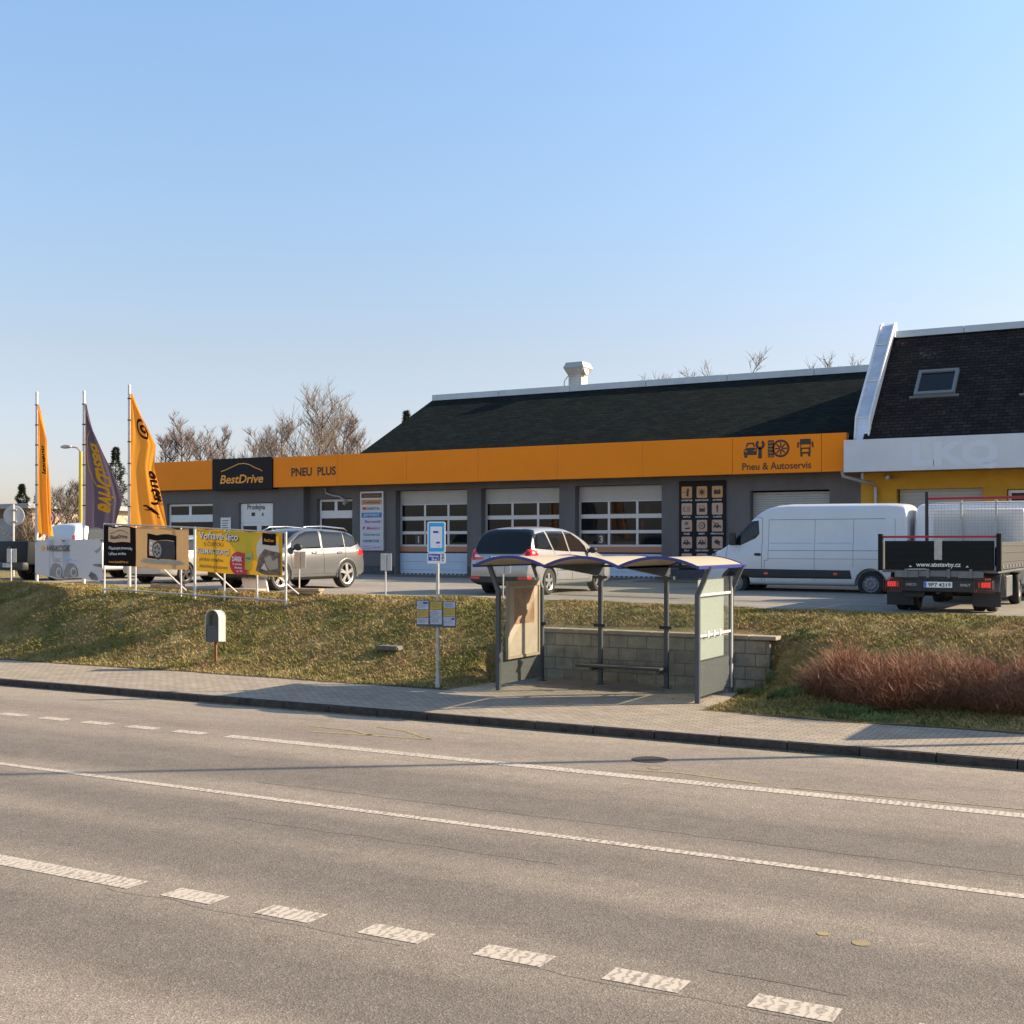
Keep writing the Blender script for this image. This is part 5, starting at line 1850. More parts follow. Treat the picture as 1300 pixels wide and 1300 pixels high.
# --- long panel vans
def make_van(label, loc, rz):
    t = thing('panel_van', label, 'van', loc, rz, 'white panel vans parked in front of the workshops')
    top = [(-2.75, 0.55), (-2.755, 0.9), (-2.75, 1.4), (-2.74, 1.9), (-2.72, 2.30), (-2.70, 2.40), (-2.66, 2.46), (-2.3, 2.49), (-1.0, 2.50), (0.4, 2.505), (0.75, 2.48), (1.05, 2.40), (1.30, 2.25), (1.6, 1.93), (1.9, 1.60), (2.12, 1.38),
           (2.35, 1.25), (2.6, 1.10), (2.72, 0.92), (2.76, 0.68), (2.76, 0.54)]
    belt = [(-2.75, 1.5), (1.2, 1.35), (2.1, 1.2), (2.75, 0.9)]
    full, cutm = car_body(5.52, 1.98, top, belt, 0.27, tum=0.07, rend=0.14, wend=0.95, wheels=((-1.83, 0.34), (1.85, 0.34)), rwell=0.42, roofcurve=0.05, shoulder=0.02)
    finish_body('body', full, cutm, 'carwhite', t)
    each('side_window', full, both([[(1.98, 1.37), (1.90, 1.53), (1.55, 1.92), (1.42, 2.02), (1.22, 2.04), (1.19, 1.68), (1.30, 1.56), (1.72, 1.37)]]), 'carglass', t)
    part('windscreen', patches(full, [('front', [(-0.82, 1.42), (0.82, 1.42), (0.74, 2.22), (-0.74, 2.22)])], nmin=0.1), 'carglass', t)
    blk, seams = [], []
    for sd in ('left', 'right'):
        blk += [(sd, [(2.05, 0.72), (-1.30, 0.70), (-1.34, 0.48), (1.35, 0.48), (1.85, 0.52)]), (sd, [(-2.38, 0.70), (-2.7, 0.70), (-2.7, 0.48), (-2.36, 0.48)])]
        seams += seam(full, [(1.10, 0.40), (1.10, 1.30), (1.10, 2.10), (1.22, 2.14), (1.50, 2.08)], sd, 0.012) + seam(full, [(2.10, 1.33), (2.12, 1.0), (2.1, 0.75)], sd, 0.012)
        seams += seam(full, [(1.02, 0.40), (1.02, 0.95), (0.92, 0.96), (0.92, 2.06), (-2.2, 2.06)], sd, 0.010) + seam(full, [(-0.35, 0.40), (-0.35, 2.06)], sd, 0.010) + seam(full, [(-1.38, 0.8), (-1.38, 2.06)], sd, 0.008)
        seams += seam(full, [(0.92, 1.22), (-2.6, 1.22)], sd, 0.012) + seam(full, [(0.92, 1.00), (-2.6, 1.0)], sd, 0.008) + seam(full, [(0.88, 1.42), (-0.28, 1.42)], sd, 0.006) + seam(full, [(-0.42, 1.42), (-1.33, 1.42)], sd, 0.006)
        seams += seam(full, [(-2.45, 0.6), (-2.45, 2.06)], sd, 0.006)
    part('side_moulding', patches(full, blk, 0.016), 'dark', t)
    part('panel_seams', patches(full, seams, 0.0025), 'steelrim', t)
    part('bumper', patches(full, [('front', [(-0.9, 0.40), (0.9, 0.40), (0.9, 0.62), (-0.9, 0.62)]), ('rear', [(-0.85, 0.3), (0.85, 0.3), (0.85, 0.56), (-0.85, 0.56)])], 0.03, 0.1), 'dark', t)
    for s_ in (1, -1):
        sd = 'left' if s_ > 0 else 'right'
        part('headlight', patches(full, [('front', [(s_ * 0.55, 0.95), (s_ * 0.93, 1.0), (s_ * 0.90, 1.22), (s_ * 0.6, 1.12)]), (sd, [(2.36, 0.98), (2.72, 0.92), (2.62, 1.10), (2.42, 1.20)])], 0.010, 0.02), 'tailwhite', t)
        for xx in (0.98, -0.92):
            part('side_marker', patches(full, [(sd, [(xx - 0.05, 0.57), (xx + 0.05, 0.57), (xx + 0.05, 0.63), (xx - 0.05, 0.63)])], 0.026), 'indicator', t)
        part('door_handle', patches(full, seam(full, [(1.30, 1.12), (1.10 + 0.04, 1.12)], sd, 0.05), 0.035), 'dark', t)
        mb = MB()
        mb.bbox(1.80, 1.98, s_ * 1.10 - 0.09, s_ * 1.10 + 0.09, 1.36, 1.72, 0.05)
        mb.cyl((1.86, s_ * 0.9, 1.50), (1.86, s_ * 1.05, 1.52), 0.04)
        obj('wing_mirror', mb, 'dark', t, smooth=True)
        mb = MB()
        mb.bbox(-2.765, -2.74, s_ * 0.86 - 0.07, s_ * 0.86 + 0.07, 0.95, 1.5, 0.008)
        obj('tail_light', mb, 'taillight', t)
    part('rear_door_seam', patches(full, [('rear', [(-0.008, 0.5), (0.008, 0.5), (0.008, 2.3), (-0.008, 2.3)])], 0.004), 'dark', t)
    for wx in (-1.83, 1.85):
        for s_ in (1, -1):
            wheel(t, wx, s_ * 0.955, 0.345, s_, 'steelrim', 5, 0.23, cover=True, rimr=0.62)
    return t
v1 = make_van('white panel van nose left whose whole side shows right of the bus shelter', (-9.28, 33.66, 1.49), R(180))
v2 = copy_tree(v1)
v2.location = (-3.66, 33.95, 1.5)
v2.rotation_euler = (0, 0, 0)
v2['label'] = 'white panel van mostly hidden behind the wire mesh of the black tipper truck'

# --- tipper truck seen from behind
def make_truck():
    t = thing('tipper_truck', 'black tipper truck with red rails and wire mesh headboard seen from behind', 'truck', (-4.50, 25.6, zlot(-4.5, 26.5) + 0.01), R(90))
    # local: x forward, y left (towards -X world)
    HW = 1.135
    mb = MB()
    mb.bbox(0.0, 0.06, -HW + 0.09, HW - 0.09, 0.86, 1.44, 0.008)
    for z in (1.0, 1.14, 1.28):
        mb.bbox(-0.012, 0.0, -HW + 0.1, HW - 0.1, z, z + 0.07, 0.004)
    tg = obj('tailgate', mb, 'truckblack', t)
    fn = lambda u, v, h: (-h, -u, v)
    mb = MB()
    textmb(mb, 'www.abstavby.cz', 0.125, lambda u, v, h: fn(u, v + 0.925, h), 0.004, bold=0.02, width=0.86)
    stroke(mb, fn, [(-0.60, 0.87), (-0.2, 0.875)], 0.012, 0.004)
    flat(mb, fn, [(-0.57, 0.915), (-0.54, 0.95), (-0.51, 0.915)], 0.004)
    flat(mb, fn, [(0.52, 0.915), (0.55, 0.95), (0.58, 0.915)], 0.004)
    obj('lettering', mb, 'textwhite', tg)
    mb = MB()
    mb.bbox(-0.02, 0.0, -0.075, 0.075, 1.06, 1.50, 0.005)
    obj('grey_plate', mb, 'galv', tg)
    for s_ in (1, -1):
        mb = MB()
        mb.bbox(-0.02, 0.10, s_ * HW - 0.045, s_ * HW + 0.045, 0.84, 1.585, 0.008)
        obj('corner_post', mb, 'truckblack', t)
    mb = MB()
    mb.bbox(0.005, 0.055, -HW + 0.05, HW - 0.05, 1.50, 1.545, 0.006)
    obj('red_rail', mb, 'truckred', t)
    L = 5.0
    mb = MB()
    mb.box(0.1, L, -HW + 0.02, HW - 0.02, 0.80, 0.86)
    obj('bed_floor', mb, 'trucksteel', t)
    for s_ in (1, -1):
        mb = MB()
        mb.bbox(0.10, L, s_ * HW - 0.025, s_ * HW + 0.025, 0.87, 1.42, 0.006)
        for z in (1.02, 1.20, 1.34):
            mb.bbox(0.12, L - 0.02, s_ * (HW + 0.025) - 0.01, s_ * (HW + 0.025) + 0.01, z, z + 0.02, 0.004)
        sdb = obj('side_board', mb, 'aluboard', t)
        for k in range(9):
            mb = MB()
            mb.cyl((0.35 + k * 0.5, s_ * (HW + 0.02), 0.93), (0.35 + k * 0.5, s_ * (HW + 0.045), 0.93), 0.028, n=10)
            obj('latch_knob', mb, 'galv', sdb)
    # headboard with wire mesh
    mb = MB()
    for y in (-HW, -0.42, 0.36, HW):
        mb.box(L - 0.03, L + 0.02, y - 0.025, y + 0.025, 0.86, 2.42)
    mb.box(L - 0.028, L + 0.018, -HW, HW, 2.33, 2.36)
    mb.box(L - 0.03, L + 0.02, -HW, HW, 0.86, 1.3)
    hb = obj('headboard', mb, 'galv', t)
    mb = MB()
    k = -HW + 0.06
    while k < HW:
        mb.box(L - 0.006, L + 0.002, k - 0.004, k + 0.004, 1.3, 2.34)
        k += 0.075
    z = 1.33
    while z < 2.33:
        mb.box(L - 0.004, L + 0.004, -HW, HW, z - 0.004, z + 0.004)
        z += 0.075
    obj('wire_mesh', mb, 'galv', hb)
    mb = MB()
    mb.bbox(L - 0.045, L - 0.0305, HW - 0.035, HW + 0.04, 0.87, 2.62, 0.003)
    obj('side_post', mb, 'dark', hb)
    mb = MB()
    mb.bbox(L - 0.04, L + 0.03, -HW, HW, 2.43, 2.49, 0.01)
    obj('red_rail', mb, 'truckred', hb)
    # underrun frame and light bar
    mb = MB()
    mb.bbox(0.02, 0.20, -0.80, 0.80, 0.72, 0.84, 0.01)
    mb.bbox(-0.01, 0.05, -0.85, -0.38, 0.70, 0.84, 0.01).bbox(-0.01, 0.05, 0.38, 0.85, 0.70, 0.84, 0.01)
    for y in (-0.62, -0.2, 0.2, 0.62):
        mb.bbox(-0.03, 0.02, y - 0.03, y + 0.03, 0.70, 0.88, 0.005)
    obj('rear_crossbeam', mb, 'trucksteel', t)
    mb = MB()
    mb.prism([(-0.9, 0.62), (-0.62, 0.50), (0.62, 0.50), (0.9, 0.62), (0.86, 0.74), (-0.86, 0.74), ], lambda u, v, h: (h, -u, v), 0.03, 0.10)
    mb.bbox(-0.02, 0.06, -0.72, 0.72, 0.42, 0.66, 0.02)
    ub = obj('underrun_bumper', mb, 'dark', t)
    mb = MB()
    textmb(mb, 'IVECO', 0.07, lambda u, v, h: fn(u - 0.52, v + 0.54, h), 0.024, bold=0.02)
    textmb(mb, 'DAILY', 0.07, lambda u, v, h: fn(u + 0.52, v + 0.54, h), 0.024, bold=0.02)
    obj('lettering', mb, 'galv', ub)
    number_plate(t, -0.03, 0.0, 0.565, '9P7 4319', -1, 0.54, 0.115)
    for s_ in (1, -1):
        mb = MB()
        mb.bbox(-0.03, 0.05, s_ * 0.88 - 0.15, s_ * 0.88 + 0.15, 0.48, 0.65, 0.01)
        lb = obj('light_cluster', mb, 'dark', t)
        mb = MB()
        mb.bbox(-0.045, -0.03, s_ * 0.90 - 0.09, s_ * 0.90 + 0.09, 0.52, 0.62, 0.006)
        obj('red_lens', mb, 'litlamp', lb)
        mb = MB()
        mb.bbox(-0.043, -0.03, s_ * 0.80 - 0.04, s_ * 0.80 - 0.002, 0.52, 0.62, 0.004) if s_ > 0 else mb.bbox(-0.043, -0.03, -0.80 + 0.002, -0.80 + 0.04, 0.52, 0.62, 0.004)
        mb.bbox(-0.03, 0.02, s_ * 0.93 - 0.05, s_ * 0.93 + 0.05, 0.67, 0.70, 0.004)
        obj('amber_lens', mb, 'indicator', lb)
        mb = MB()
        k = -0.18
        while k <= 0.181:
            mb.box(-0.072, -0.066, s_ * 0.88 + k - 0.003, s_ * 0.88 + k + 0.003, 0.42, 0.68)
            k += 0.04
        z = 0.42
        while z <= 0.69:
            mb.box(-0.0715, -0.0665, s_ * 0.88 - 0.18, s_ * 0.88 + 0.18, z - 0.003, z + 0.003)
            z += 0.043
        for zz in (0.42, 0.68):
            mb.box(-0.07, 0.0, s_ * 0.88 - 0.006, s_ * 0.88 + 0.006, zz - 0.004, zz + 0.004)
        obj('lamp_guard', mb, 'rust', lb)
        # wheels and mudguards
        wx = 1.0
        for yy in (s_ * 0.98, s_ * 0.74):
            wheel(t, wx, yy, 0.36, s_, 'steelrim', 5, 0.20, cover=True, rimr=0.6)
        wheel(t, 4.9, s_ * 0.95, 0.36, s_, 'steelrim', 5, 0.22, cover=True, rimr=0.6)
        mb = MB()
        vs = []
        for k in range(15):
            a = R(10 + 165 * k / 14)
            for yy in (s_ * 0.60, s_ * 1.08):
                vs.append((wx + 0.43 * math.cos(a), yy, 0.37 + 0.43 * math.sin(a)))
        for k in range(15):
            a = R(10 + 165 * k / 14)
            for yy in (s_ * 0.60, s_ * 1.08):
                vs.append((wx + 0.45 * math.cos(a), yy, 0.37 + 0.45 * math.sin(a)))
        fs = []
        for k in range(14):
            fs += [(2 * k, 2 * k + 1, 2 * k + 3, 2 * k + 2), (30 + 2 * k, 30 + 2 * k + 2, 30 + 2 * k + 3, 30 + 2 * k + 1), (2 * k + 1, 30 + 2 * k + 1, 30 + 2 * k + 3, 2 * k + 3)]
        mb.add(vs, fs)
        obj('mudguard', mb, 'trucksteel' if s_ < 0 else 'dark', t)
        mb = MB()
        mb.bbox(0.50, 0.515, s_ * 0.84 - 0.27, s_ * 0.84 + 0.27, 0.12, 0.42, 0.003)
        obj('mudflap', mb, 'dark', t)
        mb = MB()
        mb.bbox(1.6, 2.5, s_ * 0.98 - 0.1, s_ * 0.98 + 0.08, 0.28, 0.72, 0.02)
        obj('toolbox', mb, 'trucksteel', t)
    mb = MB()
    mb.box(0.1, 5.3, -0.42, -0.32, 0.50, 0.74).box(0.1, 5.3, 0.32, 0.42, 0.50, 0.74)
    mb.cyl((1.0, -0.7, 0.36), (1.0, 0.7, 0.36), 0.06)
    mb.lathe([(0.0, -0.17), (0.12, -0.12), (0.17, 0), (0.12, 0.12), (0.0, 0.17)], (1.0, 0, 0.36), 'y', 16)
    mb.cyl((-0.05, 0.0, 0.40), (0.15, 0.0, 0.42), 0.03)
    mb.bbox(0.15, 0.25, 0.3, 0.7, 0.3, 0.5, 0.01)
    obj('chassis', mb, 'dark', t)
    # cab
    top = [(-0.82, 0.5), (-0.82, 1.2), (-0.80, 1.8), (-0.70, 2.03), (-0.3, 2.10), (0.1, 2.05), (0.5, 1.62), (0.72, 1.38), (1.0, 1.2), (1.12, 0.95), (1.14, 0.4)]
    full, cutm = car_body(2.3, 1.95, top, [(-1, 1.35), (1, 1.1)], 0.4, tum=0.16, rend=0.3, wheels=(), step=0.2) if False else (None, None)
    mb = MB()
    prof = [(5.12, 0.45), (5.12, 2.14), (5.2, 2.22), (5.9, 2.18), (6.35, 1.55), (6.55, 1.32), (6.85, 1.12), (6.97, 0.9), (6.98, 0.4)]
    bm = bmesh.new()
    vs1 = [bm.verts.new((x, -1.05 if z < 1.4 else -1.02, z)) for x, z in prof]
    vs2 = [bm.verts.new((x, 1.05 if z < 1.4 else 1.02, z)) for x, z in prof]
    bm.faces.new(vs1)
    bm.faces.new(vs2[::-1])
    for i in range(len(prof)):
        j = (i + 1) % len(prof)
        bm.faces.new((vs1[j], vs1[i], vs2[i], vs2[j]))
    bmesh.ops.recalc_face_normals(bm, faces=bm.faces[:])
    bmesh.ops.bevel(bm, geom=bm.edges[:], offset=0.05, segments=3, affect='EDGES', profile=0.5)
    mb.frombm(bm)
    cab = obj('cab', mb, 'carwhite', t, smooth=True)
    mb = MB()
    for s_ in (1, -1):
        mb.prism([(5.6, 1.3), (6.35, 1.3), (5.95, 1.72), (5.6, 1.72)], lambda u, v, h: (u, s_ * h, v), 0.95, 1.045)
    obj('cab_window', mb, 'tint', cab)
    for s_ in (1, -1):
        mb = MB()
        mb.bbox(6.2, 6.3, s_ * 1.12 - 0.09, s_ * 1.12 + 0.09, 1.3, 1.65, 0.02)
        mb.cyl((6.25, s_ * 0.92, 1.4), (6.25, s_ * 1.1, 1.45), 0.02)
        obj('wing_mirror', mb, 'dark', cab)
make_truck()

# ------------------------------------------------------------------ retaining wall behind the bus stop
WL = thing('retaining_wall', 'low concrete block wall with stone coping behind the bus shelter', 'wall', (-9.4, 22.5, 0.1))
mb = MB()
mb.bbox(-12.1, -6.93, 22.30, 22.52, -0.2, 1.10, 0.01)
mb.bbox(-7.13, -6.93, 22.521, 23.3, 0.2, 1.10, 0.01)
obj('block_wall', mb, 'block', WL, True)
mb = MB()
x = -12.2
while x < -6.9:
    x2 = min(x + 0.98, -6.78)
    mb.bbox(x + 0.006, x2 - 0.006, 22.22, 22.58, 1.101, 1.175, 0.012)
    x = x2
mb.bbox(-7.18, -6.86, 22.585, 23.3, 1.101, 1.17, 0.012)
obj('coping', mb, 'cap', WL, True)
mb = MB()
mb.bbox(-6.90, -6.25, 22.0, 22.2, -0.1, 0.55, 0.015)
obj('end_block', mb, 'stone', WL, True)

# ------------------------------------------------------------------ bus shelter
S = thing('bus_shelter', 'open steel bus shelter with three curved blue edged roof bays', 'bus shelter', (-9.5, 20.9, 0.12))
YF, YR = 20.10, 21.85
PX = [-11.48, -10.18, -8.80, -7.52]
def post(x, y, lean, zbase=0.10):
    mb = MB()
    mb.bbox(x - 0.04, x + 0.04, y - 0.04, y + 0.04, zbase, 2.02, 0.006)
    if lean:
        mb.prism([(x - 0.04, 2.0), (x + 0.04, 2.0), (x + lean + 0.04, 2.50), (x + lean - 0.04, 2.50)], lambda u, v, h: (u, h, v), y - 0.038, y + 0.038)
    else:
        mb.bbox(x - 0.038, x + 0.038, y - 0.038, y + 0.038, 2.021, 2.42, 0.004)
    return obj('post', mb, 'shelterframe', S, True)
post(PX[0], YF, -0.20); post(PX[0], YR, -0.20); post(PX[3], YF, 0.22); post(PX[3], YR, 0.22)
for x in PX[1:3]:
    p_ = post(x, YR, 0)
    mb = MB()
    mb.prism([(YR + 0.1, 2.30), (YR - 0.15, 2.28), (19.95, 2.46), (19.95, 2.50), (YR + 0.1, 2.50)], lambda u, v, h: (h, u, v), x - 0.04, x + 0.04)
    mb.bbox(x - 0.16, x + 0.16, YR - 0.05, YR + 0.05, 2.21, 2.27, 0.005)
    obj('cantilever_arm', mb, 'shelterframe', S, True)
for x in PX[0:3]:
    mb = MB()
    mb.bbox(x - (0.05 if x != PX[0] else 0.04), x + 0.12, YR - 0.05, YR + 0.05, 1.27, 1.33, 0.006)
    if x != PX[0]:
        mb.bbox(x - 0.13, x - 0.0505, YR - 0.05, YR + 0.05, 1.27, 1.33, 0.006)
    mb.bbox(x - 0.09, x + 0.09, YR - 0.06, YR + 0.06, 0.10, 0.16, 0.01)
    obj('clamp', mb, 'dark', S, True)
# roof bays
BX = [-11.70, -10.24, -8.79, -7.32]
def bay(u, i):
    x = lerp(BX[i], BX[i + 1], u)
    return x, 2.50 + 0.165 * (1 - (2 * u - 1) ** 2)
for i in range(3):
    mb = MB()
    vs = []
    nseg = 14
    for k in range(nseg + 1):
        x, z = bay(k / nseg, i)
        for y in (19.62, 21.98):
            vs += [(x, y, z), (x, y, z - 0.012)]
    fs = []
    for k in range(nseg):
        a, b = 4 * k, 4 * (k + 1)
        fs += [(a, b, b + 2, a + 2), (a + 1, a + 3, b + 3, b + 1), (a, a + 1, b + 1, b), (a + 2, b + 2, b + 3, a + 3)]
    mb.add(vs, fs)
    rfb = obj('roof_sheet', mb, 'polycarb', S, True, smooth=True)
    for y0 in (19.575, 21.985):
        mb = MB()
        vs = []
        for k in range(nseg + 1):
            x, z = bay(k / nseg, i)
            for dy, dz in ((0, 0.016), (0.04, 0.016), (0.04, -0.036), (0, -0.036)):
                vs.append((x, y0 + dy, z + dz))
        fs = [(4 * k + j, 4 * k + (j + 1) % 4, 4 * k + 4 + (j + 1) % 4, 4 * k + 4 + j) for k in range(nseg) for j in range(4)] + [(0, 1, 2, 3), (4 * nseg, 4 * nseg + 1, 4 * nseg + 2, 4 * nseg + 3)]
        mb.add(vs, fs)
        obj('blue_edge', mb, 'blue', S, True, smooth=True)
for x in (BX[0] - 0.03, BX[3] - 0.01):
    mb = MB()
    mb.bbox(x, x + 0.04, 19.56, 22.04, 2.462, 2.525, 0.006)
    obj('blue_edge', mb, 'blue', S, True)
for x in BX[1:3]:
    mb = MB()
    mb.box(x - 0.03, x + 0.03, 19.63, 21.97, 2.455, 2.487)
    obj('roof_gutter', mb, 'shelterframe', S, True)
mb = MB()
mb.box(PX[0] - 0.18, PX[3] + 0.2, YR - 0.03, YR + 0.03, 2.44, 2.485)
obj('roof_beam', mb, 'shelterframe', S, True)
# glazing
mb = MB()
mb.box(PX[0] - 0.006, PX[0] + 0.006, YF + 0.06, YR - 0.06, 0.842, 2.30)
obj('end_glass', mb, 'clear', S, True)
mb = MB()
mb.box(PX[3] - 0.006, PX[3] + 0.006, YF + 0.06, YR - 0.06, 0.842, 2.30)
obj('end_glass', mb, 'clear', S, True)
M['dirtyglass'] = glassmat('dirty_lower_glass', (0.5, 0.54, 0.54), 0.74)
for x in (PX[0], PX[3]):
    mb = MB()
    mb.box(x - 0.006, x + 0.006, YF + 0.06, YR - 0.06, 0.24, 0.84)
    obj('lower_panel', mb, 'dirtyglass', S, True)
for i in range(3):
    mb = MB()
    mb.box(PX[i] + 0.07, PX[i + 1] - 0.07, YR - 0.004, YR + 0.004, 0.28, 2.2)
    obj('back_glass', mb, 'clear', S, True)
# poster case in the left end
mb = MB()
x0 = PX[0] + 0.03
frame = [(YF + 0.22, YF + 0.27, 0.70, 2.18), (YR - 0.29, YR - 0.24, 0.70, 2.18), (YF + 0.27, YR - 0.29, 0.70, 0.75), (YF + 0.27, YR - 0.29, 2.08, 2.18)]
for a, b, c, d_ in frame:
    mb.box(x0, x0 + 0.06, a, b, c, d_)
pc_ = obj('poster_case', mb, 'posterframe', S, True)
mb = MB()
mb.box(x0 + 0.02, x0 + 0.04, YF + 0.27, YR - 0.29, 0.751, 2.079)
obj('poster', mb, 'posterpale', pc_, True)
mb = MB()
mb.box(x0 + 0.04, x0 + 0.043, YF + 0.50, YR - 0.45, 1.35, 2.04)
obj('poster_picture', mb, 'poster', pc_, True)
# milky sheets and rails in the right end
x1 = PX[3] - 0.02
mb = MB()
mb.box(x1 - 0.03, x1 - 0.012, YF + 0.12, YR - 0.32, 0.86, 2.26)
ms_ = obj('poster_back', mb, 'milk', S, True)
mb = MB()
for z in (2.0, 1.29):
    mb.box(PX[3] - 0.02 + 0.028, PX[3] + 0.03, YF + 0.05, YR - 0.0, z - 0.02, z + 0.025)
obj('glass_rail', mb, 'galvwhite', S, True)
for y in (20.55, 20.85, 21.15):
    mb = MB()
    mb.bbox(x1 + 0.05, x1 + 0.065, y - 0.03, y + 0.03, 1.25, 1.36, 0.003)
    obj('paper_scrap', mb, 'signwhite', ms_, True)
mb = MB()
mb.bbox(PX[3] + 0.02, PX[3] + 0.05, YR - 0.09, YR - 0.055, 0.25, 2.3, 0.004)
obj('glass_edge_strip', mb, 'galvwhite', S, True)
mb = MB()
mb.bbox(-10.48, -8.72, 21.32, 21.70, 0.52, 0.57, 0.015)
bs_ = obj('seat', mb, 'wood', S, True, smooth=True)
for x in PX[1:3]:
    mb = MB()
    mb.bbox(x - 0.03, x + 0.03, 21.4, YR - 0.041, 0.455, 0.518, 0.005)
    mb.bbox(x - 0.045, x + 0.045, YR - 0.075, YR - 0.042, 0.40, 0.60, 0.005)
    obj('seat_bracket', mb, 'shelterframe', S, True)

# ------------------------------------------------------------------ bus stop sign
T = thing('bus_stop_sign', 'blue bus stop sign on grey pole with yellow and white timetables', 'sign', (-12.72, 19.92, zterr(-12.72, 19.92)))
zb = zterr(-12.72, 19.92)
mb = MB()
mb.cyl((0, 0, -0.15), (0, 0, 3.05 - zb), 0.032, n=16)
mb.cyl((0, 0, -0.05), (0, 0, 0.30), 0.055, 0.036, n=16)
pl_ = obj('pole', mb, 'galv', T, smooth=True)
fnS = lambda x, z, rot=0.0: (lambda u, v, h: (x + u * math.cos(rot) + h * math.sin(rot), -0.045 + u * math.sin(rot) - h * math.cos(rot), z + v))
ROT = R(22)
f = fnS(0, 3.02 - zb, ROT)
mb = MB()
mb.prism(rrect(-0.175, 0.175, -0.30, 0.30, 0.035), f, 0, 0.012)
sgn_ = obj('stop_plate', mb, 'signwhite', T)
mb = MB()
flat(mb, f, rrect(-0.15, 0.15, -0.275, 0.275, 0.015), 0.015, 0)
flat(mb, f, rrect(-0.115, 0.115, -0.205, 0.205, 0.008), 0.018, 1)
flat(mb, f, [(-0.06, 0.08), (0.03, 0.08), (0.045, 0.12), (-0.06, 0.12)], 0.021, 2)
flat(mb, f, [(-0.01, -0.12), (0.07, -0.12), (0.07, -0.085), (0.01, -0.085)], 0.021, 2)
obj('stop_symbol', mb, ['signblue', 'signwhite', 'signnavy'], sgn_)
f2 = fnS(0, 2.615 - zb, ROT)
mb = MB()
mb.prism(rrect(-0.175, 0.175, -0.10, 0.10, 0.025), f2, 0, 0.012)
nm_ = obj('name_plate', mb, 'signwhite', T)
mb = MB()
flat(mb, f2, [(-0.155, -0.045), (0.075, -0.045), (0.075, 0.085), (-0.155, 0.085)], 0.015, 0)
textmb(mb, 'Klatovy,', 0.06, lambda u, v, h: f2(u - 0.04, v + 0.025, h), 0.018, m=1, bold=0.02, width=0.19)
textmb(mb, 'Škol', 0.06, lambda u, v, h: f2(u - 0.04, v - 0.035, h), 0.018, m=1, bold=0.02, width=0.1)
textmb(mb, '2', 0.12, lambda u, v, h: f2(u + 0.125, v + 0.0, h), 0.018, m=2, bold=0.02)
textmb(mb, 'n', 0.07, lambda u, v, h: f2(u + 0.125, v - 0.055, h), 0.018, m=2, bold=0.02)
obj('lettering', mb, ['signnavy', 'signwhite', 'textblack'], nm_)
f3_ = fnS(0, 1.56 - zb, ROT * 0.6)
for ci, (cx, cells) in enumerate(((-0.27, 'wyp'), (0.0, 'ypp'), (0.27, 'pyw'))):
    h_ = 0.50
    dz = -0.01 * ci
    mb = MB()
    mb.prism([(cx - 0.128, -h_ / 2 + dz), (cx + 0.128, -h_ / 2 + dz), (cx + 0.128, h_ / 2 + dz), (cx - 0.128, h_ / 2 + dz)], f3_, 0.0, 0.02)
    tp_ = obj('timetable_case', mb, 'timeframe', T)
    mb = MB()
    hs = {0: (0.36, 0.32, 0.28), 1: (0.34, 0.29, 0.30), 2: (0.24, 0.34, 0.38)}[ci]
    zt_ = h_ / 2 - 0.012 + dz
    for c, hh in zip(cells, hs):
        ph = hh * (h_ - 0.024)
        flat(mb, f3_, [(cx - 0.115, zt_ - ph + 0.01), (cx + 0.115, zt_ - ph + 0.01), (cx + 0.115, zt_), (cx - 0.115, zt_)], 0.024, 1 if c == 'y' else 0)
        for q in range(6):
            zz = zt_ - 0.02 - q * (ph - 0.04) / 6
            stroke(mb, f3_, [(cx - 0.10, zz), (cx + 0.10 - 0.03 * ((q * 7 + ci) % 3), zz)], 0.006, 0.027, 2)
        if c == 'w':
            flat(mb, f3_, [(cx + (0.02 if ci == 0 else 0.05), zt_ - 0.06), (cx + 0.10, zt_ - 0.06), (cx + 0.10, zt_ - 0.015), (cx + (0.0 if ci == 0 else 0.05), zt_ - 0.015)], 0.029, 3)
        zt_ -= ph
    obj('timetable', mb, ['timepaper', 'timeyellow', 'steelrim', 'signnavy'], tp_)
mb = MB()
for z in (1.70, 1.40, 2.6, 2.85, 3.1):
    mb.bbox(-0.06, 0.06, -0.048, 0.04, z - zb - 0.012, z - zb + 0.012, 0.003)
obj('bracket', mb, 'galv', T)

# ------------------------------------------------------------------ hooded litter bin
bx, by = -18.98, 20.60
bz = zterr(bx, by)
Bn = thing('litter_bin', 'hooded weathered white and grey litter bin on a rusty post in the grass', 'litter bin', (bx, by, bz), R(112))
Bn.scale = (0.9, 0.9, 1.0)
mb = MB()
mb.bbox(-0.03, 0.03, -0.025, 0.025, -0.2, 0.62, 0.004)
obj('post', mb, 'rust', Bn)
mb = MB()
# arched hood: open to local -x, runs along x
pts = [(-0.17, 0.44), (-0.17, 0.90)] + [(-0.17 * math.cos(R(a)), 0.95 + 0.19 * math.sin(R(a))) for a in range(0, 181, 12)] + [(0.17, 0.90), (0.17, 0.44)]
vs = []
for x, s1 in ((-0.26, 1.02), (0.20, 1.0)):
    for y, z in pts:
        vs.append((x, y * s1, z + 0.03 * (x < 0)))
    for y, z in pts:
        vs.append((x, y * s1 * 0.93, 0.44 + (z - 0.44) * 0.975 + 0.03 * (x < 0)))
n_ = len(pts)
fs = []
for k in range(n_ - 1):
    fs += [(k, k + 1, 2 * n_ + k + 1, 2 * n_ + k), (n_ + k, 3 * n_ + k, 3 * n_ + k + 1, n_ + k + 1), (k, n_ + k, n_ + k + 1, k + 1), (2 * n_ + k, 2 * n_ + k + 1, 3 * n_ + k + 1, 3 * n_ + k)]
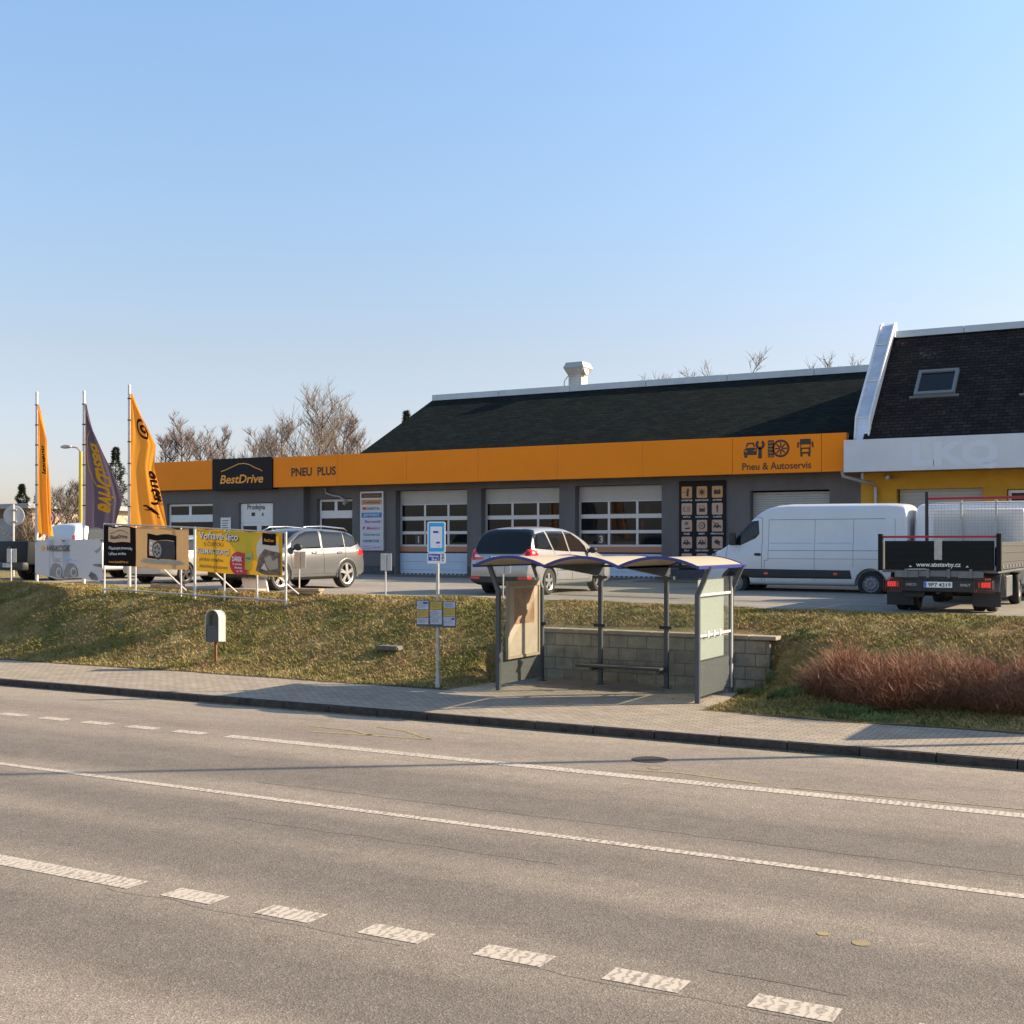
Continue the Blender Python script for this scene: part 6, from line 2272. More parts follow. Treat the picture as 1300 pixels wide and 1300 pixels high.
fs += [(0, 2 * n_, 3 * n_, n_), (n_ - 1, 2 * n_ - 1, 4 * n_ - 1, 3 * n_ - 1)]
mb.add(vs, fs)
mb.add([(0.201, y, z) for y, z in pts] + [(0.19, y, z) for y, z in pts], [tuple(range(n_)), tuple(range(2 * n_ - 1, n_ - 1, -1))])
vs = []
for y, z in pts:
    vs += [(0.185, y * 1.04, z + (0.012 if z > 0.9 else 0)), (0.22, y * 1.04, z + (0.012 if z > 0.9 else 0))]
mb.add(vs, [(2 * k, 2 * k + 2, 2 * k + 3, 2 * k + 1) for k in range(n_ - 1)])
obj('hood', mb, 'binwhite', Bn, smooth=True)
mb = MB()
mb.bbox(-0.235, -0.22, -0.150, 0.150, 0.46, 0.82, 0.004).bbox(-0.22, 0.16, -0.150, 0.150, 0.455, 0.47, 0.004)
mb.box(-0.22, 0.16, -0.152, -0.148, 0.47, 0.80).box(-0.22, 0.16, 0.148, 0.152, 0.47, 0.80)
mb.bbox(-0.25, -0.236, -0.12, 0.12, 0.76, 0.80, 0.003)
mb.add([(-0.24, -0.11, 0.50), (-0.24, 0.11, 0.50), (-0.24, 0.02, 0.74)], [(0, 1, 2)])
obj('bucket', mb, 'bingrey', Bn)

# ------------------------------------------------------------------ flags
def flag_mesh(name, L, prof, fold, lean, m, parent, nu=30, nv=70):
    # u: 0 at pole, 1 free edge; v: 0 top, 1 bottom. prof(v)->width ; returns mapping
    def fn(u, v, h=0.0):
        wv = prof(v)
        amp = fold * (0.25 + 0.75 * v) * (u ** 0.8)
        ph = 9.5 * u + 1.9 * math.sin(3.1 * v) + 1.2 * v
        x = 0.045 + u * wv + 0.018 * math.sin(ph * 1.7) * u
        y = lean * u * wv + amp * math.sin(ph) + amp * 0.4 * math.sin(2.3 * ph + 6 * v)
        z = -v * L - 0.10 * u * math.sin(PI * v) - (0.16 + 0.05 * math.sin(12 * u)) * u * v * v
        return (x, y - h, z)
    mb = MB()
    mb.grid(lambda a, b: fn(a, b), nu, nv)
    o = obj(name, mb, m, parent, smooth='all', fixn=False)
    return o, fn

def flag_text(body, fn, u0, v0, size, length, m, parent, mirror=False, shear=0.0, down=True):
    # lettering running down the flag; baseline across u
    vs, fs, wd = text2d(body, size, bold=0.03, shear=shear, align='LEFT', width=length)
    bm = bmesh.new()
    bv = [bm.verts.new((a, b, 0)) for a, b in vs]
    for f_ in fs:
        try:
            bm.faces.new([bv[i] for i in f_])
        except ValueError:
            pass
    bmesh.ops.triangulate(bm, faces=bm.faces[:])
    for _ in range(2):
        bmesh.ops.subdivide_edges(bm, edges=[e for e in bm.edges if e.calc_length() > 0.05], cuts=1, use_grid_fill=False)
        bmesh.ops.triangulate(bm, faces=bm.faces[:])
    mb = MB()
    for hh in (0.012,):
        bm.verts.index_update()
        mb.add([fn(min(1, max(0, u0 + (v.co.y if mirror else -v.co.y))), v0 + v.co.x, hh) for v in bm.verts], [[v.index for v in f_.verts] for f_ in bm.faces])
    bm.free()
    return obj('print', mb, m, parent, smooth='all', fixn=False)

def flagpole(x, y, ztop, label):
    z = zterr(x, y)
    t = thing('flag_on_pole', label, 'flag', (x, y, z), 0, 'advertising flags in a row on the bank')
    H_ = ztop - z
    mb = MB()
    mb.cyl((0, 0, -0.2), (0, 0, H_), 0.048, 0.036, n=16)
    mb.lathe([(0.0, H_ + 0.05), (0.03, H_ + 0.045), (0.042, H_ + 0.02), (0.04, H_ - 0.02)], (0, 0, 0), 'z', 16)
    obj('pole', mb, 'galvwhite', t, smooth=True)
    for k in range(7):
        pass
    mb = MB()
    for k in range(6):
        zz = H_ - 0.35 - k * (H_ - 2.0) / 6
        mb.cyl((0, 0, zz), (0, 0, zz + 0.03), 0.052, n=14)
    obj('flag_clip', mb, 'dark', t, smooth=True)
    return t, H_
ft, H_ = flagpole(-29.15, 24.25, 7.22, 'leftmost flag, narrow folded orange banner on a tall white pole')
sub_ = bpy.data.objects.new
def shift(fn, dz):
    return lambda u, v, h=0.0: (fn(u, v, h)[0], fn(u, v, h)[1], fn(u, v, h)[2] + dz)
def make_flag(t, H_, name, L, prof, fold, lean, m, nu=30, nv=70, dz=0.35):
    o, fn = flag_mesh(name, L, prof, fold, lean, m, t, nu, nv)
    o.data.transform(Matrix.Translation((0, 0, H_ - dz)))
    return o, shift(fn, H_ - dz)
fl, fn = make_flag(ft, H_, 'flag', 3.65, lambda v: 0.02 + 0.28 * min(1, v / 0.25) + 0.28 * max(0, v - 0.25), 0.10, 0.30, 'flagorange')
flag_text('tinental', fn, 0.55, 0.30, 0.20, 0.22, 'flagprint', fl, False)
ft, H_ = flagpole(-27.30, 24.32, 7.15, 'middle flag, dark purple banner with orange lettering on a white pole')
def prof2(v):
    return lerp(0.02, 1.02, sm(v / 0.75) * 0.55 + (v / 0.75) * 0.45) if v < 0.75 else lerp(1.02, 0.86, (v - 0.75) / 0.25)
fl, fn = make_flag(ft, H_, 'flag', 3.40, prof2, 0.085, 0.42, 'flagpurple')
flag_text('BestDrive', fn, 0.40, 0.30, 0.60, 0.56, 'flagprinto', fl, True, 0.2)
mb = MB()
vs = []
arc = [(0.50, 0.20), (0.25, 0.26), (0.12, 0.33), (0.10, 0.42), (0.14, 0.52), (0.24, 0.60), (0.36, 0.66)]
for k in range(25):
    q = k / 24 * (len(arc) - 1)
    i = min(int(q), len(arc) - 2)
    u = lerp(arc[i][0], arc[i + 1][0], q - i)
    v = lerp(arc[i][1], arc[i + 1][1], q - i)
    vs += [fn(u, v, 0.012), fn(u + 0.035, v + 0.004, 0.012)]
mb.add(vs, [(2 * i, 2 * i + 1, 2 * i + 3, 2 * i + 2) for i in range(24)])
obj('print', mb, 'flagprinto', fl, smooth='all', fixn=False)
ft, H_ = flagpole(-25.62, 24.40, 7.22, 'rightmost flag, wide orange banner with dark horse emblem on a white pole')
def prof3(v):
    return lerp(0.02, 0.72, v / 0.36) if v < 0.36 else (lerp(0.72, 0.66, (v - 0.36) / 0.16) if v < 0.52 else lerp(0.66, 1.12, (v - 0.52) / 0.48))
fl, fn = make_flag(ft, H_, 'flag', 3.72, prof3, 0.10, 0.38, 'flagorange', dz=0.2)
flag_text('ental', fn, 0.98, 0.54, 0.56, 0.25, 'flagprint', fl, False)
mb = MB()
def ringf(u0, v0, r0, r1, a0=0, a1=360, n=26):
    vs = []
    for i in range(n + 1):
        a = R(lerp(a0, a1, i / n))
        vs += [fn(u0 + r0 * math.cos(a), v0 + r0 * math.sin(a) * 0.26, 0.014), fn(u0 + r1 * math.cos(a), v0 + r1 * math.sin(a) * 0.26, 0.014)]
    mb.add(vs, [(2 * i, 2 * i + 1, 2 * i + 3, 2 * i + 2) for i in range(n)])
ringf(0.66, 0.25, 0.21, 0.28)
ringf(0.66, 0.25, 0.05, 0.12, 0, 300)
# small rearing horse
def spot(pts_, w_):
    vs = []
    for i, p in enumerate(pts_):
        a = Vector(pts_[min(i + 1, len(pts_) - 1)]) - Vector(pts_[max(i - 1, 0)])
        a.normalize()
        ww = w_[i] if isinstance(w_, list) else w_
        vs += [fn(p[0] - a.y * ww, p[1] + a.x * ww * 0.28, 0.014), fn(p[0] + a.y * ww, p[1] - a.x * ww * 0.28, 0.014)]
    mb.add(vs, [(2 * i, 2 * i + 1, 2 * i + 3, 2 * i + 2) for i in range(len(pts_) - 1)])
spot([(0.50, 0.825), (0.58, 0.83), (0.66, 0.84), (0.74, 0.855)], [0.035, 0.06, 0.05, 0.03])
spot([(0.50, 0.825), (0.46, 0.812), (0.40, 0.815)], [0.04, 0.025, 0.02])
spot([(0.54, 0.835), (0.46, 0.845), (0.42, 0.84)], 0.013)
spot([(0.72, 0.85), (0.70, 0.875), (0.76, 0.885)], 0.014)
spot([(0.74, 0.855), (0.80, 0.862), (0.82, 0.85)], 0.010)
obj('print', mb, 'flagprint', fl, smooth='all', fixn=False)

# ------------------------------------------------------------------ banners
def sag_sheet(p0, p1, z0, z1, dz0, dz1, sagt=0.03, sagb=0.02, wr=0.025, seed=0.0):
    # sheet between two uprights; returns mapping u,v(0 bottom..1 top)
    p0, p1 = Vector(p0), Vector(p1)
    d_ = (p1 - p0)
    nrm = Vector((d_.y, -d_.x)).normalized()
    def fn(u, v, h=0.0):
        b = lerp(z0, dz0, u) + sagb * math.sin(PI * 3 * u + seed) * (1 - v)
        t = lerp(z1, dz1, u) - sagt * (1 - abs(math.cos(PI * 4 * u))) * 1.0
        z = lerp(b, t, v)
        off = wr * (noise.noise(Vector((u * 5 + seed, v * 1.6, seed))) + 0.6 * noise.noise(Vector((u * 13 - v * 5, v * 3, seed + 4))))
        q = p0 + d_ * u + nrm * (off + h)
        return (q.x, q.y, z)
    return fn
def sheet_patch(mb, fn, u0, u1, v0, v1, h, m=0, n=10, nv=8):
    mb.grid(lambda a, b: fn(lerp(u0, u1, a), lerp(v0, v1, b), h), n, nv, m)
def sheet_poly(mb, fn, poly, h, m=0):
    bm = bmesh.new()
    f_ = bm.faces.new([bm.verts.new((a, b, 0)) for a, b in poly])
    bmesh.ops.triangulate(bm, faces=bm.faces[:])
    for _ in range(4):
        bmesh.ops.subdivide_edges(bm, edges=[e for e in bm.edges if e.calc_length() > 0.06], cuts=1)
        bmesh.ops.triangulate(bm, faces=bm.faces[:])
    bm.verts.index_update()
    mb.add([fn(v.co.x, v.co.y, h) for v in bm.verts], [[v.index for v in f2.verts] for f2 in bm.faces], m)
    bm.free()
def sheet_text(mb, fn, body, u0, v0, su, sv, h, m=0, **kw):
    # su: width in u ; sv: text height in v
    vs, fs, wd = text2d(body, sv, align='LEFT', width=su, **kw)
    mb.add([fn(u0 + a, v0 + b, h) for a, b in vs], fs, m)

# white banner tied between the flagpoles
Wb = thing('white_banner', 'white tyre banner with two black tyres tied between the flagpoles', 'banner', (-28.0, 24.1, 1.7))
OFF[Wb.name] = Vector((-28.0, 24.1, 1.7))
fn = sag_sheet((-29.12, 24.17), (-24.50, 22.42), 1.98, 3.00, 1.98 - 0.05, 3.02, 0.012, 0.03, 0.022, 1.3)
mb = MB()
mb.grid(lambda a, b: fn(a, b), 50, 14)
sh_ = obj('banner_sheet', mb, 'bannerwhite', Wb, True, smooth='all', fixn=False)
mb = MB()
sheet_text(mb, fn, 'HANKOOK', 0.20, 0.70, 0.36, 0.22, 0.030, 0, bold=0.03, shear=0.15)
sheet_poly(mb, fn, [(0.09, 0.78), (0.13, 0.86), (0.16, 0.80), (0.20, 0.78), (0.16, 0.76), (0.13, 0.70)], 0.012, 1)
for k in range(3):
    sheet_patch(mb, fn, 0.29, 0.42 - 0.02 * (k % 2), 0.50 - k * 0.035, 0.515 - k * 0.035, 0.012, 3, 4, 1)
sheet_patch(mb, fn, 0.48, 0.58, 0.47, 0.50, 0.012, 2, 4, 1)
sheet_patch(mb, fn, 0.54, 0.66, 0.455, 0.465, 0.012, 2, 4, 1)
for cx in (0.32, 0.545):
    sheet_poly(mb, fn, [(cx - 0.09, 0.05), (cx - 0.07, 0.22), (cx - 0.04, 0.36), (cx + 0.02, 0.40), (cx + 0.08, 0.36), (cx + 0.12, 0.24), (cx + 0.12, 0.05), (cx + 0.06, 0.02)], 0.012, 3)
    sheet_poly(mb, fn, [(cx + 0.07 + 0.045 * math.cos(R(a)), 0.16 + 0.13 * math.sin(R(a))) for a in range(0, 360, 24)], 0.018, 4)
    sheet_poly(mb, fn, [(cx + 0.07 + 0.025 * math.cos(R(a)), 0.16 + 0.08 * math.sin(R(a))) for a in range(0, 360, 30)], 0.024, 3)
sheet_poly(mb, fn, [(0.82, 0.10), (0.86, 0.22), (0.92, 0.16), (0.95, 0.04), (0.86, 0.02)], 0.012, 5)
sheet_poly(mb, fn, [(0.89, 0.72), (0.94, 0.76), (0.97, 0.82), (0.985, 0.78), (0.95, 0.70), (0.92, 0.66)], 0.012, 3)
sheet_poly(mb, fn, [(0.88, 0.40), (0.99, 0.42), (0.99, 0.34), (0.89, 0.36)], 0.012, 5)
obj('print', mb, ['textblack', 'textorange', 'signblue', 'steelrim', 'galv', 'shelterframe'], sh_, True, smooth='all', fixn=False)
mb = MB()
for u in (0.0, 0.46, 1.0):
    for v in (0.03, 0.97):
        p = fn(u, v)
        mb.bbox(p[0] - 0.07, p[0] + 0.07, p[1] - 0.02, p[1] + 0.10, p[2] - 0.012, p[2] + 0.012, 0.004)
obj('tie', mb, 'dark', Wb, True)

# steel frame with two banners
P0, P1, P2_ = Vector((-24.35, 22.35)), Vector((-21.55, 22.65)), Vector((-18.98, 23.00))
Fr = thing('banner_frame', 'white tubular steel frame standing on the bank that carries two banners', 'frame', (-21.6, 22.6, 1.6))
def fr_z(p):
    return {0: (1.66, 3.42), 1: (1.57, 3.30), 2: (1.48, 3.17)}[p]
mb = MB()
pts_top = [(P0.x, P0.y, 3.40), (P1.x, P1.y, 3.29), (P2_.x, P2_.y, 3.16)]
pts_bot = [(P_.x, P_.y, zterr(P_.x, P_.y) + 0.11) for P_ in (P0, P1, P2_)]
mb.tube(pts_top, 0.020)
mb.tube(pts_bot, 0.020)
obj('rail', mb, 'galv', Fr, True, smooth=True)
for i, (P_, r_) in enumerate(((P0, 0.026), (P1, 0.032), (P2_, 0.030))):
    mb = MB()
    zt_ = zterr(P_.x, P_.y)
    mb.cyl((P_.x, P_.y, zt_ - 0.1), (P_.x, P_.y, pts_top[i][2] + (0.02)), r_, n=14)
    obj('post', mb, 'galvwhite', Fr, True, smooth=True)
def on(t):
    return P0 + (P1 - P0) * (t * 2) if t < 0.5 else P1 + (P2_ - P1) * (t * 2 - 1)
for t in (0.17, 0.42, 0.66, 0.84):
    q = on(t)
    mb = MB()
    zt_ = zterr(q.x, q.y)
    zrt = lerp(3.40, 3.16, t)
    mb.cyl((q.x, q.y + 0.04, zt_ - (0.1 if t != 0.42 else 0)), (q.x, q.y + 0.04, zrt), 0.022, n=12)
    obj('upright', mb, 'galvwhite', Fr, True, smooth=True)
for t in (0.28, 0.56, 0.90):
    q = on(t)
    q2 = on(t + 0.09)
    mb = MB()
    mb.cyl((q.x, q.y + 0.06, lerp(3.40, 3.16, t) - 0.9), (q2.x, q2.y + 0.55, zlot(q2.x, q2.y) + 0.03), 0.020, n=12)
    obj('brace', mb, 'galvwhite', Fr, True, smooth=True)

fn = sag_sheet((P0.x + 0.04, P0.y - 0.045), (P1.x - 0.14, P1.y - 0.06), 2.35, 3.38, 2.24, 3.27, 0.05, 0.012, 0.018, 4.2)
Bt = thing('black_tan_banner', 'black and tan tyre shop banner with a tyre picture hung on the frame', 'banner', (P0.x, P0.y, 2.4))
mb = MB()
mb.grid(lambda a, b: fn(a, b), 48, 14)
sh_ = obj('banner_sheet', mb, 'bannertan', Bt, True, smooth='all', fixn=False)
mb = MB()
sheet_patch(mb, fn, 0.0, 0.385, 0.0, 1.0, 0.008, 0, 16, 8)
sheet_patch(mb, fn, 0.06, 0.32, 0.60, 0.97, 0.014, 1, 8, 4)
sheet_text(mb, fn, 'BestDrive', 0.09, 0.69, 0.20, 0.13, 0.038, 2, bold=0.02, shear=0.2)
vs = []
for k in range(9):
    a = k / 8
    p = (0.08 + 0.22 * a, 0.80 + 0.10 * math.sin(PI * a) * 0.8)
    vs += [fn(p[0], p[1], 0.02), fn(p[0], p[1] + 0.014, 0.02)]
mb.add(vs, [(2 * i, 2 * i + 1, 2 * i + 3, 2 * i + 2) for i in range(8)], 2)
sheet_text(mb, fn, 'Objednejte pneumatiky', 0.07, 0.42, 0.28, 0.10, 0.032, 3, bold=0.01)
sheet_text(mb, fn, 'i přímo on-line', 0.07, 0.28, 0.20, 0.10, 0.032, 3, bold=0.01)
sheet_text(mb, fn, 'www.bestdrive.cz', 0.07, 0.08, 0.23, 0.09, 0.032, 4, bold=0.01)
sheet_patch(mb, fn, 0.52, 0.86, 0.24, 0.84, 0.008, 0, 12, 8)
sheet_patch(mb, fn, 0.545, 0.835, 0.30, 0.70, 0.014, 1, 10, 6)
sheet_poly(mb, fn, [(0.44, 0.14), (0.48, 0.22), (0.90, 0.22), (0.96, 0.14), (0.90, 0.11), (0.50, 0.11)], 0.014, 5)
def ell(cx, cz, a_, b_, n=22):
    return [(cx + a_ * math.cos(2 * PI * i / n), cz + b_ * math.sin(2 * PI * i / n)) for i in range(n)]
sheet_poly(mb, fn, [(0.64, 0.24), (0.84, 0.24), (0.85, 0.40), (0.84, 0.68), (0.66, 0.69)], 0.020, 6)
sheet_poly(mb, fn, ell(0.655, 0.46, 0.07, 0.235), 0.026, 6)
sheet_poly(mb, fn, ell(0.645, 0.46, 0.048, 0.18), 0.032, 5)
for k in range(6):
    a = k * PI / 3 + 0.4
    sheet_poly(mb, fn, ell(0.645 + 0.025 * math.cos(a), 0.46 + 0.10 * math.sin(a), 0.010, 0.035, 8), 0.038, 6)
for k in range(3):
    sheet_patch(mb, fn, 0.555, 0.585, 0.34 + k * 0.12, 0.40 + k * 0.12, 0.020, 3, 2, 2)
obj('print', mb, ['bannerblack', mat('print_peach', (0.72, 0.46, 0.26), 0.7), 'textblack', 'textwhite', 'textorange', 'posterpale', mat('print_dark_grey', (0.05, 0.045, 0.042), 0.7)], sh_, True, smooth='all', fixn=False)

fn = sag_sheet((P1.x + 0.10, P1.y - 0.055), (P2_.x - 0.05, P2_.y - 0.06), 2.22, 3.27, 2.10, 3.14, 0.02, 0.008, 0.014, 7.7)
By = thing('yellow_banner', 'bright yellow summer air conditioning banner hung on the frame', 'banner', (P1.x, P1.y, 2.2))
mb = MB()
mb.grid(lambda a, b: fn(a, b), 48, 14)
sh_ = obj('banner_sheet', mb, 'banneryellow', By, True, smooth='all', fixn=False)
mb = MB()
sheet_poly(mb, fn, [(0.30, 0.99), (0.45, 0.55), (0.55, 0.3), (0.70, 0.35), (0.72, 0.99)], 0.006, 9)
sheet_text(mb, fn, 'Voňavé léto', 0.046, 0.760, 0.46, 0.225, 0.032, 1, bold=0.02)
sheet_text(mb, fn, 'Voňavé léto', 0.040, 0.775, 0.46, 0.235, 0.038, 0, bold=0.012)
sheet_text(mb, fn, 'S ČISTOU', 0.10, 0.615, 0.23, 0.125, 0.032, 2, bold=0.012)
sheet_text(mb, fn, 'KLIMATIZACÍ', 0.028, 0.42, 0.375, 0.170, 0.032, 1, bold=0.02)
sheet_text(mb, fn, 'KLIMATIZACÍ', 0.024, 0.43, 0.375, 0.175, 0.038, 0, bold=0.012)
sheet_text(mb, fn, 'plnění chladiva', 0.05, 0.26, 0.28, 0.115, 0.032, 2, bold=0.01)
sheet_text(mb, fn, 'dezinfekce ozónem', 0.05, 0.10, 0.33, 0.115, 0.032, 2, bold=0.01)
for v in (0.28, 0.12):
    sheet_poly(mb, fn, ell(0.032, v + 0.03, 0.008, 0.02, 8), 0.014, 0)
sheet_poly(mb, fn, ell(0.80, 0.62, 0.145, 0.40), 0.008, 3)
sheet_poly(mb, fn, ell(0.835, 0.58, 0.13, 0.38), 0.012, 4)
sheet_patch(mb, fn, 0.775, 0.93, 0.72, 0.99, 0.018, 5, 6, 4)
sheet_text(mb, fn, 'BestDrive', 0.80, 0.80, 0.11, 0.10, 0.042, 6, bold=0.02, shear=0.2)
sheet_poly(mb, fn, [(0.70, 0.10), (0.74, 0.45), (0.80, 0.62), (0.98, 0.55), (0.985, 0.04), (0.80, 0.02)], 0.018, 7)
sheet_poly(mb, fn, [(0.80, 0.40), (0.86, 0.50), (0.90, 0.36), (0.95, 0.44), (0.96, 0.20), (0.86, 0.14), (0.82, 0.26)], 0.024, 8)
sheet_poly(mb, fn, [(0.76, 0.16), (0.80, 0.30), (0.84, 0.12)], 0.024, 4)
sheet_poly(mb, fn, ell(0.50, 0.25, 0.10, 0.27), 0.016, 10)
sheet_poly(mb, fn, [(0.50, 0.0), (0.60, 0.0), (0.62, 0.50), (0.50, 0.50)], 0.018, 10)
sheet_text(mb, fn, 'DÁREK', 0.435, 0.30, 0.115, 0.15, 0.042, 0, bold=0.03)
for k in range(3):
    sheet_text(mb, fn, ['K servisu', 'klimatizace', 'za 1 Kč'][k], 0.445 + 0.02 * k, 0.21 - k * 0.08, 0.10 - 0.015 * k, 0.07, 0.042, 0, bold=0.02)
sheet_poly(mb, fn, [(0.575, 0.12), (0.655, 0.10), (0.665, 0.56), (0.58, 0.54)], 0.022, 9)
sheet_patch(mb, fn, 0.59, 0.65, 0.32, 0.50, 0.027, 11, 3, 3)
sheet_text(mb, fn, 'Fresh', 0.595, 0.36, 0.05, 0.08, 0.050, 2, bold=0.02)
obj('print', mb, ['textwhite', 'textblack', mat('print_brown', (0.10, 0.07, 0.02), 0.7), mat('print_yellow_ring', (0.85, 0.45, 0.02), 0.7), mat('print_pale', (0.70, 0.62, 0.50), 0.7), 'bannerblack', 'textorange',
                   mat('print_engine', (0.07, 0.05, 0.035), 0.7, col2=(0.30, 0.20, 0.12), vscale=14), mat('print_engine2', (0.45, 0.36, 0.26), 0.7), 'banneryel2', mat('print_red', (0.60, 0.03, 0.05), 0.6), mat('print_green', (0.35, 0.5, 0.2), 0.6)], sh_, True, smooth='all', fixn=False)

# small blank parking signs
def small_sign(x, y, wd, label, face=0.0):
    z = zterr(x, y)
    t = thing('small_sign', label, 'sign', (x, y, z), face, 'small blank-backed parking signs along the car park edge')
    mb = MB()
    mb.cyl((0, 0, -0.1), (random.uniform(-0.02, 0.02), 0, 1.02), 0.018, n=12)
    obj('post', mb, 'galvwhite', t, smooth=True)
    mb = MB()
    mb.bbox(-wd / 2, wd / 2, 0.021, 0.030, 0.62, 1.03, 0.003)
    obj('plate', mb, 'signback', t)
small_sign(-31.05, 24.9, 0.30, 'small grey sign plate on a post beside the dark pickup bed', R(25))
small_sign(-19.3, 23.9, 0.36, 'small grey sign plate on a post in front of the grey sport utility car')
small_sign(-17.0, 24.3, 0.32, 'small grey sign plate on a post between the grey car and the bus stop sign')
small_sign(-13.9, 24.55, 0.38, 'small grey sign plate on a post at the tail of the people carrier')

# boards and timber lying near the frame
def junk(name, label, cat, x, y, fnb, m):
    z = zterr(x, y) if y < y_lot(x) else zlot(x, y)
    mb = MB()
    fnb(mb)
    o = obj(name, mb, m)
    o.location = (x, y, z)
    return tag(o, label, cat)
junk('white_board', 'pale square board propped upright behind the yellow banner frame', 'board', -21.05, 24.35, lambda mb: mb.prism([(-0.33, 0), (0.33, 0), (0.33, 0.55), (-0.33, 0.60)], lambda u, v, h: (u * 0.95 - 0.25 * v, h + 0.3 * u, v), -0.02, 0.02), 'white')
junk('flat_panel', 'pale flat panel lying on the ground under the yellow banner', 'board', -21.0, 23.75, lambda mb: mb.bbox(-0.62, 0.62, -0.2, 0.2, 0.0, 0.08, 0.01), 'posterpale')
o_ = junk('timber_block', 'brown timber block lying under the tan banner', 'timber', -23.4, 23.6, lambda mb: mb.bbox(-0.5, 0.5, -0.12, 0.12, 0.0, 0.15, 0.01).bbox(0.05, 0.62, -0.3, -0.125, 0, 0.12, 0.01), 'plank')
o_ = junk('timber_plank', 'stack of short planks lying beside the right end of the banner frame', 'timber', -19.05, 23.85, lambda mb: mb.bbox(-0.4, 0.4, -0.12, 0.12, 0.0, 0.07, 0.01).bbox(-0.3, 0.5, -0.14, 0.08, 0.071, 0.14, 0.01), 'plank')
# slab in the grass
def slab(mb):
    bm = bmesh.new()
    bmesh.ops.create_cube(bm, size=1)
    for v in bm.verts:
        v.co = Vector((v.co.x * 0.55 * (1.1 if v.co.z < 0 else 1), v.co.y * 0.4, v.co.z * 0.10 + 0.02))
    bmesh.ops.bevel(bm, geom=bm.edges[:], offset=0.025, segments=2, affect='EDGES')
    mb.frombm(bm)
junk('stone_slab', 'small grey stone slab half sunk in the grass left of the bus stop sign', 'stone', -14.95, 21.6, slab, 'stone')
for lx, ly in ():
    pass
def scrap(x, y, label, s):
    mb = MB()
    mb.grid(lambda a, b: ((a - 0.5) * s, (b - 0.5) * s * 0.7, 0.03 + 0.02 * math.sin(7 * a) * math.cos(5 * b)), 6, 5)
    o = obj('paper_litter', mb, 'litter')
    o.location = (x, y, zterr(x, y) + 0.01)
    tag(o, label, 'litter')
scrap(-4.35, 20.2, 'scrap of white paper lying under the red brown shrubs', 0.16)
scrap(-12.95, 20.15, 'tiny white scrap lying in the grass at the foot of the bus stop sign', 0.05)

# ------------------------------------------------------------------ trees and shrubs
def bare_tree(name, label, x, y, z0, h, spread, m, seed, group=None, thin=0.012, levels=4, upright=0.6):
    rnd = random.Random(seed)
    tr = MB()
    cr = MB()
    def limb(mb, p, d_, L, r, n):
        pts = [p.copy()]
        q = p.copy()
        dd = d_.copy()
        for i in range(n):
            dd = (dd + Vector((rnd.uniform(-1, 1), rnd.uniform(-1, 1), rnd.uniform(-0.3, 0.9))) * 0.13).normalized()
            q = q + dd * L / n
            pts.append(q.copy())
        return pts, dd
    def tri(mb, p, q, r0, r1):
        a = (q - p).normalized()
        u = a.orthogonal().normalized()
        w_ = a.cross(u)
        vs = [p + (u * math.cos(t) + w_ * math.sin(t)) * r0 for t in (0, 2.09, 4.19)] + [q + (u * math.cos(t) + w_ * math.sin(t)) * r1 for t in (0, 2.09, 4.19)]
        mb.add(vs, [(0, 1, 4, 3), (1, 2, 5, 4), (2, 0, 3, 5)])
    def grow(p, d_, L, r, lev):
        pts, dd = limb(cr, p, d_, L, r, 4 if lev < 3 else 3)
        k = len(pts)
        for i in range(k - 1):
            tri(cr, pts[i], pts[i + 1], lerp(r, r * 0.45, i / (k - 1)), lerp(r, r * 0.45, (i + 1) / (k - 1)))
        if lev >= levels:
            return
        nb = {1: 8, 2: 8, 3: 7}.get(lev, 4)
        for i in range(nb):
            t = rnd.uniform(0.25, 1.0)
            j = min(int(t * (k - 1)), k - 2)
            q = pts[j].lerp(pts[j + 1], t * (k - 1) - j)
            side = Vector((rnd.uniform(-1, 1), rnd.uniform(-1, 1), rnd.uniform(-0.1, 0.8))).normalized()
            nd = (dd * upright + side * 0.75 + Vector((0, 0, 0.15))).normalized()
            grow(q, nd, L * rnd.uniform(0.42, 0.62), max(thin, r * 0.45), lev + 1)
    base = Vector((0, 0, 0))
    tp = [Vector((0, 0, -0.3))]
    dd = Vector((rnd.uniform(-0.05, 0.05), rnd.uniform(-0.05, 0.05), 1))
    for i in range(8):
        dd = (dd + Vector((rnd.uniform(-1, 1), rnd.uniform(-1, 1), 0)) * 0.07).normalized()
        tp.append(tp[-1] + dd * h * 0.95 / 8)
    R0 = 0.02 * h
    tr.tube(tp, [lerp(R0, R0 * 0.15, (i / 8) ** 0.8) for i in range(9)], 7)
    nl = 32
    for i in range(nl):
        t = rnd.uniform(0.22, 0.98)
        j = min(int(t * 8), 7)
        q = tp[j].lerp(tp[j + 1], t * 8 - j)
        a = rnd.uniform(0, 2 * PI)
        up = lerp(0.55, 1.1, t)
        nd = Vector((math.cos(a), math.sin(a), up)).normalized()
        L = spread * lerp(1.0, 0.35, max(0, (t - 0.3) / 0.7)) * rnd.uniform(0.7, 1.1)
        grow(q, nd, L, R0 * 0.32 * lerp(1, 0.5, t), 2)
    t_ = thing(name, label, 'tree', (x, y, z0), 0, group)
    obj('trunk', tr, m, t_, smooth='all', fixn=False)
    obj('crown', cr, m, t_, smooth=False, fixn=False)
    return t_

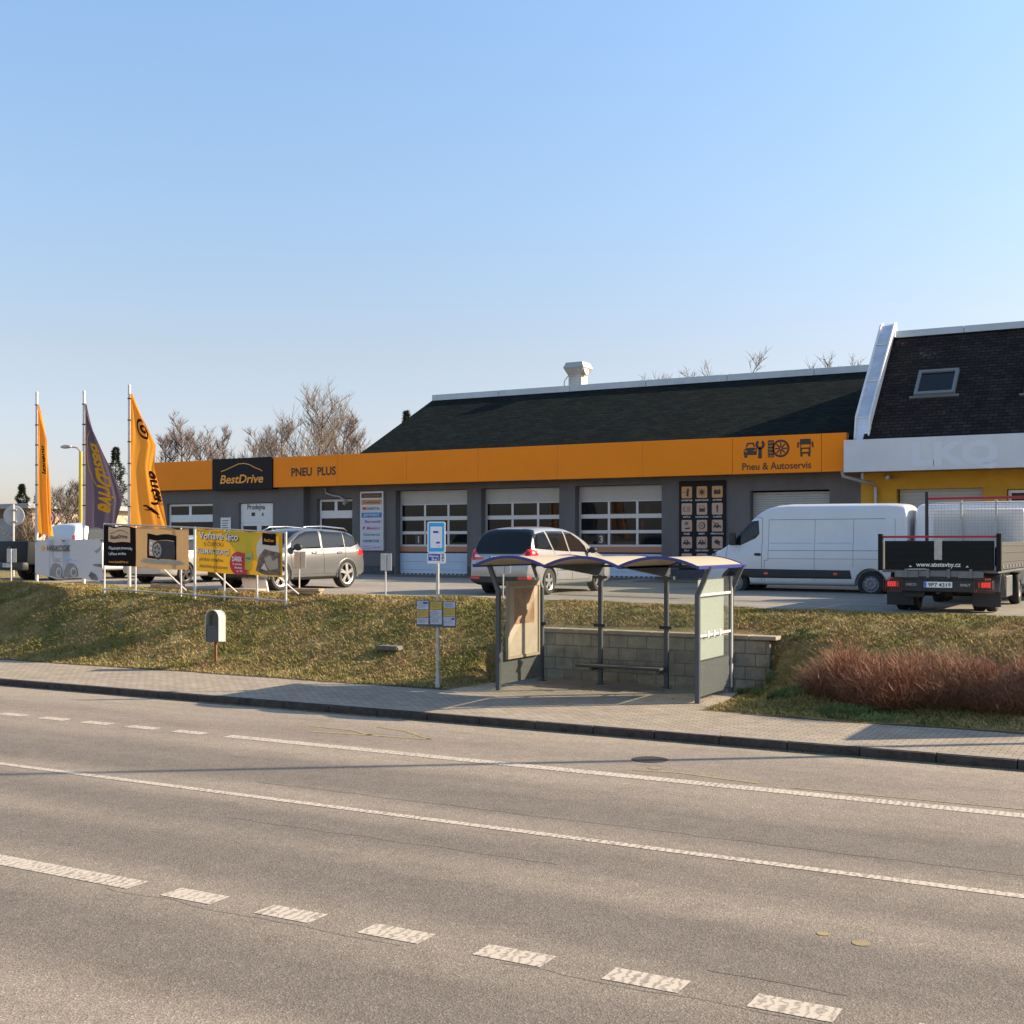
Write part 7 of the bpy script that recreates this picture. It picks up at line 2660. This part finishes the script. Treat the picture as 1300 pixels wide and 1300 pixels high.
def at(px, Y):
    u = (px - 650) / 1560
    c_, s_ = math.cos(R(29.1)), math.sin(R(29.1))
    t = Y / (c_ + s_ * u)
    return t * (-s_ + c_ * u), t
GB = 'bare trees beyond the tyre workshop'
tl = [  # px, top_py, Y, spread, material, words
    (205, 545, 72, 2.2, 'bark', 'slender reddish bare tree just right of the orange flags'),
    (226, 527, 70, 2.4, 'bark', 'tall narrow bare tree above the left end of the orange fascia'),
    (258, 550, 74, 2.8, 'bark', 'round bare tree above the black sign panel, left one'),
    (285, 547, 70, 2.4, 'bark', 'pale bare tree above the right edge of the black sign panel'),
    (322, 549, 72, 2.8, 'bark', 'low bushy bare tree left of the biggest bare tree'),
    (352, 538, 76, 3.2, 'bark', 'bare tree leaning into the left side of the biggest bare tree'),
    (396, 506, 70, 3.9, 'barkgrey', 'biggest bare tree with a broad round crown behind the flat roof'),
    (428, 528, 76, 3.2, 'bark', 'bare tree at the right shoulder of the biggest bare tree'),
    (466, 545, 78, 2.6, 'bark', 'small bare tree just left of the sloping green roof end'),
]
for i, (px, py, Y, spd, m, lab) in enumerate(tl):
    X, t = at(px, Y)
    top = 2.9 + (690 - py) * t / 1560
    bare_tree('bare_tree', lab, X, Y, 1.7, (top - 1.7) * 1.0, spd * 1.3, m, 100 + i, GB, thin=0.013)
for i, (px, py, Y, spd, lab) in enumerate([(872, 462, 62, 2.2, 'thin bare treetop just above the ridge left of the middle'), (905, 455, 60, 2.2, 'bare treetop with fine twigs above the ridge beside the tallest one'), (945, 444, 60, 2.4, 'tallest bare treetop above the green roof ridge'),
                                            (1040, 442, 64, 2.4, 'bare treetop left of the white clad fire wall'), (1078, 452, 66, 2.0, 'small bare treetop touching the white clad fire wall')]):
    X, t = at(px, Y)
    top = 2.9 + (690 - py) * t / 1560
    bare_tree('bare_tree', lab, X, Y, 1.7, (top - 1.7) * 0.96, spd * 1.4, 'barkgrey', 200 + i, GB, thin=0.010)
X, t = at(5, 95)
bare_tree('bare_tree', 'far bare tree at the left edge above the garage roof', X, 78, 1.9, 6.2, 2.6, 'bark', 301, thin=0.015)
X, t = at(86, 50)
bare_tree('fruit_tree', 'leafless dark fruit tree in front of the cream garage between the two left flags', X, 50, 1.7, 4.6, 2.4, 'barkgrey', 305, 'fruit trees in front of the cream garage', thin=0.013, upright=0.45)
X, t = at(42, 47)
bare_tree('fruit_tree', 'low leafless bush before the cream garage wall left of the leftmost flag', X, 47, 1.7, 2.9, 1.5, 'barktan', 306, 'fruit trees in front of the cream garage', thin=0.010, upright=0.4)
X, t = at(118, 52)
bare_tree('fruit_tree', 'leafless bush behind the purple flag', X, 52, 1.7, 3.6, 2.0, 'barktan', 307, 'fruit trees in front of the cream garage', thin=0.011, upright=0.45)

def conifer(label, x, y, z0, h, r, seed):
    rnd = random.Random(seed)
    t_ = thing('conifer', label, 'tree', (x, y, z0), 0, 'dark conifers on the skyline')
    mb = MB()
    mb.cyl((0, 0, -0.2), (0, 0, h * 0.9), 0.02 * h, 0.02, n=8)
    obj('trunk', mb, 'bark', t_, smooth=True)
    mb = MB()
    for k in range(5200):
        t = rnd.random() ** 0.8
        rr = r * (1 - t) ** 0.7 * rnd.uniform(0.55, 1.08) * (0.8 + 0.3 * math.sin(t * 34))
        a = rnd.uniform(0, 2 * PI)
        rr *= 0.8 + 0.25 * noise.noise(Vector((math.cos(a) * 1.5, math.sin(a) * 1.5, t * 5 + seed)))
        p = Vector((rr * math.cos(a), rr * math.sin(a), h * (0.12 + 0.88 * t) - 0.15 * rr))
        d_ = Vector((math.cos(a), math.sin(a), rnd.uniform(-0.2, 0.7))).normalized() * rnd.uniform(0.14, 0.32)
        s_ = d_.cross(Vector((rnd.uniform(-1, 1), rnd.uniform(-1, 1), 1))).normalized() * 0.05
        mb.add([p - s_, p + s_, p + d_], [(0, 1, 2)])
    obj('crown', mb, 'needle', t_, fixn=False)
for px, py, Y, rr, lab, sd in ((28, 615, 80, 1.9, 'squat dark conifer above the garage roof at far left', 1), (48, 628, 82, 1.3, 'small dark conifer behind the leftmost flagpole', 2), (147, 568, 78, 2.2, 'narrow dark conifer between the purple and rightmost flags', 3), (516, 522, 74, 1.3, 'dark conifer tip peeping over the sloping green roof end', 4)):
    X, t = at(px, Y)
    conifer(lab, X, Y, 1.7, 2.9 + (690 - py) * t / 1560 - 1.7, rr, sd)

def twig_shrub(label, x0, x1, yc, dy, h, n, seed, pale=0.12):
    rnd = random.Random(seed)
    xc = (x0 + x1) / 2
    z0 = zterr(xc, yc)
    t_ = thing('twiggy_shrub', label, 'shrub', (xc, yc, z0), 0, 'red brown leafless shrubs beside the pavement')
    mbs = [MB(), MB()]
    vs = [[], []]
    for k in range(n):
        a = rnd.uniform(0, 2 * PI)
        q = math.sqrt(rnd.random())
        X = xc + (x1 - x0) / 2 * q * math.cos(a)
        Y = yc + dy * q * math.sin(a)
        zz = zterr(X, Y)
        hh = h * (1 - 0.35 * q ** 3) * rnd.uniform(0.4, 1.15) * (0.9 + 0.7 * noise.noise(Vector((X * 2.8, Y * 2.8, seed))))
        b = Vector((X - xc, Y - yc, zz - z0))
        out = Vector((math.cos(a) * 0.30 * q, math.sin(a) * 0.30 * q, 0)) * h
        z1 = (rnd.uniform(0.0, 0.9) ** 0.7) * hh
        lean = Vector((rnd.uniform(-0.24, 0.24), rnd.uniform(-0.24, 0.24), 0))
        p = b + out * (z1 / hh) + Vector((0, 0, z1)) + lean * (z1 / hh)
        e = b + out + lean * 1.4 + Vector((rnd.uniform(-0.13, 0.13), rnd.uniform(-0.13, 0.13), hh))
        if rnd.random() < 0.28:
            p = b.lerp(e, rnd.uniform(0.25, 0.85))
            e = p + Vector((rnd.uniform(-0.2, 0.2), rnd.uniform(-0.2, 0.2), rnd.uniform(-0.03, 0.16)))
        r_ = rnd.uniform(0.0028, 0.0055)
        i = 1 if rnd.random() < pale else 0
        ang = rnd.uniform(0, PI)
        u = Vector((math.cos(ang), math.sin(ang), 0)) * r_
        v = Vector((-math.sin(ang), math.cos(ang), 0)) * r_
        mid = p.lerp(e, 0.5) + Vector((rnd.uniform(-0.03, 0.03), rnd.uniform(-0.03, 0.03), 0))
        mbs[i].add([p + u, p - u * 0.5 + v, p - u * 0.5 - v, mid + u * 0.8, mid - u * 0.4 + v * 0.8, mid - u * 0.4 - v * 0.8, e], [(0, 1, 4, 3), (1, 2, 5, 4), (2, 0, 3, 5), (3, 4, 6), (4, 5, 6), (5, 3, 6)])
    obj('twigs', mbs[0], 'shrub', t_, fixn=False)
    obj('dry_twigs', mbs[1], 'shrubpale', t_, fixn=False)
twig_shrub('leftmost red brown twiggy shrub, nearest the block wall', -5.72, -4.65, 21.0, 0.6, 0.68, 7500, 41)
twig_shrub('second red brown twiggy shrub bulging forward towards the pavement', -4.95, -3.85, 20.65, 0.7, 0.78, 8500, 42)
twig_shrub('third red brown twiggy shrub with pale stems at its foot', -4.2, -3.05, 20.95, 0.7, 0.72, 6500, 43, 0.25)
twig_shrub('rightmost red brown twiggy shrub cut by the picture edge', -3.3, -1.7, 20.9, 0.75, 0.70, 9500, 44)
def weed(label, x, y, r, n, seed, h=0.14):
    rnd = random.Random(seed)
    z0 = zterr(x, y)
    mb = MB()
    for k in range(n):
        a = rnd.uniform(0, 2 * PI)
        q = r * math.sqrt(rnd.random())
        p = Vector((q * math.cos(a), q * math.sin(a) * 0.6, 0))
        p.z = zterr(x + p.x, y + p.y) - z0
        d_ = Vector((rnd.uniform(-0.6, 0.6), rnd.uniform(-0.6, 0.6), 1)).normalized() * h * rnd.uniform(0.5, 1.1)
        s_ = Vector((math.cos(a + 1), math.sin(a + 1), 0)) * 0.010
        mb.add([p - s_, p + s_, p + d_ * 0.6 + s_ * 1.2, p + d_, p + d_ * 0.6 - s_ * 1.2], [(0, 1, 2, 3, 4)])
    o = obj('green_weeds', mb, 'weed', fixn=False)
    o.location = (x, y, z0)
    tag(o, label, 'weeds', 'green weed tufts at the foot of the bank')
weed('bright green weed tuft on the ground right of the block wall', -6.1, 20.9, 0.45, 700, 1)
weed('bright green weeds along the front of the twiggy shrubs', -4.6, 19.75, 0.8, 900, 2, 0.10)
weed('small green weed tuft at the foot of the bus shelter right end', -7.1, 21.9, 0.35, 350, 3)
weed('green weed tuft on the bank crest by the wall end', -6.4, 22.7, 0.3, 160, 4, 0.09)

# ------------------------------------------------------------------ far left: garage, lamp, signs
G = thing('garage_building', 'low cream garage with flat overhanging roof behind the left flags', 'building', (-64, 56, 1.8))
mb = MB()
mb.bbox(-72, -64.4, 53.2, 68, 1.4, 5.1, 0.02)
obj('wall', mb, 'cream', G, True)
mb = MB()
mb.bbox(-72.4, -63.9, 52.5, 68.4, 5.11, 5.42, 0.03)
obj('roof', mb, 'garagegrey', G, True)
mb = MB()
mb.bbox(-71.6, -64.42, 53.05, 53.19, 1.4, 5.0, 0.01)
obj('shaded_front_wall', mb, mat('garage_wall_shaded', (0.14, 0.11, 0.09), 0.8), G, True)  # darker than the cream wall: shade on this side put into the colour
for a, b in ((-68.9, -65.6), (-72.0, -69.3)):
    mb = MB()
    mb.bbox(a, b, 52.95, 53.04, 1.6, 4.5, 0.01)
    for k in range(5):
        mb.box(a + 0.02, b - 0.02, 52.945, 52.949, 1.9 + k * 0.5, 1.92 + k * 0.5)
    obj('garage_door', mb, 'garagegrey', G, True)
mb = MB()
mb.bbox(-64.39, -64.3, 57.5, 57.7, 1.6, 5.0, 0.01)
obj('drain_pipe', mb, 'rust', G, True)

def onY(px, py, Y):
    u = (px - 650) / 1560
    c_, s_ = math.cos(R(29.1)), math.sin(R(29.1))
    t = Y / (c_ + s_ * u)
    return t * (-s_ + c_ * u), 2.9 + (690 - py) * t / 1560
L_ = thing('street_lamp', 'yellow street lamp pole with grey head behind the purple flag', 'street lamp', (-53.0, 47.0, 1.7))
mb = MB()
mb.tube([(0, 0, 0), (0, 0, 6.2)], [0.12, 0.10], 12)
obj('pole', mb, 'lampyellow', L_, smooth=True)
mb = MB()
mb.tube([(0, 0, 6.2), (-0.2, -0.1, 6.42), (-0.5, -0.25, 6.46)], 0.05, 8)
obj('arm', mb, 'galv', L_, smooth=True)
mb = MB()
bm = bmesh.new()
bmesh.ops.create_uvsphere(bm, u_segments=16, v_segments=8, radius=1)
for v in bm.verts:
    v.co = Vector((v.co.x * 0.42 - 0.75, v.co.y * 0.16 - 0.35, v.co.z * 0.11 + 6.47))
mb.frombm(bm)
obj('lamp_head', mb, 'galv', L_, smooth='all')
Rn = thing('round_sign', 'back of a round traffic sign on a thin pole at far left', 'sign', (-35.3, 28.4, 1.75), R(35))
mb = MB()
mb.cyl((0, 0, -0.2), (0, 0, 2.5), 0.032, n=12)
obj('pole', mb, 'galvwhite', Rn, smooth=True)
mb = MB()
mb.lathe([(0.0, -0.010), (0.34, -0.010), (0.35, 0.0), (0.34, 0.010), (0.0, 0.010)], (0, 0.06, 2.10), 'y', 32)
obj('plate', mb, 'signback', Rn, smooth=True)
mb = MB()
for z in (1.9, 2.3):
    mb.box(-0.1, 0.1, -0.055, 0.05, z - 0.02, z + 0.02)
obj('bracket', mb, 'galv', Rn)
Nt = thing('overtaking_sign', 'round white sign with red rim and black car symbol behind the pickup', 'sign', (-43.3, 36.5, 1.75), R(32))
mb = MB()
mb.cyl((0, 0.05, -0.2), (0, 0.05, 2.45), 0.04, n=12)
obj('pole', mb, 'galv', Nt, smooth=True)
f = lambda u, v, h: (u, -h, 2.25 + v)
mb = MB()
mb.prism(circle(0, 0, 0.40, 28), f, 0, 0.02, 0)
ring(mb, f, 0, 0, 0.33, 0.40, 0.024, 28, m=1)
flat(mb, f, [(-0.24, -0.14), (0.02, -0.14), (0.02, -0.02), (-0.04, 0.06), (-0.16, 0.06), (-0.24, -0.02)], 0.024, 2)
flat(mb, f, [(0.05, -0.10), (0.26, -0.10), (0.26, 0.04), (0.18, 0.12), (0.10, 0.12), (0.05, 0.04)], 0.024, 2)
obj('plate', mb, ['signwhite', 'signred', 'textblack'], Nt)
# unseen tall lamp post, added out of view to cast the shadow across the road
Lp = thing('shadow_lamp_post', 'unseen tall slim lamp post added out of view to cast a shadow on the road', 'lamp post', (3.2, 22.2, 0.9))
mb = MB()
mb.tube([(0, 0, -0.3), (0, 0, 3), (0, 0, 12.5)], [0.10, 0.085, 0.05], 12)
obj('pole', mb, 'galv', Lp, smooth=True)
mb = MB()
mb.tube([(0, 0, 12.5), (-0.4, -0.5, 12.8), (-1.0, -1.2, 12.9)], 0.035, 8)
mb.bbox(-1.4, -0.9, -1.55, -1.1, 12.85, 12.98, 0.03)
obj('lamp_head', mb, 'galv', Lp)
bpy.context.view_layer.update()
# dry leaves and grit along the kerb and the grass edge
def scatter(name, label, n, xf, yf, zf, s0, s1, m, kind='stuff'):
    rnd = random.Random(len(name) + n)
    mb = MB()
    for k in range(n):
        x = xf(rnd)
        y = yf(rnd, x)
        z = zf(x, y)
        a = rnd.uniform(0, 2 * PI)
        s_ = rnd.uniform(s0, s1)
        c_, q = math.cos(a) * s_, math.sin(a) * s_
        t = rnd.uniform(-0.4, 0.4) * s_
        mb.add([(x - c_, y - q, z), (x + q * 0.5, y - c_ * 0.5, z + 0.004 + abs(t)), (x + c_, y + q, z + 0.003), (x - q * 0.5, y + c_ * 0.5, z + 0.003 + abs(t) * 0.4)], [(0, 1, 2, 3)])
    o = obj(name, mb, m, fixn=False)
    return tag(o, label, name.replace('_', ' '), kind=kind)
scatter('fallen_leaves', 'small dry leaves and bits scattered on the grass bank', 900, lambda r: r.uniform(-32, 1), lambda r, x: r.uniform(y_edge(x) - 0.1, 24.0), lambda x, y: zterr(x, y) + 0.03 if not (AX0 < x < AX1 + 0.3 and y < AY) else 0.165, 0.015, 0.04, mat('dry_leaf', (0.16, 0.09, 0.045), 0.8, col2=(0.40, 0.28, 0.16), vscale=3))
scatter('gutter_grit', 'pale grit and dead grass bits in the gutter along the kerb', 2600, lambda r: r.uniform(-40, 3), lambda r, x: 16.88 - abs(r.gauss(0, 0.06)), lambda x, y: 0.008, 0.005, 0.016, mat('grit', (0.30, 0.26, 0.19), 0.9, col2=(0.12, 0.10, 0.07), vscale=9))

# unseen board, added past the right edge to shade the pavement
Nb = thing('shadow_board', 'unseen notice board on two posts added past the right edge to shade the pavement', 'notice board', (-0.4, 21.3, 0.2))
mb = MB()
mb.bbox(-0.03, 0.03, -1.0, 1.0, 0.9, 2.35, 0.01)
obj('panel', mb, 'signback', Nb)
for y in (-0.85, 0.85):
    mb = MB()
    mb.cyl((0.06, y, -0.4), (0.06, y, 2.3), 0.03, n=10)
    obj('post', mb, 'galv', Nb, smooth=True)
